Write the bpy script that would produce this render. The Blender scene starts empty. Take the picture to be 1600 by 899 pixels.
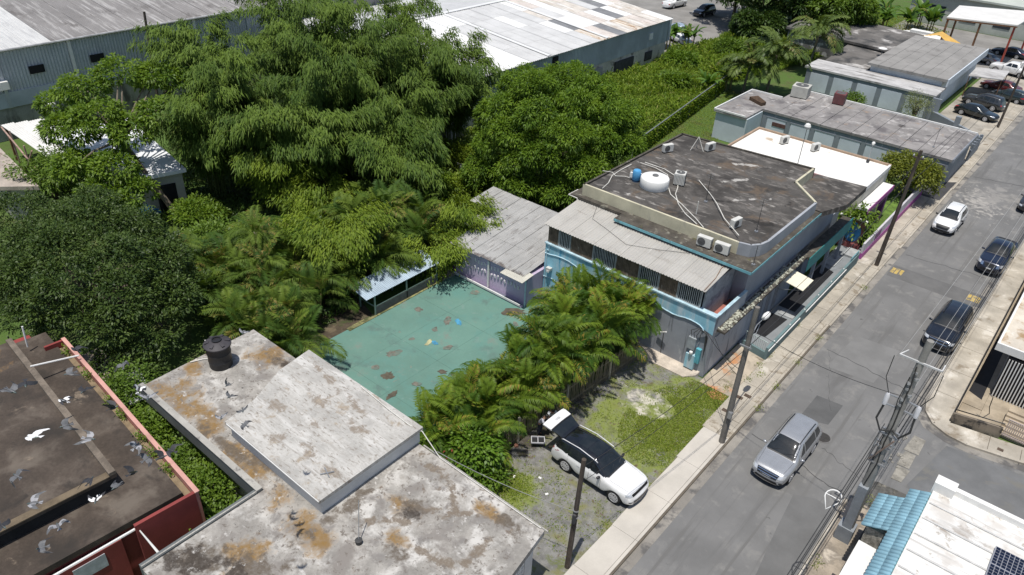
import bpy, bmesh, math, random
import numpy as np
from mathutils import Vector, Matrix, Euler
from mathutils.bvhtree import BVHTree
R = math.radians
scene = bpy.context.scene
C = scene.collection
# ---------------------------------------------------------------- camera, sky, sun, exposure
CAM_H = 28.4
cam_d = bpy.data.cameras.new('camera'); cam = bpy.data.objects.new('camera', cam_d); C.objects.link(cam)
cam_d.sensor_width = 36; cam_d.lens = 36*1183/1600; cam_d.clip_end = 2000; cam_d.clip_start = .1
_p, _r, _y = R(32.717), R(2.996), R(38.686)
_f = Vector((-math.sin(_y)*math.cos(_p), math.cos(_y)*math.cos(_p), -math.sin(_p)))
_rt = Vector((math.cos(_y), math.sin(_y), 0)); _up = _rt.cross(_f)
_r2 = math.cos(_r)*_rt + math.sin(_r)*_up; _u2 = -math.sin(_r)*_rt + math.cos(_r)*_up
cam.matrix_world = Matrix(((_r2.x,_u2.x,-_f.x,0),(_r2.y,_u2.y,-_f.y,0),(_r2.z,_u2.z,-_f.z,CAM_H),(0,0,0,1)))
scene.camera = cam
SUN = Vector((.06, -.22, 1)).normalized()
elev = math.asin(SUN.z); azim = math.atan2(SUN.x, SUN.y)
world = bpy.data.worlds.new('World'); scene.world = world; world.use_nodes = True
wn = world.node_tree.nodes; sky = wn.new('ShaderNodeTexSky'); sky.sky_type = 'NISHITA'; sky.sun_disc = False
sky.sun_elevation = elev; sky.sun_rotation = azim; sky.air_density = 1.0; sky.dust_density = 1.2
world.node_tree.links.new(sky.outputs[0], wn['Background'].inputs[0]); wn['Background'].inputs[1].default_value = .105
sl = bpy.data.lights.new('sun', 'SUN'); sl.energy = 4.3; sl.angle = R(.53); sl.color = (1, .96, .895)
sun = bpy.data.objects.new('sun', sl); C.objects.link(sun); sun.rotation_euler = SUN.to_track_quat('Z', 'Y').to_euler(); sun.location = (0, 0, 60)
vs = scene.view_settings; vs.view_transform = 'Standard'; vs.look = 'None'; vs.gamma = 1; vs.exposure = 0; vs.use_curve_mapping = False
scene.render.film_transparent = False
rng = random.Random(7); nr = np.random.default_rng(7)

# ---------------------------------------------------------------- objects
def wloc(o):
    v = Vector((0, 0, 0))
    while o: v += o.location; o = o.parent
    return v
def tag(o, label, cat=None, group=None, kind=None):
    if label: o['label'] = label
    if cat: o['category'] = cat
    if group: o['group'] = group
    if kind: o['kind'] = kind
    return o
def thing(name, label, cat, loc=(0, 0, 0), rz=0, group=None):
    o = bpy.data.objects.new(name, None); C.objects.link(o); o.location = loc; o.rotation_euler = (0, 0, rz)
    o.empty_display_size = .2
    return tag(o, label, cat, group)
def setting(name):
    o = bpy.data.objects.new(name, None); C.objects.link(o); o['kind'] = 'structure'; return o
def inst(me, name, parent, loc=(0, 0, 0), rot=(0, 0, 0), sc=(1, 1, 1)):
    o = bpy.data.objects.new(name, me); C.objects.link(o); o.parent = parent
    o.location = Vector(loc); o.rotation_euler = rot; o.scale = sc if not isinstance(sc, (int, float)) else (sc,)*3
    return o
ORD = ['first','second','third','fourth','fifth','sixth','seventh','eighth','ninth','tenth','eleventh','twelfth','thirteenth','fourteenth','fifteenth','sixteenth','seventeenth','eighteenth','nineteenth','twentieth']
class MB:
    def __init__(s): s.v = []; s.f = []
    def add(s, vs, fs):
        n = len(s.v); s.v += [tuple(v) for v in vs]; s.f += [tuple(i+n for i in f) for f in fs]; return s
    def box(s, x0, x1, y0, y1, z0, z1):
        return s.add([(x0,y0,z0),(x1,y0,z0),(x1,y1,z0),(x0,y1,z0),(x0,y0,z1),(x1,y0,z1),(x1,y1,z1),(x0,y1,z1)],
                     [(0,3,2,1),(4,5,6,7),(0,1,5,4),(1,2,6,5),(2,3,7,6),(3,0,4,7)])
    def obox(s, c, size, rot=(0,0,0)):
        m = Euler(rot).to_matrix(); h = [k/2 for k in size]; c = Vector(c)
        vs = [c + m @ Vector((a*h[0], b*h[1], d*h[2])) for d in (-1,1) for a, b in ((-1,-1),(1,-1),(1,1),(-1,1))]
        return s.add(vs, [(0,3,2,1),(4,5,6,7),(0,1,5,4),(1,2,6,5),(2,3,7,6),(3,0,4,7)])
    def prism(s, poly, z0, z1, holes=False):
        n = len(poly); a = sum(poly[i][0]*poly[(i+1)%n][1]-poly[(i+1)%n][0]*poly[i][1] for i in range(n))
        if a < 0: poly = poly[::-1]
        zz = lambda z, i: z[i] if isinstance(z, (list, tuple)) else z
        vs = [(p[0],p[1],zz(z0,i)) for i, p in enumerate(poly)] + [(p[0],p[1],zz(z1,i)) for i, p in enumerate(poly)]
        return s.add(vs, [tuple(range(n-1,-1,-1)), tuple(range(n,2*n))] + [(i,(i+1)%n,n+(i+1)%n,n+i) for i in range(n)])
    def beam(s, a, b, w, h):
        a, b = Vector(a), Vector(b); d = (b-a); L = d.length; q = d.to_track_quat('X', 'Z').to_matrix(); c = (a+b)/2
        vs = [c + q @ Vector((i*L/2, j*w/2, k*h/2)) for k in (-1,1) for i, j in ((-1,-1),(1,-1),(1,1),(-1,1))]
        return s.add(vs, [(0,3,2,1),(4,5,6,7),(0,1,5,4),(1,2,6,5),(2,3,7,6),(3,0,4,7)])
    def tube(s, pts, r, n=6, r1=None, cap=True):
        pts = [Vector(p) for p in pts]; m = len(pts); base = len(s.v); prev = None
        for i, p in enumerate(pts):
            t = (pts[min(i+1,m-1)] - pts[max(i-1,0)]).normalized()
            if prev is None: u = t.orthogonal().normalized()
            else: u = (prev - t*prev.dot(t)).normalized()
            prev = u; w = t.cross(u); rr = r[i] if isinstance(r, (list, tuple)) else (r if r1 is None else r + (r1-r)*i/(m-1))
            s.v += [tuple(p + rr*(math.cos(k*2*math.pi/n)*u + math.sin(k*2*math.pi/n)*w)) for k in range(n)]
        for i in range(m-1):
            for k in range(n):
                a = base+i*n+k; b = base+i*n+(k+1)%n; s.f.append((a, b, b+n, a+n))
        if cap: s.f.append(tuple(base+k for k in range(n-1,-1,-1))); s.f.append(tuple(base+(m-1)*n+k for k in range(n)))
        return s
    def lathe(s, prof, c=(0,0,0), n=20, axis='z', cap=True):
        base = len(s.v); m = len(prof)
        for r, z in prof:
            for k in range(n):
                a = 2*math.pi*k/n; p = (r*math.cos(a), r*math.sin(a), z)
                if axis == 'y': p = (p[0], p[2], p[1])
                if axis == 'x': p = (p[2], p[0], p[1])
                s.v.append((p[0]+c[0], p[1]+c[1], p[2]+c[2]))
        for i in range(m-1):
            for k in range(n):
                a = base+i*n+k; b = base+i*n+(k+1)%n; s.f.append((a, b, b+n, a+n))
        if cap: s.f.append(tuple(base+k for k in range(n-1,-1,-1))); s.f.append(tuple(base+(m-1)*n+k for k in range(n)))
        return s
    def mesh(s, name, mat=None, smooth=False, off=(0,0,0), fix=True):
        me = bpy.data.meshes.new(name); me.from_pydata([(v[0]-off[0], v[1]-off[1], v[2]-off[2]) for v in s.v], [], s.f)
        if fix:
            bm = bmesh.new(); bm.from_mesh(me); bmesh.ops.recalc_face_normals(bm, faces=bm.faces); bm.to_mesh(me); bm.free()
        if mat: me.materials.append(mat)
        if smooth: me.polygons.foreach_set('use_smooth', [True]*len(me.polygons)); 
        return me
    def build(s, name, mat, parent=None, smooth=False, at=None, bevel=0):
        off = wloc(parent) if parent else Vector((0,0,0))
        loc = Vector((0,0,0))
        if parent is None:
            if at is None:
                a = np.array(s.v); at = (float((a[:,0].min()+a[:,0].max())/2), float((a[:,1].min()+a[:,1].max())/2), float(a[:,2].min()))
            off = Vector(at); loc = Vector(at)
        me = s.mesh(name, mat, smooth, off)
        if smooth:
            try: me.set_sharp_from_angle(angle=R(40))
            except Exception: pass
        o = bpy.data.objects.new(name, me); C.objects.link(o); o.parent = parent; o.location = loc
        if bevel:
            b = o.modifiers.new('bevel', 'BEVEL'); b.width = bevel; b.segments = 1; b.limit_method = 'ANGLE'
        return o
def B(*a): return MB().box(*a)

# ---------------------------------------------------------------- materials
MATS = {}
class NT:
    def __init__(s, name, coord='pos'):
        s.m = bpy.data.materials.new(name); s.m.use_nodes = True; s.t = s.m.node_tree; s.n = s.t.nodes; s.l = s.t.links
        s.b = s.n['Principled BSDF']
        if coord == 'pos': s.co = s.n.new('ShaderNodeNewGeometry').outputs['Position']
        else: s.co = s.n.new('ShaderNodeTexCoord').outputs['Object']
    def noise(s, scale, detail=4, rough=.55, stretch=None, dist=0):
        co = s.co
        if stretch:
            mp = s.n.new('ShaderNodeMapping'); mp.inputs['Scale'].default_value = stretch; s.l.new(co, mp.inputs[0]); co = mp.outputs[0]
        t = s.n.new('ShaderNodeTexNoise'); t.inputs['Scale'].default_value = scale; t.inputs['Detail'].default_value = detail
        t.inputs['Roughness'].default_value = rough; t.inputs['Distortion'].default_value = dist; s.l.new(co, t.inputs['Vector']); return t.outputs['Fac']
    def math(s, op, a, b=None, c=None, clamp=False):
        t = s.n.new('ShaderNodeMath'); t.operation = op; t.use_clamp = clamp
        for i, x in enumerate((a, b, c)):
            if x is None: continue
            if isinstance(x, (int, float)): t.inputs[i].default_value = x
            else: s.l.new(x, t.inputs[i])
        return t.outputs[0]
    def step(s, x, lo, hi):
        t = s.n.new('ShaderNodeMapRange'); t.interpolation_type = 'SMOOTHSTEP'
        t.inputs['From Min'].default_value = lo; t.inputs['From Max'].default_value = hi; s.l.new(x, t.inputs['Value']); return t.outputs[0]
    def mix(s, f, a, b, mode='MIX'):
        t = s.n.new('ShaderNodeMix'); t.data_type = 'RGBA'; t.blend_type = mode
        if isinstance(f, (int, float)): t.inputs[0].default_value = f
        else: s.l.new(f, t.inputs[0])
        for i, x in ((6, a), (7, b)):
            if isinstance(x, (tuple, list)): t.inputs[i].default_value = (x[0], x[1], x[2], 1)
            else: s.l.new(x, t.inputs[i])
        return t.outputs[2]
    def blob(s, blobs):
        out = None
        for cx, cy, rx, ry, an in blobs:
            mp = s.n.new('ShaderNodeMapping'); mp.vector_type = 'TEXTURE'; mp.inputs['Location'].default_value = (cx, cy, 0)
            mp.inputs['Rotation'].default_value = (0, 0, R(an)); mp.inputs['Scale'].default_value = (rx, ry, 1e4); s.l.new(s.co, mp.inputs[0])
            ln = s.n.new('ShaderNodeVectorMath'); ln.operation = 'LENGTH'; s.l.new(mp.outputs[0], ln.inputs[0])
            v = s.math('SUBTRACT', 1, ln.outputs['Value']); out = v if out is None else s.math('MAXIMUM', out, v)
        return out
    def col(s, c): s.l.new(c, s.b.inputs['Base Color'])
    def bump(s, h, strength=.3, dist=.02):
        t = s.n.new('ShaderNodeBump'); t.inputs['Strength'].default_value = strength; t.inputs['Distance'].default_value = dist
        s.l.new(h, t.inputs['Height']); s.l.new(t.outputs[0], s.b.inputs['Normal'])
def mat(name, col, rough=.75, var=.25, scale=1.5, fine=.15, fscale=22, bump=.15, bdist=.02, metal=0, spec=.4, layers=(), coord='pos', coat=0, stretch=None):
    """weathered surface; layers = [(colour, noise scale, lo, hi, blobs or None, stretch)] are stains or painted shade with a shape of their own"""
    if name in MATS: return MATS[name]
    k = NT(name, coord); dark = tuple(c*(1-var) for c in col); lite = tuple(min(1, c*(1+var*.5)) for c in col)
    c = k.mix(k.step(k.noise(scale, 5, .6, stretch), .3, .7), dark, lite)
    if fine:
        f = k.noise(fscale, 3, .7); g = k.math('MULTIPLY_ADD', f, 2*fine, 1-fine)
        cmb = k.n.new('ShaderNodeCombineColor')
        for i in range(3): k.l.new(g, cmb.inputs[i])
        c = k.mix(1., c, cmb.outputs[0], 'MULTIPLY')
    for lay in layers:
        lc, ls, lo, hi = lay[:4]; bl = lay[4] if len(lay) > 4 else None; stc = lay[5] if len(lay) > 5 else None
        n = k.noise(ls, 5, .65, stc, .3)
        if bl:
            n = k.math('MULTIPLY_ADD', k.blob(bl), .5, k.math('MULTIPLY_ADD', n, 2.2, -.34)); f = k.math('MULTIPLY', k.step(n, lo-.06, hi+.16), k.math('MULTIPLY_ADD', k.noise(ls*5, 3, .7), .9, .42), clamp=True)
        else: f = k.step(n, lo-.065, hi-.03)
        c = k.mix(f, c, lc)
    k.col(c); k.b.inputs['Roughness'].default_value = rough; k.b.inputs['Metallic'].default_value = metal
    k.b.inputs['Specular IOR Level'].default_value = spec; k.b.inputs['Coat Weight'].default_value = coat
    if bump: k.bump(k.noise(fscale*1.3, 4, .7), bump, bdist)
    MATS[name] = k.m; return k.m
def paint(name, col, rough=.35, metal=0, coat=0, spec=.5):
    if name in MATS: return MATS[name]
    k = NT(name, 'obj'); k.b.inputs['Base Color'].default_value = (*col, 1); k.b.inputs['Metallic'].default_value = metal
    k.b.inputs['Coat Weight'].default_value = coat; k.b.inputs['Specular IOR Level'].default_value = spec; k.b.inputs['Coat Roughness'].default_value = .04
    n = k.noise(9, 4, .6); k.l.new(k.math('MULTIPLY_ADD', n, .14, rough-.07), k.b.inputs['Roughness'])
    c = k.mix(k.step(k.noise(2.3, 5, .6), .35, .75), col, tuple(x*.86+.012 for x in col)); k.col(c)
    MATS[name] = k.m; return k.m
def leafmat(name, c0, c1, c2=None, rough=.45, trans=.3, spec=.35, objrand=False):
    """leaf colour runs from c0 to c1 by a per-leaf value, with a share of c2 (dry or young leaves)"""
    if name in MATS: return MATS[name]
    k = NT(name, 'obj')
    if objrand:
        v = k.n.new('ShaderNodeObjectInfo').outputs['Random']
        at = k.n.new('ShaderNodeAttribute'); at.attribute_name = 'tint'; v2 = at.outputs['Fac']
        v = k.math('FRACT', k.math('ADD', v, k.math('MULTIPLY', v2, .22)))
    else:
        at = k.n.new('ShaderNodeAttribute'); at.attribute_name = 'tint'; v = at.outputs['Fac']
    c = k.mix(v, c0, c1)
    if c2: c = k.mix(k.step(v, .93, .985), c, c2)
    k.col(c); k.b.inputs['Roughness'].default_value = rough; k.b.inputs['Specular IOR Level'].default_value = spec
    tr = k.n.new('ShaderNodeBsdfTranslucent'); tc = k.mix(1., c, (1.25, 1.2, .55), 'MULTIPLY'); k.l.new(tc, tr.inputs[0])
    mx = k.n.new('ShaderNodeMixShader'); mx.inputs[0].default_value = trans
    k.l.new(k.b.outputs[0], mx.inputs[1]); k.l.new(tr.outputs[0], mx.inputs[2]); k.l.new(mx.outputs[0], k.n['Material Output'].inputs['Surface'])
    MATS[name] = k.m; return k.m
def corrug(w, length, pitch, amp, seg=4, trap=False):
    """one ribbed sheet: ribs along local Y, width along X, centred on x, from y=0 to length, top at z=0"""
    n = max(2, int(round(w/pitch))); xs = []
    for i in range(n*seg+1):
        ph = i/seg; f = ph % 1
        z = amp*.5*math.cos(2*math.pi*ph) if not trap else amp*(.5 if f < .3 or f > .9 else -.5)
        xs.append((-w/2 + w*i/(n*seg), z))
    vs = [(x, 0, z) for x, z in xs] + [(x, length, z) for x, z in xs]; m = len(xs)
    return vs, [(i, i+1, m+i+1, m+i) for i in range(m-1)]
# ================================================================ ground, roads, pavements
def sheet(name, poly, z, m, parent=None, kind='structure'):
    o = MB().add([(p[0], p[1], z) for p in poly], [tuple(range(len(poly)))]).build(name, m, parent)
    if parent is None and kind: o['kind'] = kind
    return o
soil = mat('soil_and_weeds', (.10, .115, .04), .95, .35, .6, .3, 14, .5, .05, layers=[((.075, .13, .025), .35, .40, .58), ((.14, .12, .07), .9, .68, .76)])
sheet('ground', [(-420, -200), (260, -200), (260, 620), (-420, 620)], -.03, soil)
asph = mat('asphalt', (.168, .166, .162), .9, .16, .35, .26, 40, .4, .012,
           layers=[((.205, .20, .19), .9, .58, .72), ((.135, .132, .127), 1.0, .60, .72, None, (2.6, .07, 1)), ((.10, .098, .095), 1.4, .70, .76), ((.125, .123, .12), .22, .62, .72, None, (3, .35, 1)), ((.36, .34, .31), 2.2, .98, 1.12, [(-6.6, 74.5, 2.4, 4.6, 20)]), ((.25, .24, .225), .9, .95, 1.15, [(-5.8, 77, 3, 5, 0)])])
sheet('road', [(-9.0, -60), (-2.95, -60), (-2.95, 33.4), (-2.3, 33.6), (-1.2, 33.5), (60, 33.9), (60, 41.6), (2.9, 40.0), (.6, 39.55), (-1.0, 39.75), (-1.9, 40.5), (-2.25, 41.9), (-2.15, 52), (-1.95, 64), (-1.7, 260), (-7.7, 260), (-8.7, 97), (-8.9, 70)], 0, asph)
patch_m = mat('new_asphalt', (.105, .105, .104), .9, .15, .8, .25, 70, .35, .01)
patch2_m = mat('worn_asphalt', (.140, .139, .136), .9, .14, .6, .2, 60, .3, .01)
road = bpy.data.objects['road']
def rpatch(poly, z, m): return sheet('asphalt_patch', poly, z, m, road)
rpatch([(-7.32, 35.72), (-7.30, 38.1), (-5.82, 38.25), (-5.86, 36.05), (-6.5, 35.8)], .004, patch_m)
rpatch([(-4.7, 20), (-4.62, 24.2), (-5.0, 27.2), (-5.25, 29.8), (-4.3, 30.3), (-3.4, 30.1), (-3.0, 27), (-3.0, 20)], .004, patch2_m)
rpatch([(-7.9, 41.2), (-7.7, 45.8), (-5.0, 46.1), (-5.2, 41.6)], .004, mat('pale_asphalt', (.185, .183, .178), .9, .14, .6, .2, 60, .3, .01))
rpatch([(-1.2, 34.2), (-.4, 38.9), (14, 40.6), (14, 34.3)], .004, mat('side_asphalt', (.150, .152, .153), .9, .2, .5, .2, 50, .3, .01, layers=[((.16, .155, .14), .8, .58, .7)]))
# tarred cracks across the road
crk = mat('crack_tar', (.06, .06, .06), .9, .1, 3, 0, 20, 0)
for (x0, y0, x1, y1, w) in ((-8.7, 32.5, -3.3, 31.5, .05), (-8.6, 43.0, -2.6, 42.2, .05), (-8.6, 59.6, -3, 60.3, .05), (-8.4, 80.5, -2.6, 82, .07), (-5.4, 34.0, -3.1, 33.2, .03), (-8.4, 42.9, -6.2, 37.2, .03)):
    mb = MB(); n = 14; L = []
    for i in range(n+1):
        t = i/n; L.append((x0+(x1-x0)*t+rng.uniform(-.07, .07), y0+(y1-y0)*t+rng.uniform(-.12, .12)))
    mb.add([(x, y-w*rng.uniform(.3, .7), .0065) for x, y in L] + [(x, y+w*rng.uniform(.3, .7), .0065) for x, y in L], [(i, i+1, n+2+i, n+1+i) for i in range(n)])
    mb.build('crack', crk, road)
rpatch([(-3.0, 31.2), (-.05, 30.6), (-.05, 33.7), (-1.2, 33.7), (-2.96, 33.5)], .003, mat('dirty_asphalt', (.13, .125, .115), .92, .3, .8, .3, 20, .4, .02, layers=[((.06, .058, .05), .8, .56, .68), ((.24, .22, .18), 1.2, .62, .72)]))
# speed bump with two yellow marks
hump_m = mat('hump_asphalt', (.135, .133, .13), .9, .15, .7, .2, 60, .3, .01)
mb = MB(); n = 10; prof = [(-1+2*i/n) for i in range(n+1)]
mb.add([(x, 56.3+p*1.0, .06*(1-p*p)+.002) for x in (-8.75, -2.3) for p in prof], [(i, i+1, n+2+i, n+1+i) for i in range(n)])
hump = mb.build('speed_hump', hump_m, road, True)
ylw = mat('yellow_road_paint', (.50, .36, .11), .7, .15, 3, .2, 30, .05, layers=[((.14, .14, .13), 3.5, .56, .66)])
def hz(y): p = (y-56.3); return .06*(1-p*p)+.006
for xa, xb in ((-8.72, -7.85), (-3.45, -2.55)):
    for j in range(3):
        u0 = xa + (xb-xa)*(j/3) + .02; u1 = u0 + (xb-xa)/3 - .06
        mb = MB(); ys = [55.85, 56.1, 56.3, 56.55, 56.8]
        mb.add([(u, y, hz(y)) for u in (u0, u1) for y in ys], [(i, i+1, 5+i+1, 5+i) for i in range(4)]); mb.build('yellow_mark', ylw, hump)
# manhole cover
iron = mat('cast_iron', (.07, .065, .06), .6, .2, 6, .2, 40, .2, metal=.4)
mc = thing('manhole_cover', 'round dark iron manhole cover in the road behind the silver car', 'manhole cover', (-5.7, 34.85, .004))
MB().lathe([(.46, .004), (.46, .014), (.40, .016), (.40, .010)], (-5.7, 34.85, .004), 24).build('rim', mat('manhole_ring', (.16, .155, .15), .8), mc)
MB().lathe([(.39, .004), (.39, .014), (.02, .016)], (-5.7, 34.85, .004), 24).build('lid', iron, mc)
for i in range(5):
    for j in range(5):
        x, y = (i-2)*.14, (j-2)*.14
        if x*x+y*y < .11: B(-5.7+x-.045, -5.7+x+.045, 34.85+y-.045, 34.85+y+.045, .018, .028).build('stud', iron, mc)
# --- left pavement: kerb, gutter, slabs
kerb_new = mat('pale_concrete', (.50, .465, .41), .9, .10, .7, .12, 30, .15, .01)
kerb_old = mat('old_pavement', (.41, .37, .305), .9, .25, .55, .22, 18, .3, .015, layers=[((.22, .18, .13), 1.1, .60, .72), ((.54, .50, .43), .7, .63, .74)])
gut = mat('gutter_concrete', (.27, .25, .22), .9, .25, .5, .2, 20, .2, .01, layers=[((.11, .105, .10), .8, .55, .66)])
joint_m = mat('joint_dirt', (.13, .11, .085), .95, .2, 3, .2, 30, .2)
pav = setting('pavement_left')
B(-10.83, -9.34, -20, 130, -.02, .095).build('bed', joint_m, pav)
sheet('gutter', [(-9.55, -20), (-8.93, -20), (-8.88, 40), (-8.86, 70), (-8.5, 97), (-8.2, 130), (-9.4, 130), (-9.4, 97), (-9.4, 70)], .009, gut, pav)
def inner(y): return -10.85 if y < 31 else (-11.02 if y < 56 else -10.95)
y = -20.0
while y < 126:
    L = 3.0 if y < 30 else (1.55 + rng.uniform(-.15, .25) if y < 92 else 4)
    xk = -9.44 if y < 45 else (-9.32 if y < 60 else (-9.2 if y < 75 else -9.1)); m = kerb_new if y < 30.2 else kerb_old
    xi = inner(y) if y > 30.2 else -10.86 + rng.uniform(-.05, .05); dz = rng.uniform(-.008, .008) if y > 30 else 0
    xm = -10.15+rng.uniform(-.03, .03)
    g = .012 if y < 30.2 else .022
    if y < 30.2:
        MB().prism([(xi, y+g/2), (xk-.17, y+g/2), (xk-.17, y+L-g/2), (xi+rng.uniform(-.06, .06), y+L-g/2)], .0, .12).build('paving_slab', m, pav, bevel=.008)
    else:
        B(xi, xm-g/2, y+g/2, y+L-g/2, 0, .12+dz).build('paving_slab', m, pav, bevel=.008)
        B(xm+g/2, xk-.17, y+g/2, y+L-g/2, 0, .12+dz+rng.uniform(-.01, .01)).build('paving_slab', m, pav, bevel=.008)
    B(xk-.158, xk, y+g/2, y+L-g/2, -.02, .125).build('kerb_stone', m, pav, bevel=.012)
    y += L
# rough apron between the pavement and the blue building, with clay stain
B(-12.95, -11.03, 34.3, 39.4, -.02, .10).build('concrete_apron', mat('apron_concrete', (.42, .36, .28), .92, .3, .8, .25, 16, .35, .02, layers=[((.48, .22, .09), .9, .85, 1.0, [(-12.3, 33.9, 1.2, 1.0, 30), (-12.4, 37.3, .5, 1.2, 0)]), ((.2, .17, .12), 1.4, .6, .7)]), pav)
MB().prism([(-12.2, 33.75), (-11.7, 33.45), (-11.15, 33.75), (-11.1, 34.2), (-11.9, 34.28)], .0, .085).build('clay_mound', mat('orange_clay', (.45, .22, .10), .95, .2, 2, .2, 20, .4), pav)
# meter lids set in the pavement
for x, y in ((-10.55, 34.6), (-10.25, 35.05), (-10.62, 33.0)):
    B(x-.2, x+.2, y-.13, y+.13, .118, .136).build('meter_lid', mat('meter_lid_iron', (.10, .07, .05), .7, .3, 5), pav)
# --- right pavement with rounded corner, kerb round the corner
pr = setting('pavement_right')
corner = [(-2.25, 60), (-2.4, 46), (-2.38, 42.2), (-2.1, 41.0), (-1.5, 40.15), (-.6, 39.7), (.4, 39.6), (2.0, 39.95), (3.4, 40.25), (16, 42.8)]
cor = [(-2.02, 90)] + corner
inn = [(16, 44.2), (2.8, 41.55), (-.75, 40.9), (-.68, 45), (-.45, 60), (-.3, 90)]
old2 = mat('right_pavement', (.43, .39, .325), .9, .25, .6, .22, 18, .3, .015, layers=[((.23, .19, .14), .8, .60, .72), ((.60, .56, .49), .6, .62, .72)])
MB().prism([(x+.14, y+.1 if y < 42 else y) for x, y in cor] + inn, -.02, .115).build('paving', old2, pr)
n = len(cor)
for i in range(n-1):
    (x0, y0), (x1, y1) = cor[i], cor[i+1]; L = math.hypot(x1-x0, y1-y0); m = max(1, int(L/1.6))
    for j in range(m):
        a = (x0+(x1-x0)*j/m, y0+(y1-y0)*j/m); b = (x0+(x1-x0)*(j+1)/m, y0+(y1-y0)*(j+1)/m)
        d = Vector((b[0]-a[0], b[1]-a[1], 0)); nn = Vector((-d.y, d.x, 0)).normalized()*.15; g = d.normalized()*.006
        MB().prism([(a[0]+g.x, a[1]+g.y), (b[0]-g.x, b[1]-g.y), (b[0]-g.x+nn.x, b[1]-g.y+nn.y), (a[0]+g.x+nn.x, a[1]+g.y+nn.y)], -.02, .127).build('kerb_stone', old2, pr)
for y in (43.4, 46.2, 49.3, 52.5, 56.1):
    B(-2.2, -.75, y-.015, y+.015, .1, .1165).build('joint', joint_m, pr)
for x in (1.35, 2.9, 4.5): MB().beam((x, 40.0, .117), (x-.1, 41.3, .117), .03, .004).build('joint', joint_m, pr)
gutr = sheet('gutter', [(-2.75, 60), (-2.85, 46), (-2.8, 42), (-2.5, 40.6), (-1.8, 39.6), (-.6, 39.15), (.6, 39.1), (3.6, 39.75), (16, 42.3), (16, 42.8), (3.4, 40.25), (2, 39.95), (.4, 39.6), (-.6, 39.7), (-1.5, 40.15), (-2.1, 41), (-2.38, 42.2), (-2.4, 46), (-2.25, 60)], .005, gut, pr)
B(1.75, 2.05, 40.35, 40.6, .114, .121).build('meter_lid', MATS['meter_lid_iron'], pr)
# broken concrete corner below the white house
pc = setting('pavement_corner')
MB().prism([(-3.05, -20), (-.1, -20), (-.1, 30.9), (-1.3, 31.6), (-2.0, 31.4), (-3.0, 31.5)], -.02, .10).build('paving', mat('corner_paving', (.33, .28, .22), .92, .3, .8, .25, 16, .3, .02, layers=[((.14, .12, .10), .9, .58, .7), ((.5, .44, .36), .9, .64, .74)]), pc)
B(-3.22, -3.07, -20, 31.3, -.02, .10).build('kerb_stone', old2, pc)
rub = mat('broken_concrete', (.28, .262, .225), .95, .35, 2, .3, 12, .5, .04)
for (ya, yb) in ((34.3, 35.5), (35.56, 36.9), (36.95, 38.5)):
    MB().prism([(-2.02+rng.uniform(-.1, .1), ya), (-1.4+rng.uniform(-.08, .08), ya+.06), (-1.36+rng.uniform(-.1, .1), yb), (-1.9+rng.uniform(-.1, .1), yb)], -.01, .03).build('broken_slab', rub, pc)
for i in range(22):
    a = rng.uniform(0, 6.28); x = -2.5 + rng.uniform(0, .9); y = 35.2 + rng.uniform(0, 3.6) - (x+2.6)*.3; r = rng.uniform(.05, .2)
    MB().prism([(x+r*math.cos(a+k*1.2)*rng.uniform(.7, 1), y+r*math.sin(a+k*1.2)*rng.uniform(.7, 1)) for k in range(5)], -.01, rng.uniform(.02, .06)).build('broken_slab', rub, pc)
# --- gravel lot
lot = mat('gravel_lot', (.225, .22, .205), .95, .3, 2.2, .55, 26, .9, .04,
          layers=[((.20, .195, .085), .8, .54, .72), ((.20, .24, .05), 1.1, .66, .92, [(-12.8, 29.3, 2.9, 4.6, 10), (-11.8, 33, 2.8, 2.2, 0), (-15.6, 20.6, 1.2, 1.0, 0), (-15, 28.2, 1.6, 2.0, 0)]),
                  ((.14, .16, .055), 1.7, .60, .72), ((.12, .085, .05), 2.1, .66, .74), ((.60, .56, .48), 1.5, .94, 1.16, [(-14.2, 30.6, 2.0, 1.5, 25), (-13.6, 29.6, 1.0, .5, 0)]), ((.06, .05, .04), 1.2, .86, 1.0, [(-17.2, 25, .9, 7, 0)])])  # last layer: shade of the palm hedge painted along the fence
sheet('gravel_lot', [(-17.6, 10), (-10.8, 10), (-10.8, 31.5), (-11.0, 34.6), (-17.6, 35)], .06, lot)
# pale concrete footing along the blue wall
MB().prism([(-17.3, 33.9), (-13.9, 34.0), (-13.4, 34.6), (-13.3, 34.93), (-17.6, 34.93)], 0, [.16, .12, .14, .3, .3]).build('footing', mat('footing_concrete', (.55, .48, .40), .95, .25, 1.5, .25, 14, .5, .05), bpy.data.objects['gravel_lot'])
sheet('bare_soil', [(-37.5, 17.2), (-31.85, 17.2), (-31.7, 25.6), (-33.6, 26.2), (-33.4, 32.8), (-37, 33)], .01, mat('leaf_litter_soil', (.075, .058, .038), .95, .4, 1.2, .4, 10, .6, .05, layers=[((.14, .11, .07), 1.6, .56, .68), ((.05, .07, .02), .8, .58, .7)]))
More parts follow.
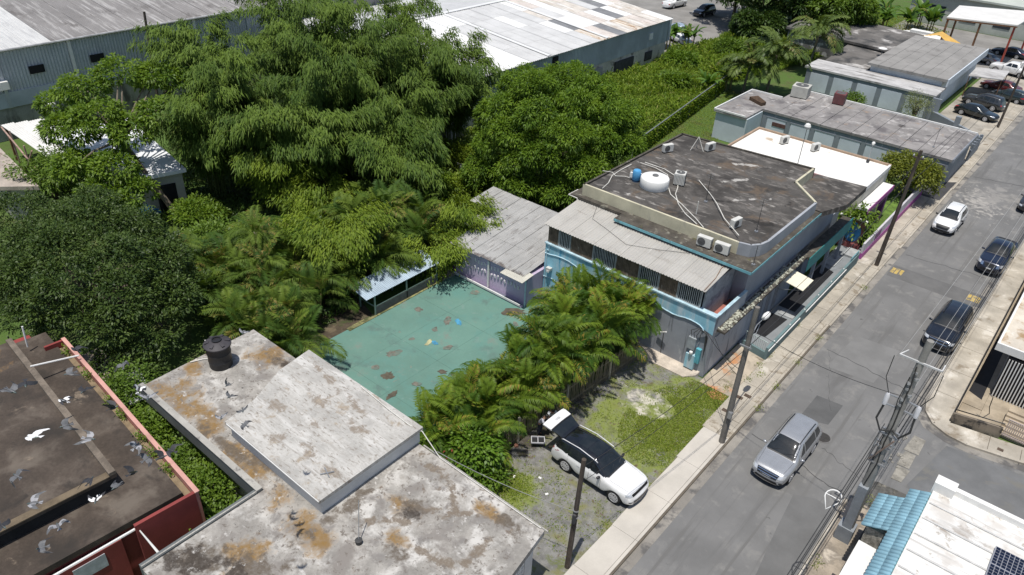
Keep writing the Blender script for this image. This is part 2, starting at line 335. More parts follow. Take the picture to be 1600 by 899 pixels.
# --- games court with worn paint
courtm = mat('court_paint', (.122, .232, .188), .75, .14, .25, .10, 12, .05, layers=[((.105, .23, .195), .35, .52, .7), ((.16, .25, .215), 1.6, .64, .78), ((.10, .17, .145), .7, .60, .74), ((.17, .21, .175), .5, .64, .76), ((.20, .19, .15), 2.6, .72, .78)])
court = sheet('games_court', [(-31.9, 17.3), (-19.2, 17.3), (-19.0, 34.4), (-25.2, 34.4), (-31.75, 32.95)], .05, courtm)
def stain(x, y, rx, ry, m, z=.054, n=16, seed=0):
    q = random.Random(seed*13+int(x*100)); mb = MB(); ang = q.uniform(0, 3.1); pts = []
    for k in range(n):
        a = 2*math.pi*k/n; r = q.uniform(.62, 1.12); u, v = rx*r*math.cos(a), ry*r*math.sin(a)
        pts.append((x+u*math.cos(ang)-v*math.sin(ang), y+u*math.sin(ang)+v*math.cos(ang), z))
    return mb.add(pts + [(x, y, z)], [(k, (k+1) % n, n) for k in range(n)]).build('worn_patch', m, court)
brn = mat('bare_concrete_patch', (.17, .155, .125), .9, .45, 3, .35, 9, .3, layers=[((.12, .17, .14), 2.5, .5, .64)]); blu = mat('blue_paint_patch', (.07, .27, .42), .6, .3, 3, .2, 10, .1); ylp = mat('yellow_paint_patch', (.42, .40, .22), .7, .3, 4, .2, 10, .1); dk = mat('wet_patch', (.10, .085, .06), .8, .3, 3)
for i, (x, y, a, b, m) in enumerate(((-30.3, 28.1, .34, .30, brn), (-28.0, 28.5, .55, .26, brn), (-27.94, 27.3, .32, .2, brn), (-28.24, 25.6, .22, .15, brn), (-27.94, 23.85, .55, .36, brn), (-26.65, 22.2, .42, .38, dk), (-27.75, 22.25, .3, .26, brn), (-25.6, 32.2, .95, .55, dk), (-24.6, 31.3, .3, .2, brn),
        (-27.4, 28.9, .45, .2, blu), (-26.9, 26.3, .28, .18, blu), (-27.2, 26.0, .4, .16, ylp), (-26.0, 26.5, .34, .26, brn), (-29.0, 32.2, .3, .35, brn), (-24.6, 24.6, .34, .22, dk), (-25.2, 21.2, .5, .2, dk), (-24.9, 22.8, .4, .2, brn), (-23.9, 24.9, .25, .2, brn))):
    stain(x, y, a, b, m, .054+.0012*i, 18, i)
for k, xx in enumerate((-28.7, -25.6, -22.5)): MB().beam((xx, 17.4, .0525), (xx+.05, 33.6, .0525), .02, .003).build('court_joint', mat('court_joint_line', (.10, .19, .155), .9), court)
for k, yy in enumerate((21.2, 25.1, 29.2)): MB().beam((-31.8, yy, .0535), (-19.3, yy+.1, .0535), .02, .003).build('court_joint', MATS['court_joint_line'], court)
# court kerb with mossy strip by the shelter
B(-31.95, -31.6, 23.5, 32.5, 0, .09).build('mossy_kerb', mat('mossy_kerb', (.20, .19, .09), .95, .5, 1.8, .4, 9, .6, .04, layers=[((.30, .29, .12), 1.2, .55, .66), ((.07, .08, .03), 1.4, .58, .68)]), court)
MB().prism([(-32.4, 31.9), (-31.6, 31.8), (-31.5, 32.9), (-32.1, 33.0)], 0, .2).build('rubble_step', rub, court)
# ================================================================ buildings
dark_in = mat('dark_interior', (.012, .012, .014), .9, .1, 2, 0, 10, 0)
white_p = mat('white_trim', (.74, .73, .70), .6, .08, 2, .06, 20, .05)
rust_br = mat('rusty_steel', (.20, .10, .05), .8, .4, 4, .3, 20, .2)
steel = mat('galvanised_steel', (.38, .39, .40), .45, .2, 4, .1, 20, .05, metal=.6)
# ---------------------------------------------------------------- blue building with terrace
grey_wall = mat('grey_wall_paint', (.30, .315, .345), .8, .14, .5, .10, 14, .1, layers=[((.13, .135, .15), 1.1, .66, .76, None, (2.2, 2.2, .18)), ((.42, .43, .45), 1.4, .68, .76, None, (1.5, 1.5, .4))])
blue_wall = mat('peeling_blue_paint', (.27, .53, .64), .75, .18, .6, .12, 12, .1, layers=[((.50, .61, .66), 1.0, .50, .68, None, (2.4, 2.4, .3)), ((.10, .34, .50), 1.4, .62, .72, None, (2.2, 2.2, .22)), ((.42, .44, .46), 1.2, .70, .76, None, (2.6, 2.6, .5))])
cream = mat('cream_wall', (.56, .52, .38), .85, .18, .7, .12, 14, .1, layers=[((.35, .33, .28), 1.2, .64, .74, None, (2, 2, .3))])
roof_dark = mat('dark_stained_roof', (.082, .075, .068), .92, .4, .5, .35, 7, .35, .02, layers=[((.17, .155, .14), .8, .56, .70, None, (1, 2.2, 1)), ((.30, .28, .255), 1.3, .64, .74, None, (.7, 2, 1)), ((.038, .034, .03), .4, .56, .70), ((.115, .085, .06), .6, .60, .72), ((.42, .40, .37), 1.3, .98, 1.06, [(-19.2, 50.0, 1.6, .35, 35), (-18.4, 47.2, 1.4, .35, 60), (-22.0, 39.8, 1.0, .3, 0), (-16.6, 44.6, 1.8, .25, 50)]), ((.02, .018, .016), .9, .96, 1.06, [(-14.4, 42.2, .9, .45, 20), (-17.6, 43.3, 1.2, .3, 30), (-14.2, 46.0, .6, 1.4, 0)])])
mossy = mat('mossy_ledge', (.085, .075, .062), .95, .4, 1.5, .4, 10, .4, .03, layers=[((.22, .21, .17), 2, .62, .72), ((.10, .10, .04), 2.5, .66, .74)])
bb = thing('terrace_building', 'blue and grey two-storey building with corrugated terrace roof and dark flat roof', 'building', (-19, 44, 0))
B(-25.3, -13.05, 34.9, 35.15, 0, 4.3).build('south_wall', grey_wall, bb)
wave = [(-25.312, 0), (-20.4, 0), (-20.1, 1.4), (-19.6, 2.7), (-19.0, 3.25), (-18.4, 3.3), (-17.97, 3.38), (-17.5, 3.5), (-17.1, 3.54), (-16.6, 3.5), (-16.19, 3.41), (-15.7, 3.36), (-15.32, 3.38), (-14.9, 3.47), (-14.5, 3.5), (-14.15, 3.47), (-13.9, 3.42), (-13.7, 3.3), (-13.5, 3.22), (-13.038, 3.1), (-13.038, 4.31), (-25.312, 4.31)]
n = len(wave); MB().add([(x, 34.886, z) for x, z in wave] + [(x, 34.902, z) for x, z in wave], [tuple(range(n))] + [(i, (i+1) % n, n+(i+1) % n, n+i) for i in range(n)]).build('blue_paint_band', blue_wall, bb)
mold = mat('pale_blue_moulding', (.44, .60, .67), .7, .25, 2, .15, 12, .05)
def mould(pts, nm='moulding'): return MB().tube([(x, 34.875, z) for x, z in pts], .042, 6).build(nm, mold, bb, True)
mould([(-19.4, 2.95), (-19.0, 3.22), (-18.4, 3.3)] + wave[6:18] + [(-13.62, 3.15)])
mould([(-25.3, 3.60), (-24.9, 3.62), (-24.4, 3.72), (-23.96, 3.76), (-23.4, 3.74), (-22.82, 3.62), (-22.28, 3.35), (-21.8, 3.05), (-21.2, 2.85), (-20.5, 2.8)])
mould([(-25.3, 1.83), (-24.73, 1.91), (-24.2, 1.85), (-23.22, 1.6), (-22.5, 1.3), (-21.6, 1.05), (-20.8, 1.0)])
B(-25.36, -13.0, 34.82, 35.2, 4.315, 4.40).build('coping', mold, bb)
# wall lamp, conduit lamp, meter boxes on the south wall
wl = B(-24.98, -24.62, 34.62, 34.885, 2.55, 2.72).build('wall_lamp', mat('lamp_grey', (.55, .54, .50), .5), bb); B(-24.9, -24.7, 34.6, 34.63, 2.42, 2.56).build('lamp_glass', white_p, wl)
MB().tube([(-25.0, 34.86, 4.2), (-25.0, 34.86, 3.9), (-25.15, 34.86, 3.9), (-25.15, 34.86, 0)], .03, 6).build('conduit', mold, bb)
wl = MB().beam((-16.35, 34.75, 1.75), (-15.75, 34.6, 2.15), .10, .06).build('tube_lamp', white_p, bb); MB().tube([(-16.02, 34.87, 1.95), (-16.0, 34.88, .3)], .022, 5).build('conduit', mat('dark_conduit', (.06, .06, .06), .7), bb)
mbx = mat('meter_grey', (.33, .36, .38), .6, .2, 3)
B(-14.35, -13.85, 34.68, 34.9, 1.7, 2.5).build('meter_box', mbx, bb); B(-14.3, -13.7, 34.66, 34.9, .35, 1.35).build('meter_box', blue_wall, bb)
B(-13.75, -13.45, 34.7, 34.9, .9, 1.9).build('meter_box', mat('meter_blue', (.12, .42, .50), .6, .2, 3), bb)
MB().lathe([(.0, -.12), (.1, -.1), (.12, 0), (.1, .06), (0, .08)], (-13.98, 34.62, 1.55), 12).build('meter_glass', white_p, bb, True)
for k in range(4): MB().tube([(-14.2+k*.16, 34.8, 2.5), (-14.3+k*.2, 34.74, 2.95-.1*k), (-13.9+k*.1, 34.7, 3.3), (-13.4+k*.05, 34.8, 3.2-.1*k), (-13.3, 34.85, 1.4+.2*k)], .022, 5).build('cable', MATS['dark_conduit'], bb)
# ground floor walls, street side
east_wall = mat('street_side_grey', (.40, .41, .43), .85, .15, .5, .1, 12, .1, layers=[((.13, .135, .15), 1, .64, .74, None, (2, 2, .3))])
B(-25.3, -25.05, 35.16, 52.4, 0, 3.2).build('west_wall', grey_wall, bb)
B(-13.3, -13.06, 35.16, 47.2, 0, 3.2).build('east_wall', grey_wall, bb)
B(-13.055, -13.02, 35.4, 40.6, .35, 2.7).build('roller_shutter', east_wall, bb)
B(-25.05, -13.3, 35.16, 38.95, 3.0, 3.24).build('terrace_floor', grey_wall, bb)
B(-14.02, -13.18, 35.2, 38.9, 3.245, 3.27).build('red_tile_floor', mat('red_tiles', (.34, .13, .10), .7, .25, 2, .2, 18, .1, layers=[((.5, .4, .35), 2.5, .64, .74)]), bb)
B(-13.18, -13.03, 35.21, 38.88, 3.1, 4.3).build('terrace_parapet', east_wall, bb); B(-13.2, -13.01, 35.21, 38.88, 4.305, 4.35).build('parapet_cap', mold, bb)
B(-14.14, -14.03, 35.2, 38.7, 3.26, 5.74).build('terrace_end_wall', mat('patchy_grey_plaster', (.36, .37, .39), .9, .25, 1.2, .2, 10, .2, layers=[((.22, .22, .24), 1.2, .55, .66)]), bb)
# slatted screen under the terrace roof
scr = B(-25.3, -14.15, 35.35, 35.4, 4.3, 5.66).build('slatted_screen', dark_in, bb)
woodm = mat('weathered_slats', (.16, .115, .08), .85, .4, 3, .3, 14, .2, layers=[((.42, .37, .30), 3, .64, .72, None, (1, 1, .3))]); barm = mat('white_bars', (.42, .43, .42), .6, .25, 3)
segs = [(-25.25, -24.42, 'w'), (-24.38, -23.5, 'b'), (-23.42, -21.75, 'w'), (-21.7, -20.05, 'b'), (-20.0, -18.4, 'w'), (-18.35, -17.0, 'b'), (-16.95, -15.75, 'w'), (-15.7, -14.25, 'b')]
slat_w = B(-.047, .047, -.03, .03, 0, 1.24).mesh('slat', woodm); slat_b = B(-.022, .022, -.022, .022, 0, 1.24).mesh('bar', barm)
for a, b, t in segs:
    nn = int((b-a)/(.105 if t == 'w' else .115))
    for i in range(nn):
        x = a + (i+.5)*(b-a)/nn; inst(slat_w if t == 'w' else slat_b, 'slat' if t == 'w' else 'bar', scr, Vector((x, 35.02+rng.uniform(-.01, .01), 4.41)) - wloc(scr), (0, 0, rng.uniform(-.06, .06)), (rng.uniform(.85, 1.05), 1, 1))
    B(a-.03, b+.03, 35.0, 35.08, 4.40, 4.45).build('rail', barm, scr); B(b+.0, b+.05, 34.98, 35.1, 4.4, 5.64).build('post', barm, scr)
B(-25.3, -14.1, 34.98, 35.1, 5.6, 5.66).build('head_rail', barm, scr)
# corrugated terrace roof, sheet by sheet
zinc = mat('pale_zinc_sheet', (.47, .45, .41), .5, .10, .6, .08, 10, .05, metal=.15, layers=[((.33, .30, .26), 1.3, .64, .76, None, (.4, 2, 1)), ((.62, .60, .55), .9, .66, .76, None, (3, .25, 1))])
ang = math.atan2(.50, 4.0); vs_, fs_ = corrug(1.0, 4.0, .192, .055); sm = MB().add(vs_, fs_).mesh('roof_sheet', zinc, fix=False)
for i in range(12): inst(sm, 'roof_sheet', bb, Vector((-25.45+.48+i*.959, 34.74, 5.73+(i % 2)*.006)) - wloc(bb), (ang, 0, 0))
MB().beam((-25.42, 34.84, 5.68), (-13.98, 34.84, 5.68), .05, .06).build('eave_batten', mat('grey_timber', (.25, .23, .20), .9, .3, 3), bb)
MB().tube([(-14.05, 34.8, 5.80), (-14.1, 36.2, 5.96), (-14.3, 37.2, 6.09), (-14.2, 38.2, 6.22)], .02, 5).build('brown_hose', rust_br, bb)
MB().tube([(-23.9, 38.3, 6.23), (-23.3, 37.0, 6.05), (-22, 36.6, 6.0), (-20, 35.9, 5.92), (-18.2, 36.6, 6.0), (-16.5, 37.4, 6.11)], .012, 4).build('loose_wire', MATS['dark_conduit'], bb)
# upper storey, ledges and roof
B(-25.1, -13.25, 38.96, 52.6, 3.2, 6.24).build('upper_wall', grey_wall, bb)
MB().prism([(-26.1, 38.35), (-22.0, 38.35), (-22.0, 37.45), (-12.6, 37.45), (-12.6, 49.2), (-13.2, 52.5), (-26.1, 52.5)], 6.25, 6.42).build('ledge', mossy, bb)
B(-25.3, -22.05, 38.6, 38.75, 5.7, 6.245).build('upstand', east_wall, bb)
B(-22.0, -12.58, 37.42, 37.448, 6.24, 6.40).build('teal_fascia', mat('teal_fascia', (.17, .40, .45), .6, .2, 2, .1, 12, layers=[((.08, .12, .12), 2, .6, .72)]), bb)
B(-12.598, -12.57, 37.42, 49.2, 6.24, 6.40).build('teal_fascia', MATS['teal_fascia'], bb)
top_poly = [(-25.45, 38.75), (-14.2, 38.75), (-13.5, 38.95), (-13.1, 39.5), (-12.95, 40.2), (-12.9, 47.5), (-15.2, 49.75), (-15.2, 53.0), (-25.5, 52.0)]
def outline(poly, z0, z1, m, nm, parent, t=.15, skip=()):
    n = len(poly)
    for i in range(n):
        if i in skip: continue
        a, b = Vector((*poly[i], 0)), Vector((*poly[(i+1) % n], 0)); d = (b-a).normalized(); nn = Vector((-d.y, d.x, 0))*t
        MB().prism([tuple((a)[:2]), tuple(b[:2]), tuple((b+nn)[:2]), tuple((a+nn)[:2])], z0, z1).build(nm, m(i) if callable(m) else m, parent)
outline(top_poly, 6.43, 7.22, lambda i: cream if i in (0, 5, 6) else (mat('grey_parapet', (.34, .355, .38), .85, .15, .8, .1, 12, .1) if i < 5 else mossy), 'parapet', bb)
MB().prism([(-25.25, 38.95), (-14.3, 38.95), (-13.6, 39.2), (-13.1, 40.2), (-13.1, 47.4), (-15.4, 49.65), (-15.4, 52.8), (-25.3, 51.85)], 6.5, 7.12).build('roof', roof_dark, bb)
MB().prism([(-15.18, 49.9), (-13.2, 47.95), (-12.6, 47.9), (-11.75, 50.2), (-11.75, 54.3), (-15.18, 53.8)], 6.12, 6.5).build('lower_roof', roof_dark, bb)
B(-15.1, -13.35, 49.9, 54.1, 0, 6.05).build('rear_wall', grey_wall, bb)
# crusted ledge on the street side with rubble
B(-13.05, -12.5, 35.3, 47.4, 3.2, 3.34).build('crusted_ledge', mossy, bb)
crust = mat('lime_crust', (.42, .42, .34), .95, .35, 3, .3, 14, .4, .03)
mb = MB()
for i in range(420):
    x = -12.78+rng.gauss(0, .13); y = rng.uniform(35.4, 47.2); r = rng.uniform(.03, .075)
    if 39.2 < y and rng.random() < .25: continue
    mb.obox((min(x, -12.5), y, 3.34+r*.3), (r*1.6, r*1.9, r), (rng.uniform(-.3, .3), rng.uniform(-.3, .3), rng.uniform(0, 3)))
o = mb.build('rubble_crust', crust, bb); o['kind'] = 'stuff'
# porch roof with teal fascia, doors, white awning, yard
teal = mat('teal_paint', (.03, .22, .22), .6, .15, .8, .1, 12, .05)
B(-13.0, -12.3, 47.45, 55.5, 3.1, 3.3).build('porch_roof', mossy, bb); B(-12.298, -12.25, 47.2, 55.6, 2.35, 3.36).build('porch_fascia', teal, bb)
B(-13.9, -13.7, 47.45, 57, 0, 3.1).build('porch_back_wall', grey_wall, bb)
for y in (49.2, 51.8, 54.6): B(-12.5, -12.3, y-.1, y+.1, .1, 3.09).build('porch_post', grey_wall, bb)
for i in range(7): B(-13.055, -13.0, 41.0+i*.62, 41.55+i*.62, .3, 2.75).build('door_panel', mat('grey_door', (.22, .22, .235), .6, .2, 2) if i % 2 else grey_wall, bb)
aw = MB().prism([(-13.02, 44.3), (-11.35, 44.3), (-11.35, 46.1), (-13.02, 46.1)], [2.75, 2.5, 2.5, 2.75], [2.79, 2.54, 2.54, 2.79]).build('awning', mat('cream_awning', (.78, .73, .58), .6, .06, 1, .05, 10, .05), bb)
for y in (44.4, 46.0): MB().tube([(-11.4, y, 2.5), (-13.0, y, 1.9)], .02, 5).build('strut', steel, aw)
yard = setting('yard_floor')
B(-13.02, -11.03, 39.5, 58.0, 0, .13).build('yard_paving', mat('grey_yard_paint', (.23, .245, .255), .7, .12, .8, .1, 12, .05), yard)
blk = mat('black_floor_paint', (.018, .018, .02), .6, .2, 1, .1, 12, .05)
for poly in ([(-12.95, 41.2), (-12.0, 41.2), (-11.75, 44.2), (-12.95, 44.2)], [(-12.95, 45.4), (-11.75, 45.4), (-11.75, 52.6), (-12.95, 53)]): sheet('black_floor', poly, .135, blk, yard)
for (a, b, c, d, h) in ((-12.5, -11.5, 44.4, 45.1, .2), (-12.9, -12.0, 53.3, 55.2, .22), (-12.2, -11.3, 55.6, 57, .3)): B(a, b, c, d, .13, h).build('step', mat('pale_step', (.38, .39, .39), .8), yard)
# street wall of the yard
tealgrey = mat('teal_grey_wall', (.14, .21, .215), .8, .2, .8, .12, 12, .1)
yw = thing('yard_wall', 'low teal-grey wall with white rails along the pavement before the blue building', 'wall', (-11.0, 46, 0))
B(-11.12, -10.95, 39.0, 55.2, 0, .98).build('wall', tealgrey, yw)
MB().prism([(-12.75, 39.3), (-11.13, 39.02), (-11.13, 39.18), (-12.75, 39.46)], 0, .6).build('return_wall', tealgrey, yw)
for a, b in ((39.05, 43.9), (44.9, 52.4)): B(-10.949, -10.90, a, b, .74, .82).build('white_rail', white_p, yw)
for i in range(12): MB().tube([(-12.6+i*.125, 39.36-i*.0215, .6), (-12.6+i*.125, 39.36-i*.0215, 1.3)], .016, 5).build('railing_bar', mat('pale_green_bar', (.40, .48, .45), .6), yw)
MB().tube([(-12.7, 39.38, 1.3), (-11.1, 39.1, 1.3)], .022, 5).build('railing_top', MATS['pale_green_bar'], yw)
for i in range(6): MB().lathe([(.05, 0), (.04, .05), (0, .07)], (-11.03, 40+i*2.4, .98), 8).build('spike_knob', white_p, yw)
MB().tube([(-11.04, 53.4, .95), (-11.04, 53.4, 1.25), (-11.04, 55.0, 1.25), (-11.04, 55.0, .95)], .03, 6).build('hand_rail', MATS['teal_fascia'], yw)
# ---------------------------------------------------------------- things on the dark roof
tankw = mat('white_plastic', (.78, .77, .74), .45, .06, 2, .04, 20, .03, coord='obj'); bluep = mat('blue_plastic', (.09, .33, .60), .45, .1, 2, .05, 20, .03, coord='obj')
blackp = mat('black_plastic', (.02, .02, .022), .5, .2, 2, .1, 20, .05, coord='obj'); acm = mat('ac_casing', (.60, .59, .55), .55, .1, 2, .08, 20, .05, coord='obj'); acd = mat('ac_grille', (.10, .10, .10), .7, .2, 3, coord='obj')
RZ = 7.12
t = thing('water_tank', 'low round white water tank on the dark roof', 'water tank', (-21.95, 42.0, RZ))
MB().lathe([(.93, 0), (.96, .04), (.96, .62), (.92, .68), (.5, .76), (.2, .80)], (-21.95, 42.0, RZ), 36).build('body', tankw, t, True)
MB().lathe([(.20, .79), (.21, .84), (.19, .86)], (-21.95, 42.0, RZ), 16).build('lid', mat('grey_cap', (.16, .16, .16), .6, coord='obj'), t, True)
t = thing('pressure_tank', 'small blue pressure tank beside the white tank', 'pressure tank', (-23.3, 41.9, RZ))
MB().lathe([(.25, .1), (.29, .16), (.29, .7), (.24, .80), (.1, .86)], (-23.3, 41.9, RZ), 20).build('body', bluep, t, True)
MB().lathe([(.27, 0), (.27, .14), (.22, .15)], (-23.3, 41.9, RZ), 20).build('base', mat('dark_blue_base', (.02, .06, .12), .5, coord='obj'), t, True)
B(-23.75, -23.55, 41.75, 41.9, RZ+.2, RZ+.55).build('valve', tankw, t); MB().tube([(-23.05, 41.95, RZ+.6), (-22.6, 42.0, RZ+.6)], .03, 6).build('pipe', tankw, t)
def ac(name, lab, loc, rz, size=(.82, .32, .56), fan='side', m=None, legs=True, group='air conditioner units'):
    """outdoor unit: casing, round fan guard, louvres, feet"""
    t = thing(name, lab, 'air conditioner', loc, 0, group); w, d, h = size; m = m or acm
    o = MB().box(-w/2, w/2, -d/2, d/2, .08, .08+h); me = o.mesh('casing', m); c = inst(me, 'casing', t); bv = c.modifiers.new('bevel', 'BEVEL'); bv.width = .025; bv.segments = 2
    if fan == 'side':
        inst(MB().lathe([(h*.40, -d/2-.012), (h*.40, -d/2+.01), (h*.36, -d/2-.005), (.05, -d/2-.02)], (-w*.16, 0, .08+h/2), 20, 'y').mesh('fan_guard', acd), 'fan_guard', t)
        for k in range(5): inst(MB().box(w/2-.002, w/2+.012, -d/2+.04, d/2-.04, .14+k*h*.17, .17+k*h*.17).mesh('louvre', acd), 'louvre', t)
        for k in range(6): inst(MB().box(-w/2+.05+k*w*.15, -w/2+.08+k*w*.15, d/2-.002, d/2+.01, .12, .04+h).mesh('fin', acd), 'fin', t)
    else:
        inst(MB().lathe([(w*.40, .08+h), (w*.40, .095+h), (w*.36, .10+h)], (0, 0, 0), 24).mesh('fan_ring', acd), 'fan_ring', t)
        inst(MB().lathe([(w*.08, .1+h), (w*.08, .12+h)], (0, 0, 0), 10).mesh('hub', m), 'hub', t)
        for s in range(4):
            for k in range(7):
                x = -w/2+.07+k*(w-.14)/6
                if s % 2 == 0: inst(MB().box(x-.012, x+.012, (-d/2-.008) if s == 0 else d/2-.004, (-d/2+.004) if s == 0 else d/2+.008, .14, h*.95).mesh('fin', acd if fan != 'pale' else m), 'fin', t)
                else: inst(MB().box((-w/2-.008) if s == 1 else w/2-.004, (-w/2+.004) if s == 1 else w/2+.008, x*d/w-.012, x*d/w+.012, .14, h*.95).mesh('fin', acd), 'fin', t)
    if legs:
        for s in (-1, 1): inst(MB().box(s*w*.32-.03, s*w*.32+.03, -d/2-.03, d/2+.03, 0, .08).mesh('foot', acd), 'foot', t)
    t.rotation_euler = (0, 0, rz); return t
ac('ac_condenser', 'square grey condenser with round top fan beside the white tank', (-20.95, 43.6, RZ), R(20), (.72, .72, .78), 'top')
ac('ac_unit', 'white outdoor unit near the far left parapet of the dark roof', (-24.4, 47.9, RZ), R(65))
ac('ac_unit', 'white outdoor unit at the far end of the dark roof by the tripod', (-22.3, 50.5, RZ), R(75))
ac('ac_unit', 'white outdoor unit on the dark roof nearest the street corner', (-15.3, 40.5, RZ), R(80))
ac('ac_unit', 'left of two outdoor units mounted on the yellow parapet ledge', (-16.05, 38.2, 6.42), R(4), (.9, .36, .62))
ac('ac_unit', 'right of two outdoor units mounted on the yellow parapet ledge', (-14.9, 38.2, 6.42), R(4), (.9, .36, .62))
pvc = mat('white_pvc', (.66, .64, .58), .6, .15, 2, .1, 12, .03)
def pipe(lab, pts, r=.03, name='roof_pipe', m=None, cat='pipe', group='pipes on the dark roof'):
    return tag(MB().tube(pts, r, 6).build(name, m or pvc, None, True), lab, cat, group)
z = RZ+.04
pipe('white pipe running from the far parapet past the tank to the yellow parapet', [(-24.6, 44.5, z+.1), (-23.4, 44.6, z+.05), (-22.2, 44.2, z+.05), (-21.2, 42.6, z), (-20.5, 41.7, z), (-19.2, 40.9, z), (-17.6, 39.8, z), (-16.6, 38.9, 7.25)], .03)
pipe('white pipe curving beside the condenser towards the yellow parapet', [(-24.4, 44.8, z+.1), (-22.9, 45.0, z), (-21.5, 44.4, z), (-20.7, 43.0, z), (-20.3, 42.0, z), (-19.4, 40.8, z), (-18.4, 39.9, z), (-17.1, 39.0, 7.25)], .03)
pipe('white pipe slanting from the left parapet to the blue tank', [(-24.9, 43.8, 7.26), (-25.0, 42.6, z), (-24.9, 41.4, z), (-24.4, 40.2, z), (-24.2, 39.2, z)], .03)
pipe('bent white pipe joining the left parapet to the blue tank', [(-25.7, 41.4, 7.25), (-25.1, 41.7, 7.24), (-24.7, 41.5, z), (-24.2, 41.9, z), (-23.6, 41.8, z+.1)], .025)
pipe('long white conduit slanting across the roof to the corner unit', [(-20.2, 45.0, z+.02), (-18.6, 43.6, z+.02), (-17.5, 42.3, z+.2), (-16.2, 40.8, z+.15), (-14.5, 39.3, z+.2)], .03)
pipe('white standpipe rising from a base near the yellow parapet', [(-17.9, 40.4, RZ), (-17.9, 40.4, RZ+.9)], .035)
pipe('white downpipe at the left front corner of the terrace roof', [(-26.1, 39.2, 6.42), (-26.15, 38.2, 6.38), (-25.5, 38.3, 6.3), (-25.4, 38.2, 5.95)], .04)
# tripod antenna foot, thin masts
t = thing('antenna_tripod', 'small white tripod stand at the far end of the dark roof', 'tripod', (-23.1, 50.0, RZ))
for a in (0, 2.1, 4.2): MB().tube([(-23.1, 50.0, RZ+1.0), (-23.1+.55*math.cos(a), 50.0+.55*math.sin(a), RZ)], .028, 5).build('leg', pvc, t)
def mast(lab, x, y, z0, h, name='antenna_mast'):
    t = thing(name, lab, 'antenna', (x, y, z0)); MB().tube([(x, y, z0), (x, y, z0+h)], .018, 5).build('pole', MATS['dark_conduit'], t)
    MB().obox((x, y, z0+.04), (.2, .2, .08)).build('foot', steel, t)
    for k in range(3): MB().beam((x-.25+.05*k, y, z0+h-.15*k), (x+.25-.05*k, y, z0+h-.15*k), .012, .012).build('element', steel, t)
mast('thin dark antenna mast beside the corner outdoor unit', -14.1, 40.9, RZ, 2.2)
mast('thin dark antenna mast rising near the middle of the dark roof', -18.3, 42.4, RZ, 2.0)
mast('short antenna mast on the street side ledge', -12.9, 38.3, 6.42, 1.3)
for i, (x, y) in enumerate(((-24.3, 43.0), (-20.2, 48.0))): tag(MB().obox((x, y, RZ+.05), (.24, .2, .1), (0, 0, .5)).build('concrete_block', MATS['broken_concrete']), ['loose concrete block on the roof behind the blue tank', 'loose concrete block in the middle of the far dark roof'][i], 'block')
def globe_lamp(lab, x, y, z0, h, r):
    t = thing('roof_lamp', lab, 'lamp', (x, y, z0)); MB().tube([(x, y, z0), (x, y, z0+h)], .03, 6).build('post', steel, t); MB().obox((x, y, z0+.1), (.22, .22, .2)).build('base', MATS['dark_conduit'], t)
    MB().lathe([(.05, -r), (r*.7, -r*.75), (r, 0), (r*.7, r*.7), (0.01, r)], (x, y, z0+h+r), 16).build('globe', tankw, t, True)
globe_lamp('white globe lamp on a tall thin post behind the dark roof', -17.0, 54.6, 6.2, 3.0, .24)
globe_lamp('small white lamp on a short post at the edge of the white roof', -14.5, 64.4, 4.5, 1.5, .14)
# satellite dish and arm near the street pole
t = thing('street_light', 'small white street lamp on curved arms from the pavement pole', 'street light', (-9.65, 30.9, 5.4))
pa = [(-9.6, 30.7, 5.6), (-9.9, 31.6, 6.2), (-10.1, 32.8, 6.4), (-10.2, 34.0, 6.2)]
MB().tube(pa, .03, 6).build('arm', steel, t, True); MB().tube([(-9.6, 30.7, 5.2), (-9.9, 32.0, 5.6), (-10.2, 33.6, 6.0)], .02, 6).build('brace', steel, t, True)
MB().lathe([(.02, -.35), (.12, -.3), (.17, 0), (.13, .3), (.02, .38)], (-10.22, 34.3, 6.15), 12, 'y').build('lamp_head', tankw, t, True)
# ---------------------------------------------------------------- white-roofed building
wb = thing('white_roof_building', 'single-storey building with bright white flat roof and brown coping', 'building', (-18.6, 62, 0))
B(-24.5, -12.85, 58.5, 65.1, 0, 4.2).build('wall', mat('pale_cream_wall', (.55, .52, .45), .8, .12, 1, .1, 12, .05), wb)
wroof = mat('white_roof_coating', (.79, .77, .72), .7, .06, .5, .05, 10, .05, layers=[((.44, .33, .22), 1.0, .95, 1.1, [(-22.6, 63.2, 1.2, .5, -20), (-19.2, 59.0, 1.2, .5, 0), (-17.6, 64.2, .5, .3, 0)]), ((.72, .67, .60), .7, .66, .80)])
B(-24.35, -12.95, 58.65, 64.95, 4.2, 4.42).build('roof', wroof, wb)
cop = mat('brown_coping', (.38, .27, .19), .8, .2, 1.2, .12, 14, .1); pink = mat('pink_coping', (.45, .28, .27), .8, .2, 1.2, .1, 14, .05)
B(-24.5, -12.8, 64.96, 65.15, 4.2, 4.58).build('coping', cop, wb); B(-24.52, -24.36, 58.5, 64.95, 4.2, 4.58).build('coping', cop, wb)
B(-24.35, -12.8, 58.48, 58.64, 4.2, 4.58).build('coping', pink, wb); B(-12.94, -12.78, 58.65, 64.95, 4.2, 4.58).build('coping', white_p, wb)
ac('ac_unit', 'white outdoor unit on the white roof, the one nearer the weeds', (-21.3, 63.2, 4.42), R(70), (.85, .34, .62))
ac('ac_unit', 'white outdoor unit on the white roof, the one nearer the street', (-18.7, 63.6, 4.42), R(72), (.85, .34, .62))
mag = mat('magenta_paint', (.36, .08, .30), .6, .12, 1, .1, 12, .05); purp = mat('deep_purple', (.15, .05, .16), .6, .12, 1)
B(-12.8, -11.95, 58.0, 64.2, 3.1, 3.3).build('canopy_slab', white_p, wb); B(-11.949, -11.9, 58.0, 64.2, 2.9, 3.32).build('canopy_edge', mag, wb)
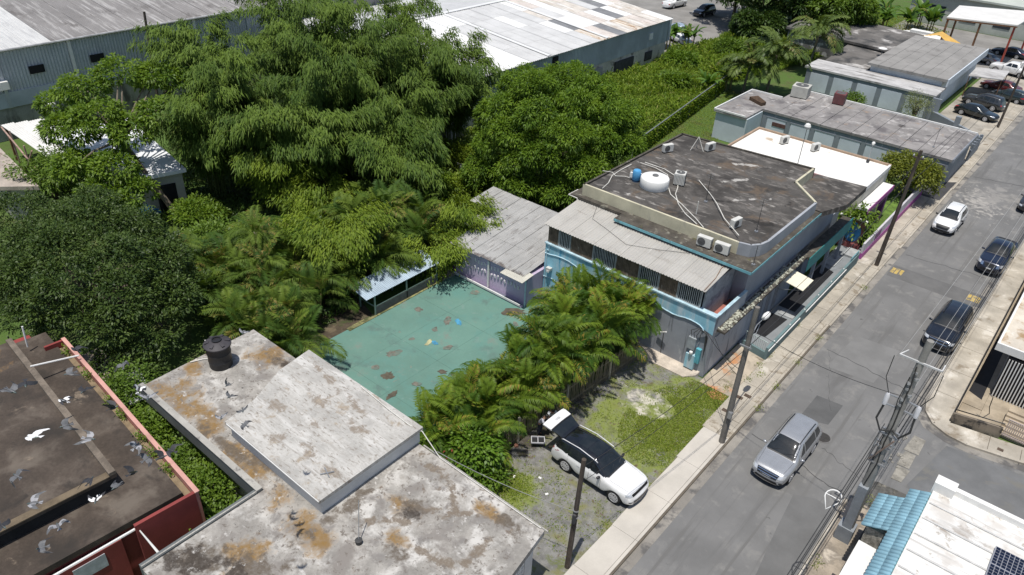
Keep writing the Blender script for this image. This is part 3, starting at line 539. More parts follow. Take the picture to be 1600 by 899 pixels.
B(-12.35, -11.95, 58.9, 59.3, .1, 3.1).build('portal_post', MATS['grey_wall_paint'], wb); B(-12.35, -11.95, 62.9, 63.3, .1, 3.1).build('portal_post', purp, wb)
B(-12.84, -12.80, 59.6, 62.4, .2, 2.5).build('front_door', mat('brown_door', (.16, .09, .05), .6, .2, 2), wb)
mw = thing('mural_wall', 'brown garden wall painted with a large blue oval', 'wall', (-12.5, 57.6, 0))
B(-13.6, -11.7, 57.55, 57.75, .1, 2.4).build('wall', mat('mural_brown', (.22, .10, .07), .8, .2, 1.2, .12, 12, .05), mw)
n = 28; MB().add([(-12.45+.62*math.cos(2*math.pi*k/n), 57.535, 1.35+.85*math.sin(2*math.pi*k/n)) for k in range(n)], [tuple(range(n))]).build('blue_oval', mat('mural_blue', (.05, .25, .55), .6, .1, 1), mw)
B(-13.7, -11.6, 57.5, 57.8, 2.4, 2.5).build('coping', white_p, mw); B(-13.6, -11.6, 57.2, 57.54, .1, .5).build('planter_edge', mat('maroon_paint', (.20, .06, .06), .7, .15, 2), mw)
pw = thing('pink_wall', 'white garden wall with magenta lower band along the pavement', 'wall', (-11.0, 64, 0))
B(-11.12, -10.97, 56.0, 71.8, .62, 1.45).build('upper_wall', mat('lilac_white', (.55, .53, .56), .8, .12, 1, .1, 12, .05, layers=[((.30, .28, .30), 1.2, .62, .74, None, (2, 2, .4))]), pw); B(-11.14, -10.94, 56.0, 71.8, 0, .615).build('lower_band', mag, pw)
for i in range(3): B(-10.965, -10.945, 58.6+i*.55, 59.0+i*.55, .75, 1.25).build('vent_block', purp, pw)
gd = setting('garden_bed'); B(-12.75, -11.14, 59.2, 71.0, 0, .28).build('lawn', mat('lawn_grass', (.12, .20, .035), .95, .4, 1.6, .35, 16, .6, .05), gd)
drv = sheet('driveway', [(-12.6, 71.9), (-9.4, 71.9), (-9.3, 77.5), (-12.6, 74.1)], .128, mat('driveway_asphalt', (.052, .052, .054), .85, .2, .7, .15, 20, .1))
# ---------------------------------------------------------------- long grey building
gp = mat('slate_grey_paint', (.22, .245, .27), .75, .12, .8, .1, 12, .05); pan = mat('pale_blue_panel', (.58, .63, .68), .75, .10, .7, .08, 12, .05, layers=[((.45, .49, .53), .9, .66, .78)])
groof = mat('stained_concrete_roof', (.25, .235, .225), .92, .28, .5, .2, 8, .2, .02, layers=[((.13, .12, .12), .45, .56, .7), ((.45, .43, .41), .8, .62, .74), ((.30, .22, .16), .7, .66, .76), ((.05, .045, .045), .7, 1.0, 1.1, [(-16.0, 80.5, .8, .6, 0), (-13.2, 79.6, .8, .5, 0), (-29.6, 75.5, 1.3, .8, 10)])])
gb = thing('grey_long_building', 'long low grey building with pale wall panels and seamed concrete roof', 'building', (-19, 79, 0))
B(-27.95, -10.1, 74.6, 83.2, 0, 2.8).build('wall', gp, gb); B(-31.4, -28.0, 70.9, 79.3, 0, 2.8).build('annex_wall', mat('annex_pale_blue', (.56, .62, .66), .75, .1, .7, .08, 12, .05), gb)
for i in range(12):
    x0 = -28.1+i*1.515; dy = rng.uniform(-.01, .01)
    B(x0+.02, x0+1.495, 74.52, 83.6, 2.81, 3.03+rng.uniform(0, .02)).build('roof_slab', groof, gb)
B(-31.6, -28.1, 70.7, 79.5, 2.81, 3.0).build('annex_roof', groof, gb)
for a in ((-31.62, -31.5, 70.7, 79.5), (-31.5, -28.1, 79.4, 79.52), (-31.5, -28.2, 70.68, 70.8)): B(*a, 3.0, 3.16).build('roof_lip', white_p, gb)
B(-28.1, -9.92, 83.6, 83.75, 2.81, 3.18).build('roof_lip', white_p, gb); B(-9.92, -9.8, 74.52, 83.75, 2.75, 3.1).build('roof_lip', MATS['grey_parapet'], gb)
for i in range(7):
    x0 = -27.4+i*2.5; B(x0, x0+1.95, 74.57, 74.598, .35, 2.3).build('wall_panel', pan, gb)
    B(x0-.08, x0+2.03, 74.55, 74.6, 2.3, 2.42).build('panel_head', gp, gb)
B(-26.8, -25.4, 74.53, 74.57, 1.6, 2.0).build('vent_grille', mat('rusty_grille', (.12, .06, .05), .8, .3, 4), gb)
B(-12.4, -10.3, 74.5, 74.6, .1, 2.4).build('garage_door', MATS['ac_grille'], gb)
ac('ac_condenser', 'large pale square condenser on the grey seamed roof', (-27.0, 81.4, 3.04), R(8), (1.7, 1.7, 1.15), 'pale', mat('beige_casing', (.50, .49, .44), .6, .12, 2, coord='obj'))
ac('ac_condenser', 'maroon rusted condenser on the grey seamed roof', (-23.1, 82.2, 3.04), R(8), (1.15, 1.15, 1.1), 'top', mat('maroon_casing', (.16, .055, .055), .6, .2, 2, coord='obj'))
tag(MB().prism([(-30.4, 76.2), (-28.6, 75.2), (-28.4, 75.9), (-29.9, 77.2)], 3.0, 3.35).build('brush_heap', mat('dry_brush', (.12, .075, .045), .95, .5, 6, .4, 18, .9, .15)), 'heap of dry brown brush on the pale blue annex roof', 'heap')
mast('thin antenna mast on the grey seamed roof near the street', -12.1, 76.6, 3.04, 2.0)
# ---------------------------------------------------------------- concrete house bottom centre
ch = thing('concrete_house', 'flat-roofed concrete house with rust-stained two-level roof beside the gravel lot', 'house', (-20, 12, 0))
stroof = mat('stained_pale_roof', (.33, .31, .28), .92, .3, .9, .3, 9, .3, .02,
   layers=[((.52, .50, .465), .8, .54, .68), ((.21, .195, .18), 1.2, .57, .70), ((.22, .20, .18), .6, .57, .70), ((.225, .135, .045), .8, .82, 1.0, [(-30.3, 11.7, 1.7, 1.0, 10), (-27.2, 11.4, 4.4, .85, 0), (-22.8, 11.2, 3.2, .95, 0), (-28.6, 16.3, 1.8, .9, 0), (-18.5, 10.9, 1.5, .9, 0), (-19.5, 8.6, 1.3, .9, 0), (-31.0, 13.2, .8, .7, 0), (-16.8, 14.2, .8, .6, 0), (-13.5, 16.4, .9, .35, 0), (-15.6, 12.9, .5, .4, 0)]),
           ((.11, .088, .066), 1.6, .84, .98, [(-20.2, 7.5, 1.7, .8, 30), (-18.6, 8.3, 1.4, .9, 30), (-28.3, 16.5, 1.0, .5, 0), (-16.2, 14.4, .8, .6, 0), (-25, 11.3, 3.2, .45, 0), (-15.2, 12.5, .6, .5, 0), (-12.7, 16.5, .9, .4, 0), (-22.6, 11.8, 1.6, .4, 0), (-18.3, 12.6, .35, 2.6, 0)]),
           ((.15, .115, .085), 1.8, .68, .75), ((.17, .135, .10), 2.0, .86, .98, [(-17, 16.6, 1.8, .3, -8), (-14.8, 15.4, 1.6, .35, 35), (-13.8, 13.3, 1.8, .3, 10), (-16.6, 13.2, 1.7, .3, 40), (-15.4, 16.0, 1.4, .25, -40), (-12.8, 14.6, .3, 1.2, 0)]), ((.05, .045, .04), 3.4, .71, .75, None, (1, 1.8, 1)), ((.05, .04, .032), 1.8, .86, .98, [(-20.6, 7.0, 1.8, .8, 25), (-19.2, 7.6, 1.2, .7, 40), (-27.6, 16.6, .9, .4, 0), (-16.0, 14.2, .5, .35, 0)]), ((.16, .14, .12), 5, .62, .70), ((.50, .48, .45), 3, .67, .76)])
upr = mat('pale_upper_slab', (.42, .405, .375), .92, .2, .8, .26, 9, .25, .015, layers=[((.53, .515, .485), .7, .54, .68, None, (.5, 2, 1)), ((.22, .18, .14), 2.0, .88, 1.0, [(-23.4, 15.4, .9, .55, 0), (-24.6, 13.8, .6, .6, 0), (-24.4, 16.6, 1.8, .22, -10), (-22.0, 16.3, 1.0, .22, -12), (-20.5, 15.4, 1.0, .4, 0), (-23, 12.6, .7, .4, 0), (-21.2, 13, .7, .35, 0), (-19.4, 13, .8, .5, 0), (-22.3, 14.2, .4, .3, 0)]), ((.32, .27, .21), 1.3, .63, .72), ((.36, .34, .31), 2.4, .58, .70, None, (.3, 3, 1)), ((.20, .17, .14), 3.2, .70, .75), ((.24, .215, .185), 6, .60, .70, None, (.5, 1.6, 1)), ((.50, .485, .46), 3.5, .66, .76, None, (.5, 2, 1))])
plain = mat('grey_plaster', (.38, .365, .33), .9, .2, .7, .15, 12, .15, layers=[((.16, .15, .14), 1, .6, .72, None, (2, 2, .25))]); fasc = mat('dark_grey_fascia', (.125, .135, .135), .85, .25, .9, .15, 12, .15); whitew = mat('whitewash', (.60, .60, .585), .85, .12, .8, .1, 12, .1)
B(-31.2, -21.6, 11.0, 17.0, 0, 3.2).build('rear_wall', plain, ch); B(-21.59, -11.75, 6.4, 17.0, 0, 3.2).build('front_wall', whitew, ch)
MB().prism([(-31.5, 10.85), (-21.55, 10.85), (-21.55, 5.6), (-11.05, 5.6), (-11.05, 14.6), (-11.45, 17.25), (-31.65, 17.15)], 3.21, 3.5).build('lower_roof', stroof, ch)
B(-31.5, -21.56, 10.62, 10.84, 2.85, 3.62).build('parapet', fasc, ch); B(-31.5, -21.56, 10.58, 10.86, 3.625, 3.68).build('parapet_cap', plain, ch)
B(-21.8, -21.57, 5.6, 10.6, 2.95, 3.56).build('parapet', fasc, ch)
MB().prism([(-25.25, 11.78), (-18.75, 11.75), (-18.8, 17.32), (-26.75, 17.3), (-26.5, 15.4), (-25.6, 13.4)], 3.51, 4.28).build('upper_slab_wall', whitew, ch)
MB().prism([(-25.35, 11.62), (-18.6, 11.6), (-18.65, 17.4), (-26.95, 17.4), (-26.65, 15.4), (-25.7, 13.4)], 4.285, 4.46).build('upper_slab', upr, ch)
MB().beam((-25.2, 11.59, 4.44), (-18.6, 11.57, 4.44), .03, .06).build('drip_edge', white_p, ch)
MB().tube([(-22.8, 17.3, 4.5), (-20.6, 17.1, 4.52), (-19.2, 17.05, 4.5), (-18.6, 17.3, 4.3), (-17.4, 17.2, 3.56), (-14.5, 17.2, 3.56), (-11.6, 17.2, 3.56)], .022, 5).build('conduit', pvc, ch)
scal = B(-.09, .09, -.03, .03, 0, .05).mesh('edge_tile', plain)
for i in range(44): inst(scal, 'edge_tile', ch, Vector((-18.4+i*.163, 17.27, 3.5)) - wloc(ch))
for i in range(30): inst(scal, 'edge_tile', ch, Vector((-21.62, 5.7+i*.17, 3.56)) - wloc(ch), (0, 0, R(90)))
brk = MB()
for a in ((-.13, .13, -.04, .04, 0, .03), (-.13, .13, -.04, .04, .23, .26), (-.13, -.10, -.04, .04, .03, .23), (.10, .13, -.04, .04, .03, .23)): brk.box(*a)
brk.obox((0, 0, .13), (.26, .06, .03), (0, R(45), 0)); brk.obox((0, 0, .13), (.26, .06, .03), (0, R(-45), 0)); bkm = brk.mesh('breeze_block', white_p)
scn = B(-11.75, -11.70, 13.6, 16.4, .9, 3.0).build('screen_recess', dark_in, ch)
for i in range(10):
    for j in range(8): inst(bkm, 'breeze_block', scn, Vector((-11.66, 13.75+i*.265, .92+j*.262)) - wloc(scn), (0, 0, R(90)))
t = thing('water_tank', 'tall black ribbed water tank with domed lid on the stained roof', 'water tank', (-30.2, 14.3, 3.5)); c = (-30.2, 14.3, 3.5)
MB().lathe([(.55, 0), (.57, .05), (.57, .35), (.59, .40), (.57, .45), (.58, .8), (.60, .85), (.58, .9), (.60, 1.2), (.66, 1.25), (.66, 1.32)], c, 32).build('body', blackp, t, True)
MB().lathe([(.68, 1.30), (.68, 1.36), (.5, 1.46), (.30, 1.54), (.24, 1.55)], c, 32).build('shoulder', mat('faded_black_plastic', (.055, .05, .055), .6, .2, 2, .1, 20, .05, coord='obj'), t, True)
MB().lathe([(.24, 1.54), (.25, 1.62), (.20, 1.62), (.20, 1.56)], c, 20).build('lid_rim', blackp, t, True)
for k in range(6):
    a = k*1.047; MB().obox((c[0]+.48*math.cos(a), c[1]+.48*math.sin(a), c[2]+1.46), (.22, .14, .1), (0, .25, a)).build('lug', MATS['faded_black_plastic'], t)
MB().tube([(-31.0, 14.1, 3.55), (-31.0, 14.1, 4.75), (-30.75, 14.2, 4.75)], .03, 6).build('inlet_pipe', pvc, t); MB().tube([(-31.45, 13.3, 3.55), (-31.2, 13.9, 3.55), (-31.0, 14.1, 3.55), (-30.5, 14.0, 3.56)], .03, 6).build('outlet_pipe', pvc, t)
t = thing('broom_mast', 'thin mast stuck in a small dark pot on the stained front roof', 'mast', (-16.5, 11.8, 3.5))
MB().lathe([(.13, 0), (.15, .2), (.11, .22)], (-16.5, 11.8, 3.5), 12).build('pot', MATS['dark_conduit'], t, True); MB().tube([(-16.5, 11.8, 3.6), (-16.95, 12.3, 5.2)], .018, 5).build('mast', steel, t)
t = thing('roof_bracket', 'small grey bracket lying on the corner of the pale upper slab', 'bracket', (-19.6, 12.7, 4.46)); MB().beam((-19.7, 12.5, 4.5), (-19.4, 13.0, 4.5), .04, .04).build('bar', steel, t); MB().beam((-19.85, 12.85, 4.52), (-19.3, 12.65, 4.52), .04, .04).build('cross_bar', steel, t)
# ---------------------------------------------------------------- red house bottom left
rh = thing('red_house', 'red-walled house with dark brown flat roof at lower left', 'house', (-31, 6, 0))
brroof = mat('brown_stained_roof', (.072, .056, .044), .95, .34, .5, .3, 8, .25, .02, layers=[((.135, .112, .09), .5, .56, .74), ((.036, .03, .025), .6, .56, .70), ((.20, .12, .05), 1.0, .95, 1.08, [(-37.5, 6.2, 1.6, 1.2, 0), (-36.6, 4.6, 1.4, .6, 0)]), ((.24, .19, .14), .9, .68, .78)])
redp = mat('red_wall_paint', (.235, .045, .040), .75, .18, .8, .1, 12, .08); pinkp = mat('pink_parapet_paint', (.47, .20, .16), .8, .2, .9, .12, 12, .1, layers=[((.30, .20, .15), 1.3, .64, .74)])
def rh_pt(u, v): a = R(-3.6); return (-25.0 + u*math.cos(a) - v*math.sin(a), 7.6 + u*math.sin(a) + v*math.cos(a))   # u east, v north, at the roof's north-east corner
def rprism(u0, u1, v0, v1, z0, z1): return MB().prism([rh_pt(u0, v0), rh_pt(u1, v0), rh_pt(u1, v1), rh_pt(u0, v1)], z0, z1)
rprism(-15, 1.0, -12, .35, 0, 3.3).build('wall', redp, rh)
rprism(-14.2, 1.15, -14, .98, 3.31, 3.6).build('lower_roof', brroof, rh)
rprism(-13.2, -1.0, -14, -.75, 3.61, 4.2).build('raised_wall', mat('black_stained_wall', (.02, .02, .02), .95, .3, 1, .2, 12, .2), rh)
rprism(-13.3, -.9, -14, -.68, 4.205, 4.38).build('raised_roof', brroof, rh); rprism(-13.3, -.9, -.95, -.68, 4.385, 4.55).build('upstand', mat('stained_upstand', (.17, .14, .11), .95, .35, 1.5, .3, 12, .3), rh)
rprism(-1.2, -.85, -14, -.96, 4.385, 4.43).build('roof_lip', mat('ochre_lip', (.15, .115, .075), .95, .3, 2), rh)
rprism(-12.6, 1.75, 1.28, 1.42, 0, 3.84).build('north_parapet', pinkp, rh); rprism(-12.6, -12.46, .4, 1.28, 0, 3.84).build('end_parapet', redp, rh)
rprism(-12.65, 1.8, 1.26, 1.45, 3.845, 3.89).build('parapet_cap', mat('pale_pink_cap', (.55, .30, .25), .8, .2, 1), rh)
rprism(1.6, 1.76, -1.2, 1.28, 0, 3.84).build('east_parapet', redp, rh); rprism(-12.4, 1.58, 1.0, 1.26, 2.9, 3.5).build('gutter_bed', mat('ochre_gutter', (.22, .165, .10), .9, .3, 2), rh)
rprism(1.16, 1.30, -6.4, -1.7, 0, 3.1).build('front_wall', redp, rh)
for a, b in ((-3.6, -2.4), (-5.6, -4.4)): rprism(1.30, 1.33, a, b, 2.2, 2.9).build('jalousie_window', mat('grey_jalousie', (.42, .43, .45), .5, .2, 3), rh)
q = [rh_pt(1.75, -6.8), rh_pt(1.6, -1.1), rh_pt(3.0, -.9), rh_pt(4.7, -.9)]
MB().tube([(*q[0], 3.6), (*q[1], 3.55), (*q[2], 2.9), (*q[3], 2.4)], .06, 6).build('white_gutter', white_p, rh)
for i in range(14): MB().tube([(*rh_pt(1.9+i*.16, -4.5), .2), (*rh_pt(1.9+i*.16, -4.5), 2.2)], .015, 5).build('gate_bar', rust_br, rh)
MB().tube([(*rh_pt(-10.2, -.8), 4.6), (*rh_pt(-10.2, 1.3), 4.15)], .045, 6).build('cross_pipe', white_p, rh)
MB().tube([(*rh_pt(-13.0, -.2), 3.9), (*rh_pt(-13.05, -.1), 5.1)], .05, 6).build('vent_pipe', white_p, rh)
sheet('alley_floor', [(-41, 9.6), (-22.0, 8.9), (-22.0, 10.9), (-41, 12.5)], .02, MATS['corner_paving'])
tag(MB().prism([(-34.6, 10.7), (-32.2, 10.2), (-31.9, 11.2), (-34.4, 11.9)], [2.2, 2.2, 2.3, 2.3], [2.25, 2.25, 2.35, 2.35]).build('lean_to_roof', mat('weathered_board', (.36, .37, .36), .9, .25, 2, .2, 12, .2)), 'pale weathered lean-to sheet behind the bushes in the alley', 'roof')
tag(MB().tube([(-30.9, 10.3, 1.7), (-30.1, 10.45, 1.8)], .05, 6).build('drain_pipe', pvc), 'short white drain pipe poking from the wall in the alley', 'pipe')
# ---------------------------------------------------------------- lilac shed and tin shelter by the court
sh = thing('lilac_shed', 'lilac shed with white ornaments and long grey corrugated roof beside the court', 'shed', (-28.6, 36.5, 0))
lil = mat('lilac_paint', (.50, .42, .56), .8, .10, .8, .08, 12, .05, layers=[((.38, .32, .43), 1.1, .66, .76, None, (2, 2, .4))])
MB().prism([(-31.75, 33.15), (-25.35, 33.35), (-25.35, 40.4), (-34.5, 40.4)], 0, 2.3).build('wall', lil, sh)
B(-31.7, -25.5, 32.93, 33.12, 0, .16).build('plinth', lil, sh); B(-31.65, -25.6, 32.86, 32.925, .16, .30).build('white_plinth_rail', white_p, sh)
B(-28.72, -28.6, 33.1, 33.2, .2, 2.28).build('white_post', white_p, sh)
orn = MB().lathe([(.02, -.17), (.075, -.1), (.05, 0), (.085, .1), (.02, .17)], (0, 0, 0), 8).mesh('ornament', mat('white_ornament', (.66, .63, .66), .7, .15, 3, coord='obj'), True)
for r_, zz in ((0, 1.85), (1, 1.25)):
    for i in range(19):
        x = -31.35+i*.29
        if i in (3, 4, 9): continue
        inst(orn, 'ornament', sh, Vector((x, 33.14+(x+31.75)*.031, zz+.05*math.sin(i*1.7))) - wloc(sh), (0, .25*math.sin(i*2.1), 0))
B(-31.95, -31.75, 33.1, 33.3, 0, 2.3).build('corner_post', purp, sh)
tin = mat('old_tin_sheet', (.40, .395, .38), .55, .12, .7, .12, 10, .08, metal=.2, layers=[((.22, .205, .19), 1.6, .60, .72, None, (3, .5, 1)), ((.13, .11, .10), 1.2, .95, 1.08, [(-28, 33.0, 5, .5, 1)]), ((.52, .50, .47), 1, .62, .72, None, (4, .3, 1))])
a_ = math.atan2(.75, 7.6)
for row, (y0, L, z0) in enumerate(((32.90, 2.52, 2.44), (35.3, 2.7, 2.68), (37.9, 2.7, 2.93))):
    v_, f_ = corrug(.98, L, .14, .035); me = MB().add(v_, f_).mesh('tin_sheet', tin, fix=False); k0 = 0 if row == 0 else (-1 if row == 1 else -3)
    for i in range(k0, 7):
        x = -31.6+i*.93
        inst(me, 'tin_sheet', sh, Vector((x, y0+max(0, x+31.75)*.03+rng.uniform(-.04, .04), z0+(i % 2)*.008+row*.012)) - wloc(sh), (math.atan2(.1*2.6, 2.6)+.0, rng.uniform(-.008, .008), rng.uniform(-.006, .006)))
v_, f_ = corrug(1.9, 1.2, .14, .035); inst(MB().add(v_, f_).mesh('tin_sheet', mat('pale_tin', (.55, .53, .46), .6, .15, 1, .1, 10, .05)), 'tin_sheet', sh, Vector((-26.1, 32.45, 2.38)) - wloc(sh), (.09, 0, 0))
MB().tube([(-25.45, 33.2, .05), (-25.45, 33.2, 2.35)], .05, 6).build('downpipe', mold, sh)
st = thing('tin_shelter', 'open shelter with sloping blue-grey tin roof at the edge of the court', 'shelter', (-32.3, 28.6, 0))
btin = mat('blue_grey_tin', (.33, .41, .48), .5, .15, .9, .1, 10, .06, metal=.2); gpost = mat('pale_green_post', (.22, .30, .25), .6, .2, 2)
v_, f_ = corrug(.95, 1.75, .14, .03); me = MB().add(v_, f_).mesh('tin_sheet', btin, fix=False)
for i in range(7): inst(me, 'tin_sheet', st, Vector((-31.72, 25.5+i*.92, 1.56+(i % 2)*.006)) - wloc(st), (.20, 0, R(90)))
for y in (25.75, 28.5, 31.3): B(-31.82, -31.74, y-.04, y+.04, 0, 1.56).build('post', gpost, st); B(-33.3, -33.22, y-.04, y+.04, 0, 1.84).build('post', gpost, st)
for y in (27.1, 29.9): B(-31.81, -31.75, y-.03, y+.03, 0, .7).build('rail_post', gpost, st)
MB().beam((-31.78, 25.7, .72), (-31.78, 31.3, .72), .05, .05).build('hand_rail', gpost, st); MB().beam((-31.78, 25.6, 1.53), (-31.78, 31.5, 1.53), .05, .05).build('eave_beam', gpost, st); MB().beam((-33.26, 25.75, .72), (-31.78, 25.75, .72), .05, .05).build('hand_rail', gpost, st)
B(-31.76, -31.74, 25.8, 31.25, .1, .66).build('mesh_panel', mat('dark_wire_mesh', (.10, .10, .095), .8, .2, 3), st)
# ---------------------------------------------------------------- picket fence of the lot
pf = thing('picket_fence', 'rusty cream picket fence under the palm hedge beside the lot', 'fence', (-17.5, 27, .06))
pk = MB().box(-.016, .016, -.016, .016, 0, 1.55).add([(-.016, -.016, 1.55), (.016, -.016, 1.55), (.016, .016, 1.55), (-.016, .016, 1.55), (0, 0, 1.64)], [(0, 1, 4), (1, 2, 4), (2, 3, 4), (3, 0, 4)]).mesh('picket', mat('cream_rusty_picket', (.30, .25, .17), .7, .3, 4, .2, 20, .1))
for i in range(112): inst(pk, 'picket', pf, Vector((-17.95+i*.0095, 19.4+i*.128, .06)) - wloc(pf), (rng.uniform(-.02, .02), rng.uniform(-.03, .03), 0))
for z_ in (.35, 1.4): MB().beam((-17.97, 19.35, z_), (-16.9, 33.7, z_), .035, .045).build('rail', MATS['cream_rusty_picket'], pf)
for k in (0, 30, 60, 90): B(-17.95+k*.0095-.05, -17.95+k*.0095+.05, 19.34+k*.128, 19.44+k*.128, 0, 1.75).build('post', mat('concrete_post', (.42, .38, .30), .9, .25, 3), pf)
MB().beam((-18.7, 19.2, 1.65), (-17.9, 19.4, 1.75), .07, .07).build('gate_rail', MATS['concrete_post'], pf)
# ---------------------------------------------------------------- white house bottom right with blue tiles and solar panel
wh = thing('solar_house', 'white flat-roofed corner house with blue barrel-tile eave and solar panel', 'house', (4, 24, 0))
wr2 = mat('white_roof_paint', (.72, .71, .68), .75, .08, .6, .08, 10, .08, layers=[((.30, .26, .22), 1.6, .95, 1.10, [(1.5, 28.2, 1.0, .5, -20), (.5, 29.4, .5, .35, 0), (.9, 27.6, .8, .2, -20), (2.2, 28.0, .8, .2, -15)]), ((.56, .53, .49), .8, .56, .70), ((.36, .32, .27), 2.0, .66, .74), ((.48, .46, .43), 1.2, .60, .70, None, (.25, 3, 1))])
B(.0, 16, 10, 29.9, 0, 4.15).build('wall', whitew, wh); B(-.02, 16, 10, 29.9, 4.16, 4.34).build('roof', wr2, wh)
B(.65, 16, 29.9, 30.15, 3.9, 4.62).build('north_parapet', white_p, wh); B(-.1, .72, 29.6, 30.2, 3.9, 4.80).build('corner_block', white_p, wh)
for i in range(7): B(.05, 16, 28.7-i*1.05, 28.78-i*1.05, 4.341, 4.40).build('roof_rib', mat('shaded_grey_rib', (.56, .55, .53), .8, .2, 2), wh)  # ribs greyer than the roof, their shading put into the colour
tilem = mat('blue_glazed_tile', (.25, .44, .53), .7, .15, 1.5, .1, 10, .05, spec=.6)
tl = MB(); prof = [(math.cos(math.pi*k/6)*.105, math.sin(math.pi*k/6)*.085) for k in range(7)]
tl.add([(0, a, b+.005) for a, b in prof] + [(.42, a*.92, b*.92+.02) for a, b in prof] + [(0, a*.8, b*.72) for a, b in prof], [(k, k+1, 8+k, 7+k) for k in range(6)] + [(14+k, 15+k, k+1, k) for k in range(6)])
tm = tl.mesh('roof_tile', tilem, True)
tb = MB().prism([(-.75, 16), (0, 16), (0, 29.6), (-.75, 29.6)], [3.85, 4.14, 4.14, 3.85], [3.88, 4.17, 4.17, 3.88]).build('eave_board', MATS['teal_fascia'], wh)
for i in range(62):
    y = 29.45-i*.215
    inst(tm, 'roof_tile', wh, Vector((-.80, y, 3.88)) - wloc(wh), (0, -.37, 0)); inst(tm, 'roof_tile', wh, Vector((-.42, y+.005, 4.03)) - wloc(wh), (0, -.37, 0))
pb = MB().prism([(-1.75, 26.8), (-.8, 26.8), (-.8, 29.1), (-1.75, 29.1)], [3.2, 3.6, 3.6, 3.2], [3.23, 3.63, 3.63, 3.23]).build('porch_board', MATS['teal_fascia'], wh)
for i in range(11):
    for k in range(3): inst(tm, 'roof_tile', wh, Vector((-1.8+k*.34, 28.98-i*.212, 3.24+k*.14)) - wloc(wh), (0, -.40, 0))
B(-1.6, -.9, 26.9, 27.1, 0, 3.2).build('porch_post', mat('stone_veneer', (.42, .39, .33), .9, .5, 6, .5, 14, .8, .08), wh); B(-1.6, -.9, 28.8, 29.0, 0, 3.2).build('porch_post', MATS['stone_veneer'], wh)
B(-1.62, -.6, 16, 26.3, 2.72, 2.84).build('white_awning', white_p, wh)
B(-1.75, -1.62, 26.5, 31.6, .1, 1.3).build('porch_rail_wall', mat('dark_rail', (.05, .045, .045), .6, .2, 3), wh)
B(-1.9, -1.7, 24.2, 24.5, .1, 2.2).build('dark_post', MATS['dark_rail'], wh)
sp = thing('photovoltaic_array', 'dark blue gridded solar panel on the white roof', 'solar panel', (3.9, 27, 4.45)); frame = mat('panel_frame', (.5, .5, .52), .4, .1, 2, metal=.6)
B(2.7, 5.1, 24.4, 28.05, 4.45, 4.49).build('frame', frame, sp); cell = B(0, .142, 0, .142, 0, .006).mesh('cell', mat('solar_cell', (.008, .012, .03), .2, .2, 3, spec=.7))
for i in range(14):
    for j in range(14): inst(cell, 'cell', sp, Vector((2.74+i*.167+(.04 if i > 6 else 0), 27.88-j*.167-(.05 if j > 5 else 0), 4.491)) - wloc(sp))
# ---------------------------------------------------------------- house on the right corner
h2 = thing('corner_house', 'house with white-edged flat roof behind a dark railed wall at the corner', 'house', (3, 50, 0))
cr2 = mat('buff_wall', (.40, .33, .24), .85, .2, .8, .15, 12, .1); r2m = mat('brown_stained_white_roof', (.62, .56, .47), .85, .2, .6, .15, 10, .15, layers=[((.33, .22, .12), .8, .56, .72), ((.75, .72, .66), .7, .62, .74)])
B(.35, 14, 45.8, 66, 0, 3.2).build('wall', mat('grey_house_wall', (.30, .30, .31), .85, .15, .8), h2); B(-.30, 14, 45.2, 66, 3.21, 3.4).build('roof', r2m, h2)
for a in ((-.42, -.3, 45.2, 66), (-.42, 14, 45.06, 45.2)): B(*a, 3.15, 3.62).build('roof_edge', white_p, h2)
B(-.7, .35, 43.2, 66, 0, .2).build('porch_floor', mat('porch_concrete', (.36, .30, .22), .9, .25, 1, .2, 12, .2), h2); B(.36, 6, 41.9, 45.79, 0, .18).build('porch_floor', MATS['porch_concrete'], h2); MB().prism([(-.67, 41.16), (6, 42.7), (6, 41.9), (.36, 41.9), (.35, 43.19), (-.67, 43.19)][:1]+[(.36, 41.42), (.35, 43.19), (-.67, 43.19)], 0, .16).build('porch_floor', MATS['porch_concrete'], h2); B(.36, 14, 41.75, 41.899, 0, .14).build('porch_edge', MATS['porch_concrete'], h2)
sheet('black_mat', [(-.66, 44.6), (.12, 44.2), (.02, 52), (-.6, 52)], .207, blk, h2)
for i in range(12): B(.45+i*.16, .51+i*.16, 45.0, 45.05, .2, 2.9).build('window_bar', white_p, h2)
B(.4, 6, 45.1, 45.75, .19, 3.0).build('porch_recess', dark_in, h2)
for i in range(5): B(1.5, 6, 42.1+i*.32, 42.42+i*.32, .18, .3+i*.12).build('stair', cr2, h2)
gtm = mat('pale_pink_gate', (.50, .42, .38), .6, .2, 2)
for i in range(14): B(1.7+i*.1, 1.75+i*.1, 41.66, 41.70, .2, 1.35).build('gate_bar', gtm, h2)
for z_ in (.25, 1.3): B(1.65, 3.1, 41.65, 41.71, z_, z_+.06).build('gate_rail', gtm, h2)
lw = thing('railed_wall', 'low dark-topped garden wall with iron rail round the corner house', 'wall', (-.8, 48, 0)); irn = mat('black_iron', (.025, .023, .022), .5, .2, 3)
buf = mat('mould_black_wall', (.24, .20, .155), .95, .3, .9, .2, 12, .2, layers=[((.03, .03, .03), 1.2, .5, .62)])
B(-.82, -.68, 41.15, 64, 0, .5).build('wall', cr2, lw); MB().prism([(-.82, 41.0), (1.62, 41.55), (1.6, 41.7), (-.82, 41.15)], 0, .72).build('south_wall', buf, lw)
MB().tube([(-.75, 64, .95), (-.75, 41.1, .95), (1.6, 41.62, 1.0)], .04, 6).build('top_rail', irn, lw); MB().tube([(-.75, 64, .62), (-.75, 41.1, .62)], .025, 6).build('mid_rail', irn, lw)
for i in range(24): MB().tube([(-.75, 41.2+i*.95, .5), (-.75, 41.2+i*.95, .95)], .022, 5).build('baluster', irn, lw)
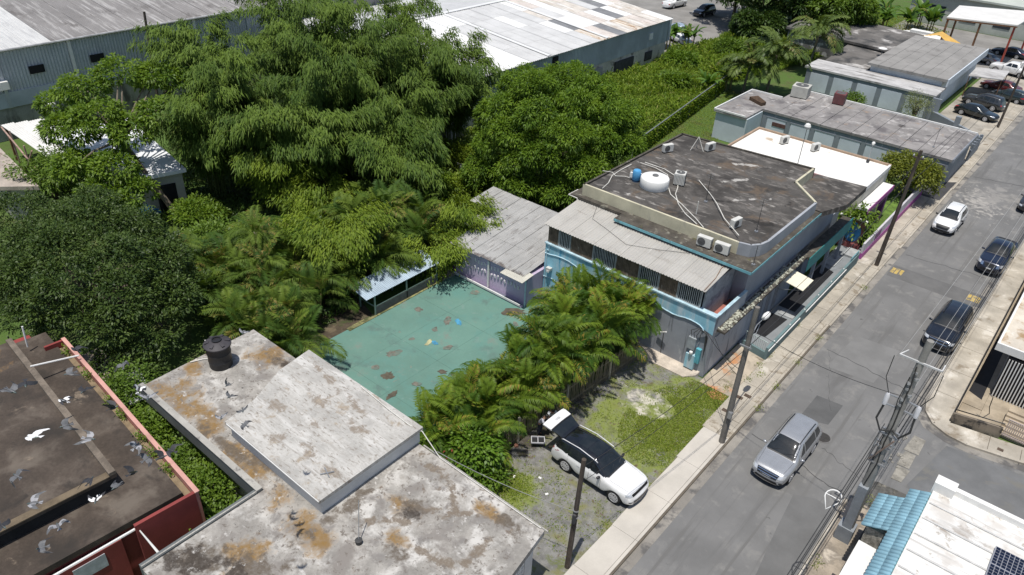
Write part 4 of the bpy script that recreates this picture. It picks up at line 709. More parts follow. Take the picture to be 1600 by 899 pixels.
t = thing('satellite_arm', 'thin dark iron post with crossbar standing in the porch of the corner house', 'post', (.75, 43.2, .2)); MB().tube([(.75, 43.2, .2), (.6, 42.3, 1.2), (.55, 42.2, 1.9), (.3, 42.3, 2.0)], .025, 5).build('post', irn, t)
# ---------------------------------------------------------------- left warehouse
w1 = thing('grey_warehouse', 'large grey ribbed-metal warehouse with low pitched roof at upper left', 'warehouse', (-86, 32, 0))
clad = mat('blue_grey_cladding', (.47, .50, .53), .55, .10, .4, .06, 8, .04, metal=.15, layers=[((.38, .42, .46), .5, .6, .74, None, (1, 1, .2))]); concw = mat('stained_concrete_wall', (.30, .295, .28), .9, .2, .5, .15, 8, .15, layers=[((.09, .085, .08), .5, .55, .68, None, (1.5, 1.5, .3))])
rf1 = mat('weathered_sheet_roof', (.22, .21, .205), .8, .15, .3, .12, 8, .05, layers=[((.34, .33, .32), .8, .56, .66, None, (.25, 3, 1)), ((.14, .13, .125), .35, .6, .74), ((.40, .39, .385), .5, .64, .7, None, (.2, 5, 1))]); rf1b = mat('pale_sheet_roof', (.56, .56, .55), .7, .1, .4, .08, 8, .05, layers=[((.42, .42, .42), .7, .58, .7, None, (.3, 3, 1))])
B(-98, -77.25, -8, 70, 0, 2.9).build('lower_wall', concw, w1); B(-98, -77.12, -8, 70, 2.91, 4.3).build('band_wall', mat('grey_band', (.42, .46, .50), .7, .15, .6), w1); B(-98, -77.3, -8, 70, 4.31, 8.0).build('upper_core', concw, w1)
v_, f_ = corrug(2.02, 3.75, .30, .07, 4, True); me = MB().add(v_, f_).mesh('wall_sheet', clad, fix=False)
for i in range(26): inst(me, 'wall_sheet', w1, Vector((-77.2, 4+i*2.0, 4.25)) - wloc(w1), (R(90), 0, R(90)))
for i in range(9): B(-77.22, -77.06, 9.4+i*6.3, 9.7+i*6.3, 2.9, 8.02).build('downpipe', white_p if i % 2 else clad, w1)
v_, f_ = corrug(2.04, 15.2, .34, .07, 4, True); me = MB().add(v_, f_).mesh('roof_sheet', rf1, fix=False); me2 = me.copy(); me2.materials[0] = rf1b
for i in range(38):
    y = -6+i*2.0; inst(me2 if 8 < y < 27 else me, 'roof_sheet', w1, Vector((-76.85, y, 8.0+(i % 2)*.015)) - wloc(w1), (R(6.6), 0, R(90)))
MB().tube([(-76.85, -7, 8.0), (-76.85, 70, 8.0)], .10, 6).build('gutter', mat('gutter_grey', (.42, .42, .42), .5), w1)
MB().prism([(-92, -7), (-91.7, -7), (-91.7, 70), (-92, 70)], 9.72, 9.85).build('ridge_cap', rf1, w1)
B(-107.0, -92.1, -7, 70, 8.0, 9.7).build('rear_slope', rf1, w1)
for y in (30.0, 39.2, 24.5): B(-77.10, -77.02, y, y+1.3, 5.5, 6.2).build('window', dark_in, w1)
for i, (y, z_) in enumerate(((24.8, 1.9), (21.5, 4.7))): B(-77.3, -76.6, y, y+.9, z_, z_+.7).build('ac_box', white_p, w1)
# ---------------------------------------------------------------- patched-roof warehouse
w2 = thing('patched_warehouse', 'blue-grey warehouse with patchwork of white, grey and rusty roof sheets', 'warehouse', (-57, 73, 0))
B(-81, -49.3, 50, 91.2, 0, 2.6).build('lower_wall', mat('pale_block_wall', (.52, .49, .43), .9, .2, .6, .15, 8, .15, layers=[((.2, .18, .16), .8, .6, .7)]), w2); B(-81, -49.4, 50, 91.1, 2.61, 5.5).build('upper_core', concw, w2)
v_, f_ = corrug(2.02, 2.95, .28, .07, 4, True); me = MB().add(v_, f_).mesh('wall_sheet', mat('steel_blue_cladding', (.38, .42, .45), .55, .15, .4, .08, 8, .04, metal=.1, layers=[((.48, .53, .56), .5, .6, .72, None, (1, 1, .2))]), fix=False)
for i in range(21): inst(me, 'wall_sheet', w2, Vector((-49.28, 51+i*2.0, 2.62)) - wloc(w2), (R(90), 0, R(90)))
cols = {'w': mat('sheet_white', (.70, .70, .69), .6, .06, .5, .05, 8, .03, metal=.05), 'g': mat('sheet_light_grey', (.54, .54, .535), .6, .1, .5, .05, 8, .03, metal=.1), 'd': mat('sheet_dark_patch', (.20, .205, .215), .7, .2, .7), 'r': mat('sheet_rusty', (.42, .31, .21), .8, .3, .8, .2, 8, .05, layers=[((.62, .58, .52), .9, .45, .6, None, (.3, 3, 1)), ((.28, .15, .07), 1.2, .62, .7)]), 'b': mat('sheet_brownish', (.55, .51, .46), .7, .2, .8, .12, 8, .05, layers=[((.38, .27, .18), 1.0, .62, .72, None, (.3, 3, 1)), ((.70, .69, .67), .8, .58, .68, None, (.3, 3, 1))]), 'p': mat('sheet_pinkish', (.58, .53, .49), .7, .15, .8, layers=[((.40, .33, .27), 1.2, .6, .7, None, (.3, 3, 1))])}
shm = {}
for k, m in cols.items():
    v_, f_ = corrug(1.86, 4.25, .31, .05, 4, True); shm[k] = MB().add(v_, f_).mesh('roof_sheet', m, fix=False)
q = random.Random(3)
for i in range(23):
    y = 50.5+i*1.82
    for j in range(4):
        if y < 66: k = 'w' if (y < 62 or j == 3) else 'g'
        elif y < 75: k = 'g' if q.random() < .85 else 'w'
        else: k = q.choice('wwbpgbwpwbg') if j != 0 else q.choice('rbpwb')
        if (i, j) in ((14, 1), (19, 1), (20, 2), (16, 0)): k = 'd'
        inst(shm[k], 'roof_sheet', w2, Vector((-48.85-j*4.0, y, 5.56+j*.36+(i % 2)*.012+j*.014)) - wloc(w2), (R(5.15), 0, R(90)))
for y in (65.4, 76.5): MB().beam((-48.9, y, 5.66), (-64.8, y, 7.1), .5, .04).build('skylight_strip', cols['w'], w2)
MB().beam((-65, 50, 7.12), (-65, 91.5, 7.12), .6, .06).build('ridge_cap', cols['w'], w2)
MB().prism([(-81, 50), (-65.1, 50), (-65.1, 91.5), (-81, 91.5)], [5.3, 6.9, 6.9, 5.3], [5.5, 7.05, 7.05, 5.5]).build('rear_slope', cols['g'], w2)
MB().add([(-49.2, 91.25, 2.6), (-81, 91.25, 2.6), (-81, 91.25, 5.4), (-65, 91.25, 6.9), (-49.2, 91.25, 5.5)], [(0, 1, 2, 3, 4)]).build('gable_wall', concw, w2)
for (a, b, z0, z1, m) in ((72, 76.5, .3, 2.2, concw), (79.2, 83.4, .5, 2.2, mat('dark_block_window', (.05, .05, .055), .8, .3, 2)), (86.2, 87.8, 1.0, 2.1, MATS['dark_block_window']), (66.5, 67.4, 3.6, 5.2, dark_in), (86.6, 87.4, 3.6, 4.4, white_p)): B(-49.29, -49.14, a, b, z0, z1).build('window', m, w2)
# roofs glimpsed behind the patched warehouse
t = thing('rear_shed', 'grey shed with dark openings behind the patched warehouse', 'shed', (-92, 84, 0)); B(-98, -86, 74, 95, 0, 5.2).build('wall', clad, t); B(-98.3, -85.7, 73.7, 95.3, 5.21, 5.5).build('roof', cols['w'], t)
for y in (78, 84, 89.5): B(-85.99, -85.9, y, y+3.6, 0, 4.2).build('doorway', dark_in, t)
# yard behind, parked vehicles stand on it
sheet('parking_yard', [(-90, 94), (-50.5, 93.5), (-49.5, 100), (-52, 130), (-90, 150)], -.005, mat('yard_asphalt', (.24, .23, .215), .9, .2, .3, .15, 10, .1))
# small structures at the left edge
t = thing('white_lean_to', 'white sheet lean-to roof against the grey warehouse', 'lean-to', (-69, 21.5, 0))
v_, f_ = corrug(1.02, 9.6, .2, .03); me = MB().add(v_, f_).mesh('roof_sheet', mat('white_sheet', (.66, .65, .62), .7, .08, .6, .06, 8, .04), fix=False)
for i in range(4): inst(me, 'roof_sheet', t, Vector((-63.2+.3*i, 20.2+i*.98, 2.9)) - wloc(t), (.02, 0, R(90)))
for x, y in ((-63.6, 20.0), (-72.2, 19.9), (-63, 23.3)): B(x-.08, x+.08, y-.08, y+.08, 0, 2.9).build('post', rust_br, t)
B(-72.5, -64.5, 23.6, 23.8, 0, 2.7).build('back_wall', concw, t)
t = thing('garage', 'small building with bright white roof behind the slender tree', 'building', (-60, 24.5, 0))
MB().prism([(-66.3, 21.4), (-54.3, 22.9), (-53.6, 25.4), (-66.3, 27.4)], 0, 3.2).build('wall', mat('pale_render', (.45, .43, .38), .85, .15, .8), t)
MB().prism([(-66.6, 21.1), (-54.0, 22.6), (-53.2, 25.6), (-66.5, 27.7)], 3.21, 3.5).build('roof', mat('bright_white_roof', (.76, .77, .79), .6, .05, .5, .05, 8, .04), t)
B(-54.4, -53.75, 23.4, 24.8, 0, 2.4).build('doorway', dark_in, t)
t = thing('old_slab_roof', 'stained concrete slab roof with rusty frame at the left edge', 'building', (-63, 16, 0))
MB().prism([(-70, 15.2), (-60.6, 14.9), (-58.7, 17.0), (-70, 18.0)], 2.7, 3.0).build('roof_slab', mat('pinkish_slab', (.42, .36, .31), .92, .3, .8, .2, 8, .15, layers=[((.18, .13, .1), .8, .6, .7)]), t); MB().prism([(-69.5, 15.6), (-61, 15.4), (-59.5, 16.8), (-69.5, 17.5)], 0, 2.69).build('wall', plain, t)
for a, b in (((-66, 18.4, 1), (-60.5, 17.8, 5.0)), ((-68, 18.4, 4.6), (-60, 17.9, 2.8)), ((-64, 18.4, 0), (-64, 18.4, 4.2)), ((-67, 18.6, 0), (-67, 18.6, 4.5))): MB().beam(a, b, .1, .1).build('frame_bar', mat('rusty_pink_bar', (.40, .27, .22), .8, .3, 3), t)
# ---------------------------------------------------------------- buildings at the top right
g2 = thing('panelled_low_building', 'low grey building with pale panels and narrow pale roof behind the seamed roof', 'building', (-24, 95, 0))
B(-31, -16.6, 93.6, 97.6, 0, 2.8).build('wall', gp, g2); B(-31.3, -16.3, 93.5, 97.7, 2.81, 3.02).build('roof', mat('pale_mottled_roof', (.46, .45, .44), .9, .2, .6, .15, 8, .1, layers=[((.22, .21, .2), .9, .58, .68, None, (.4, 2, 1))]), g2)
for i in range(5): B(-30.4+i*2.8, -28.2+i*2.8, 93.56, 93.598, .3, 2.4).build('wall_panel', pan, g2)
B(-31.06, -31.0, 94.2, 95.4, 0, 2.2).build('doorway', dark_in, g2)
g3 = thing('grey_seamed_house', 'grey building with tall pale seamed roof beside parked cars', 'building', (-21, 107, 0))
B(-25, -16.9, 97.8, 116.2, 0, 3.7).build('wall', pan, g3)
for i in range(7): B(-25.3+i*1.28, -24.05+i*1.28, 97.2, 116.6, 3.71, 4.0+rng.uniform(0, .015)).build('roof_slab', mat('taupe_roof', (.27, .26, .245), .9, .15, .4, .12, 8, .1, layers=[((.18, .17, .16), .5, .6, .74)]), g3)
B(-16.33, -16.2, 97.2, 116.6, 3.2, 4.05).build('side_fascia', pan, g3)
g4 = thing('dark_roof_house', 'sprawling building with black-stained flat roof among the trees at top right', 'building', (-32, 110, 0))
dr4 = mat('black_stained_roof', (.15, .14, .13), .92, .3, .3, .2, 6, .15, layers=[((.05, .05, .05), .25, .56, .68), ((.45, .43, .41), .22, .62, .70)])
MB().prism([(-40, 109), (-23.6, 107.4), (-25.2, 119.6), (-40.4, 121.8)], 0, 3.2).build('wall', mat('mould_wall', (.16, .155, .15), .95, .4, .6, .3, 6, .2, layers=[((.45, .44, .43), 1.1, .62, .68)]), g4); MB().prism([(-40.3, 108.7), (-23.3, 107.1), (-25, 119.9), (-40.7, 122.1)], 3.21, 3.5).build('roof', dr4, g4)
MB().prism([(-30.2, 98), (-25.4, 98), (-25.4, 107.2), (-31, 108)], 0, 2.7).build('wing_wall', MATS['mould_wall'], g4); MB().prism([(-30.5, 97.9), (-25.35, 97.9), (-25.35, 107.0), (-31.3, 108.2)], 2.71, 3.0).build('wing_roof', dr4, g4)
t = thing('roof_dish', 'white satellite dish on the black-stained roof', 'satellite dish', (-26.2, 105.6, 3.0)); MB().tube([(-26.2, 105.6, 3.0), (-26.2, 105.6, 3.7)], .05, 6).build('post', steel, t); MB().lathe([(.02, 0), (.35, .05), (.55, .16), (.52, .18), (.3, .08)], (-26.2, 105.6, 3.8), 16).build('dish', tankw, t, True)
# carport with red posts, yellow tarp, street-front walls
cp = thing('steel_carport', 'white-roofed steel carport on red posts at the top right corner', 'carport', (-19.5, 129, 0))
MB().prism([(-23.2, 121.2), (-15.0, 124.2), (-14.5, 136.5), (-24.0, 131.2)], 5.9, 6.08).build('roof', MATS['white_sheet'], cp); MB().prism([(-34, 121), (-16.2, 116.8), (-15.9, 130.05), (-9.2, 122.05), (-8, 145.4), (-34, 145.4)], -.02, .05).build('paving', MATS['yard_asphalt'], setting('rear_yard')); redm = mat('red_steel', (.33, .06, .04), .5, .2, 2)
for x, y in ((-23.0, 121.5), (-15.3, 124.5), (-14.8, 135.9), (-23.7, 130.8), (-19.2, 123)): B(x-.12, x+.12, y-.12, y+.12, 0, 5.9).build('post', redm if x > -18 else rust_br, cp)
MB().beam((-23.2, 121.3, 5.8), (-15.0, 124.3, 5.8), .16, .2).build('edge_beam', rust_br, cp)
g5 = thing('pale_long_building', 'long pale building with green-white wall at the top right edge', 'building', (-20, 150, 0)); B(-34, 10, 146, 156, 0, 4.6).build('wall', mat('pale_green_wall', (.42, .44, .40), .85, .12, .5, .1, 6, .05), g5); B(-34.4, 10.4, 145.5, 156.5, 4.61, 4.9).build('roof', mat('pale_green_roof', (.47, .50, .45), .8, .1, .4), g5)
for i in range(6): B(-31+i*5, -28.5+i*5, 145.93, 145.99, 1.2, 3.0).build('window', mat('dark_glass', (.03, .04, .05), .2, .1, 2), g5)
t = thing('yellow_tarp', 'sagging yellow tarpaulin canopy beside the carport', 'tarpaulin', (-22, 118.5, 0)); tm_ = mat('yellow_canvas', (.62, .38, .10), .8, .15, 1, .08, 10, .05)
MB().add([(-24.6, 117.3, 3.9), (-23.0, 120.4, 4.3), (-20.2, 119.3, 3.5), (-18.6, 117.6, 3.1), (-20.4, 116.9, 3.2), (-22.6, 117.2, 4.4)], [(0, 5, 1), (5, 2, 1), (5, 4, 2), (4, 3, 2)]).build('canvas', tm_, t)
for x, y, h in ((-24.5, 117.4, 3.9), (-18.8, 117.6, 3.1), (-20.3, 119.2, 3.5)): MB().tube([(x, y, 0), (x, y, h)], .05, 5).build('pole', rust_br, t)
fy = setting('front_yard'); MB().prism([(-16.1, 86.0), (-9.6, 86.5), (-9.2, 122), (-15.9, 130)], -.02, .06).build('paving', mat('yard_slabs', (.36, .33, .28), .9, .25, .4, .15, 8, .15, layers=[((.2, .17, .13), .6, .58, .7)]), fy)
t = thing('grey_street_wall', 'stepped grey block wall between the seamed roof and the parked cars', 'wall', (-13, 89, 0))
MB().prism([(-16.1, 93.3), (-15.9, 93.3), (-10.0, 88.4), (-10.0, 88.1), (-16.1, 92.9)], 0, 1.5).build('wall', gp, t); B(-16.4, -15.5, 92.9, 93.2, 0, 2.9).build('pier', gp, t); B(-13.2, -12.7, 90.3, 90.8, 0, 2.3).build('pier', gp, t); B(-10.1, -9.9, 84.0, 88.1, 0, 1.2).build('street_wall', gp, t)
for i in range(5): B(-10.15, -9.85, 84.4+i*.9, 84.65+i*.9, 1.2, 1.75).build('post', gp, t)
t = thing('flat_car_shade', 'grey flat sheet shade over the red car', 'canopy', (-14.2, 108.5, 0)); MB().prism([(-15.9, 106.6), (-12.4, 108.0), (-12.6, 113.0), (-16.1, 111.6)], 2.6, 2.7).build('sheet', MATS['pale_mottled_roof'], t)
for x, y in ((-15.8, 106.8), (-12.5, 108.2), (-12.7, 112.8)): MB().tube([(x, y, .06), (x, y, 2.6)], .05, 6).build('post', rust_br, t)
t = thing('covered_boat', 'white covered boat stored behind the black-stained roof', 'boat', (-27, 126, .0))
MB().lathe([(.1, -3.6), (.9, -3.0), (1.25, -1), (1.3, 1.4), (1.1, 3.2), (.9, 3.5)], (-27, 126, 1.3), 14, 'x').build('hull', tankw, t, True); B(-28.2, -25.2, 125.4, 126.6, 2.4, 2.75).build('cover', white_p, t)
for x in (-28.5, -25.4): B(x-.1, x+.1, 125.3, 126.7, 0, .5).build('cradle', rust_br, t)
# ================================================================ vehicles
tyre_m = mat('tyre_rubber', (.018, .018, .018), .85, .2, 6, .1, 30, .1, coord='obj'); rim_m = paint('alloy_rim', (.58, .58, .59), .35, .2); rimd_m = paint('dark_rim', (.05, .05, .055), .4, .5)
glass_m = paint('tinted_glass', (.012, .016, .018), .07, 0, 0, .8); chrome = paint('chrome', (.75, .75, .76), .15, 1.); blk_trim = paint('black_trim', (.02, .02, .022), .5); lamp_m = paint('lamp_glass_clear', (.62, .64, .66), .1, .3, .5, .8); tail_m = paint('tail_lamp_red', (.35, .02, .02), .2, 0, .5); grille_m = paint('grille_black', (.012, .012, .013), .4); under_m = paint('underbody', (.012, .012, .012), .9); plate_m = paint('number_plate', (.68, .68, .66), .5); amber_m = paint('amber', (.7, .3, .05), .3)
def lerp(pts, x):
    if x <= pts[0][0]: return pts[0][1]
    for (a, b), (c, d) in zip(pts, pts[1:]):
        if x <= c: return b + (d-b)*(x-a)/(c-a)
    return pts[-1][1]
def make_car(name, label, p, loc, rz, body, group=None, lvl=2, roof=None):
    """p: L, W, top profile [(x, z)] from the nose, belt profile, wheel x's and radius, side windows in (x, z), front pieces"""
    t = thing(name, label, p.get('cat', 'car'), (0, 0, 0), 0, group)
    L, W = p['L'], p['W']/2; r = p['r']; wf, wr = p['wf'], p['wr']; top, belt = p['top'], p['belt']; zb = p.get('zb', .26)
    xs = sorted(set([0, .10, .28, wf-r*1.25, wf-r*.75, wf, wf+r*.75, wf+r*1.25, wr-r*1.25, wr-r*.75, wr, wr+r*.75, wr+r*1.25, L-.28, L-.1, L, (wf+wr)/2] + [x for x, _ in top]))
    xs2 = [xs[0]]
    for x in xs[1:]:
        if x - xs2[-1] > .055: xs2.append(x)
    xs2[-1] = L; xs = xs2
    def wfac(x): return lerp(p.get('plan', [(0, .80), (.12, .88), (.35, .95), (.8, 1.0), (L-.8, 1.0), (L-.3, .96), (L-.1, .92), (L, .86)]), x)
    def arch(x):
        for c in (wf, wr):
            d = abs(x-c)/(r*1.25)
            if d < 1: return zb + (r*1.95-zb)*math.sqrt(max(0, 1-d*d))*1.02
        return zb if .15 < x < L-.15 else zb+.06
    vs = []; cols = []
    for x in xs:
        w = W*wfac(x); zt = lerp(top, x); zs = min(lerp(belt, x), zt-.02); za = arch(x); X = L/2-x
        cab = max(0, min(1, (zt-zs-.10)/.35)); wt = lerp(p.get('roofw', [(0, .64), (L, .62)]), x)*W
        row = [(.55*w, min(zb+.02, za)), (.93*w, za), (1.0*w, max(za+.06, zb+.22)), (1.0*w, max(za+.10, (zb+.22+zs)/2+.05)), (.985*w, max(zs-.10, za+.14)),
               (.95*w*(1-cab)*.97+.93*w*cab, zs*cab+(zt-.055)*(1-cab)), ((1-cab)*.78*w+cab*(wt+.04), (zt-.015)*(1-cab)+(zt-.09)*cab), ((1-cab)*.5*w+cab*wt*.78, zt), (0, zt+.012)]
        idx = []
        for s in (1, -1):
            for (yy, zz) in (row if s == 1 else row[-2::-1]):
                idx.append(len(vs)); vs.append((X, s*yy, zz))
        cols.append(idx)
    fs = []; n = len(cols[0])
    for a, b in zip(cols, cols[1:]):
        for k in range(n-1): fs.append((a[k], a[k+1], b[k+1], b[k]))
        fs.append((a[n-1], a[0], b[0], b[n-1]))
    for c, sx in ((cols[0], 1), (cols[-1], -1)):                      # nose and tail caps as grids
        m = (n-1)//2; prev = None
        for k in range(0, m-1):
            l, rr = c[k], c[n-1-k]; y0 = vs[l][1]; rowi = [l]
            if k < m-2:
                for fr in (.45, 0, -.45):
                    rowi.append(len(vs)); bul = p.get('bulge', .07)*(1-fr*fr)+.02; vs.append((vs[l][0]+sx*bul, y0*fr, vs[l][2]))
            else: rowi += [c[m-1], c[m], c[m+1]]
            rowi.append(rr)
            if prev: 
                for j in range(4): fs.append((prev[j], prev[j+1], rowi[j+1], rowi[j]))
            prev = rowi
    me = bpy.data.meshes.new('body'); me.from_pydata(vs, [], fs)
    bm = bmesh.new(); bm.from_mesh(me); bmesh.ops.recalc_face_normals(bm, faces=bm.faces); bm.to_mesh(me); bm.free()
    tmp = bpy.data.objects.new('tmp', me); C.objects.link(tmp); sub = tmp.modifiers.new('s', 'SUBSURF'); sub.levels = lvl; sub.render_levels = lvl
    dg = bpy.context.evaluated_depsgraph_get(); me2 = bpy.data.meshes.new_from_object(tmp.evaluated_get(dg)); bpy.data.objects.remove(tmp)
    me2.name = 'body'; me2.materials.clear(); me2.materials.append(body); me2.materials.append(under_m); me2.polygons.foreach_set('use_smooth', [True]*len(me2.polygons))
    for po in me2.polygons:
        if po.normal.z < -.35 and po.center.z < zb+.35: po.material_index = 1
    if roof:
        me2.materials.append(roof)
        for po in me2.polygons:
            if po.center.z > lerp(belt, L/2-po.center.x)+.10 and L/2-po.center.x > p['windscreen'][0]: po.material_index = 2
    inst(me2, 'body', t)
    bvh = BVHTree.FromPolygons([v.co.copy() for v in me2.vertices], [tuple(po.vertices) for po in me2.polygons])
    def patch(nm, quad, axis, m, nx=8, ny=4, off=.006, parent=t):
        """a piece that follows the body: quad corners in the plane seen along axis ('f' front, 'b' back, 'l'/'r' sides, 't' top)"""
        g = []; 
        for j in range(ny+1):
            for i in range(nx+1):
                u, v = i/nx, j/ny; a = [quad[0][k]*(1-u)*(1-v)+quad[1][k]*u*(1-v)+quad[2][k]*u*v+quad[3][k]*(1-u)*v for k in (0, 1)]
                if axis == 'f': o, d = Vector((L, a[0], a[1])), Vector((-1, 0, 0))
                elif axis == 'b': o, d = Vector((-L, a[0], a[1])), Vector((1, 0, 0))
                elif axis == 'r': o, d = Vector((L/2-a[0], -2*W, a[1])), Vector((0, 1, 0))
                elif axis == 'l': o, d = Vector((L/2-a[0], 2*W, a[1])), Vector((0, -1, 0))
                else: o, d = Vector((L/2-a[0], a[1], 4)), Vector((0, 0, -1))
                h = bvh.ray_cast(o, d)
                if h[0] is None: h = bvh.find_nearest(o + d*(o.length*.9)); 
                nn = h[1] if h[1].dot(d) < 0 else -h[1]; g.append(h[0] + nn*off)
        me = bpy.data.meshes.new(nm); me.from_pydata([tuple(v) for v in g], [], [(j*(nx+1)+i, j*(nx+1)+i+1, (j+1)*(nx+1)+i+1, (j+1)*(nx+1)+i) for j in range(ny) for i in range(nx)])
        me.materials.append(m); me.polygons.foreach_set('use_smooth', [True]*len(me.polygons)); return inst(me, nm, parent)
    # glazing
    ws = p['windscreen']; patch('windscreen', [(ws[0], -ws[2]*W), (ws[1], -ws[3]*W), (ws[1], ws[3]*W), (ws[0], ws[2]*W)], 't', glass_m, 8, 10)
    rw = p.get('rearwin')
    if rw: patch('rear_window', [(rw[0], -rw[2]*W), (rw[1], -rw[3]*W), (rw[1], rw[3]*W), (rw[0], rw[2]*W)], 't', glass_m, 6, 8)
    for q in p['windows']:
        for s in 'lr': patch('side_window', q, s, glass_m, 6, 3)
    if roof: patch('roof_panel', [(p['roofx'][0], -.66*W), (p['roofx'][1], -.64*W), (p['roofx'][1], .64*W), (p['roofx'][0], .66*W)], 't', roof, 8, 8, .008)
    if p.get('sunroof'): 
        for a, b in p['sunroof']: patch('sunroof', [(a, -.44*W), (b, -.44*W), (b, .44*W), (a, .44*W)], 't', glass_m, 6, 6, .013)
    for x in p.get('seams', ()):
        for s in 'lr': patch('door_seam', [(x, zb+.12), (x+.014, zb+.12), (x+.014, lerp(belt, x)-.02), (x, lerp(belt, x)-.02)], s, blk_trim, 1, 5, .004)
    for x in p.get('handles', ()):
        for s in 'lr': patch('door_handle', [(x, lerp(belt, x)-.17), (x+.2, lerp(belt, x)-.17), (x+.2, lerp(belt, x)-.14), (x, lerp(belt, x)-.14)], s, p.get('handle_m', chrome), 2, 1, .02)
    if p.get('cladding'):
        for s in 'lr': patch('sill_trim', [(wf+r*1.3, zb+.02), (wr-r*1.3, zb+.02), (wr-r*1.3, zb+.16), (wf+r*1.3, zb+.16)], s, blk_trim, 6, 2, .008)
    cw = p['windscreen'][0]
    for sd in (1, -1): patch('bonnet_seam', [(.30, sd*.70*W), (cw-.02, sd*.80*W), (cw-.02, sd*.812*W), (.30, sd*.712*W)], 't', blk_trim, 8, 1, .003)
    patch('cowl', [(cw-.06, -.74*W), (cw+.05, -.74*W), (cw+.05, .74*W), (cw-.06, .74*W)], 't', blk_trim, 2, 8, .004)
    # nose
    for nm, q, m in p['front']: patch(nm, q, 'f', m, 8, 3, .010)
    for nm, q, m in p.get('rear', ()): patch(nm, q, 'b', m, 6, 3, .010)
    for x, z_ in p.get('grille_bars', ()):
        patch('grille_bar', [(-x, z_), (x, z_), (x, z_+.03), (-x, z_+.03)], 'f', p.get('bar_m', chrome), 8, 1, .022)
    # wheels, mirrors, rails
    wm = MB().lathe([(r*.66, -.10), (r*.92, -.11), (r, -.075), (r, .075), (r*.92, .11), (r*.66, .10)], (0, 0, 0), 28, 'y', False).mesh('tyre', tyre_m, True)
    rm = MB().lathe([(r*.67, -.07), (r*.67, .092), (r*.60, .105), (r*.56, .07), (r*.1, .06)], (0, 0, 0), 24, 'y').mesh('rim', rimd_m, True)
    spk = MB()
    for k in range(10): 
        a = k*math.pi/5; spk.obox((math.cos(a)*r*.36, .107, math.sin(a)*r*.36), (r*.54, .025, r*.13), (0, -a, 0))
    spk.lathe([(r*.70, .095), (r*.70, .112), (r*.60, .116), (r*.58, .104)], (0, 0, 0), 24, 'y', False); spk.lathe([(r*.14, .08), (r*.14, .122), (r*.05, .124)], (0, 0, 0), 12, 'y'); spm = spk.mesh('spokes', p.get('rim_m', rim_m))
    for x in (wf, wr):
        for s in (-1, 1):
            w = inst(wm, 'wheel', t, (L/2-x, s*(W-.125), r), (0, 0, 0 if s > 0 else math.pi)); inst(rm, 'rim', w); inst(spm, 'spokes', w, (0, 0, 0), (0, rng.uniform(0, 1), 0))
    mx, mz = p['mirror']
    for s in (-1, 1):
        mi = MB().lathe([(.02, -.11), (.075, -.09), (.09, 0), (.07, .09), (.02, .11)], (0, 0, 0), 10, 'y').mesh('mirror', p.get('mirror_m', body), True)
        inst(mi, 'mirror', t, (L/2-mx, s*(W+.06), mz), (0, 0, s*.25), (.8, 1, .85)); 
    if p.get('rails'):
        a, b = p['rails']; ry = p.get('raily', .60)*W
        for s in (-1, 1): inst(MB().tube([(L/2-a, s*ry, lerp(top, a)-.02), (L/2-a-.1, s*ry, lerp(top, a)+.045), (L/2-(a+b)/2, s*ry, lerp(top, (a+b)/2)+.05), (L/2-b+.1, s*ry*.98, lerp(top, b)+.045), (L/2-b, s*ry*.98, lerp(top, b)-.02)], .022, 6).mesh('roof_rail', paint('bright_rail', (.72, .72, .72), .4) if p.get('railchrome') else blk_trim, True), 'roof_rail', t)
    if p.get('wipers'):
        for y0 in (.1, -.5): inst(MB().tube([(L/2-ws[0]-.02, y0, lerp(top, ws[0])+.03), (L/2-ws[0]-.20, y0+.5, lerp(top, ws[0]+.18)+.03)], .012, 4).mesh('wiper', blk_trim), 'wiper', t)
    t.location = loc; t.rotation_euler = (0, 0, rz); return t, patch
def suv(L=4.9, W=1.92, H=1.73, hood=1.03, r=.37, cowl=1.30, wf=.95, wb=2.8, **k):
    wr = wf+wb; top = [(0, .72), (.08, hood-.17), (.25, hood-.07), (.7, hood-.02), (cowl, hood+.04), (cowl+.42, hood+.37), (cowl+.85, H-.07), (cowl+1.25, H-.005), (cowl+2.0, H), (L-.85, H-.04), (L-.46, H-.08), (L-.24, hood+.22), (L-.12, hood-.02), (L, .72)]
    b = hood-.02; p = dict(L=L, W=W, r=r, wf=wf, wr=wr, top=top, belt=[(0, .70), (.3, hood-.12), (cowl, b), (L-.6, b+.06), (L-.15, b), (L, .68)],
      windscreen=(cowl+.06, cowl+.86, .79, .67), rearwin=(L-.44, L-.24, .58, .66), mirror=(cowl+.40, b+.06), wipers=True,
      windows=[[(cowl+.55, b+.05), (wf+wb*.50, b+.06), (wf+wb*.50, H-.17), (cowl+1.0, H-.17)], [(wf+wb*.53, b+.06), (wr-.05, b+.08), (wr-.12, H-.17), (wf+wb*.53, H-.17)], [(wr+.03, b+.09), (L-.55, b+.16), (L-.72, H-.19), (wr-.04, H-.17)]],
      seams=(cowl+.30, wf+wb*.52, wr-.1), handles=(wf+wb*.36, wf+wb*.70), roofw=[(0, .72), (cowl+.8, .715), (L-.6, .69), (L, .66)])
    p.update(k); return p
silver = paint('silver_paint', (.42, .43, .445), .28, .45, .7); white_car = paint('white_car_paint', (.78, .78, .77), .3, 0, .7); black_car = paint('black_car_paint', (.012, .014, .02), .16, .2, 1.0); navy = paint('dark_blue_car_paint', (.012, .018, .04), .18, .3, 1.0); blackroof = paint('gloss_black', (.006, .007, .009), .08, 0, 1.0)
W2 = .96
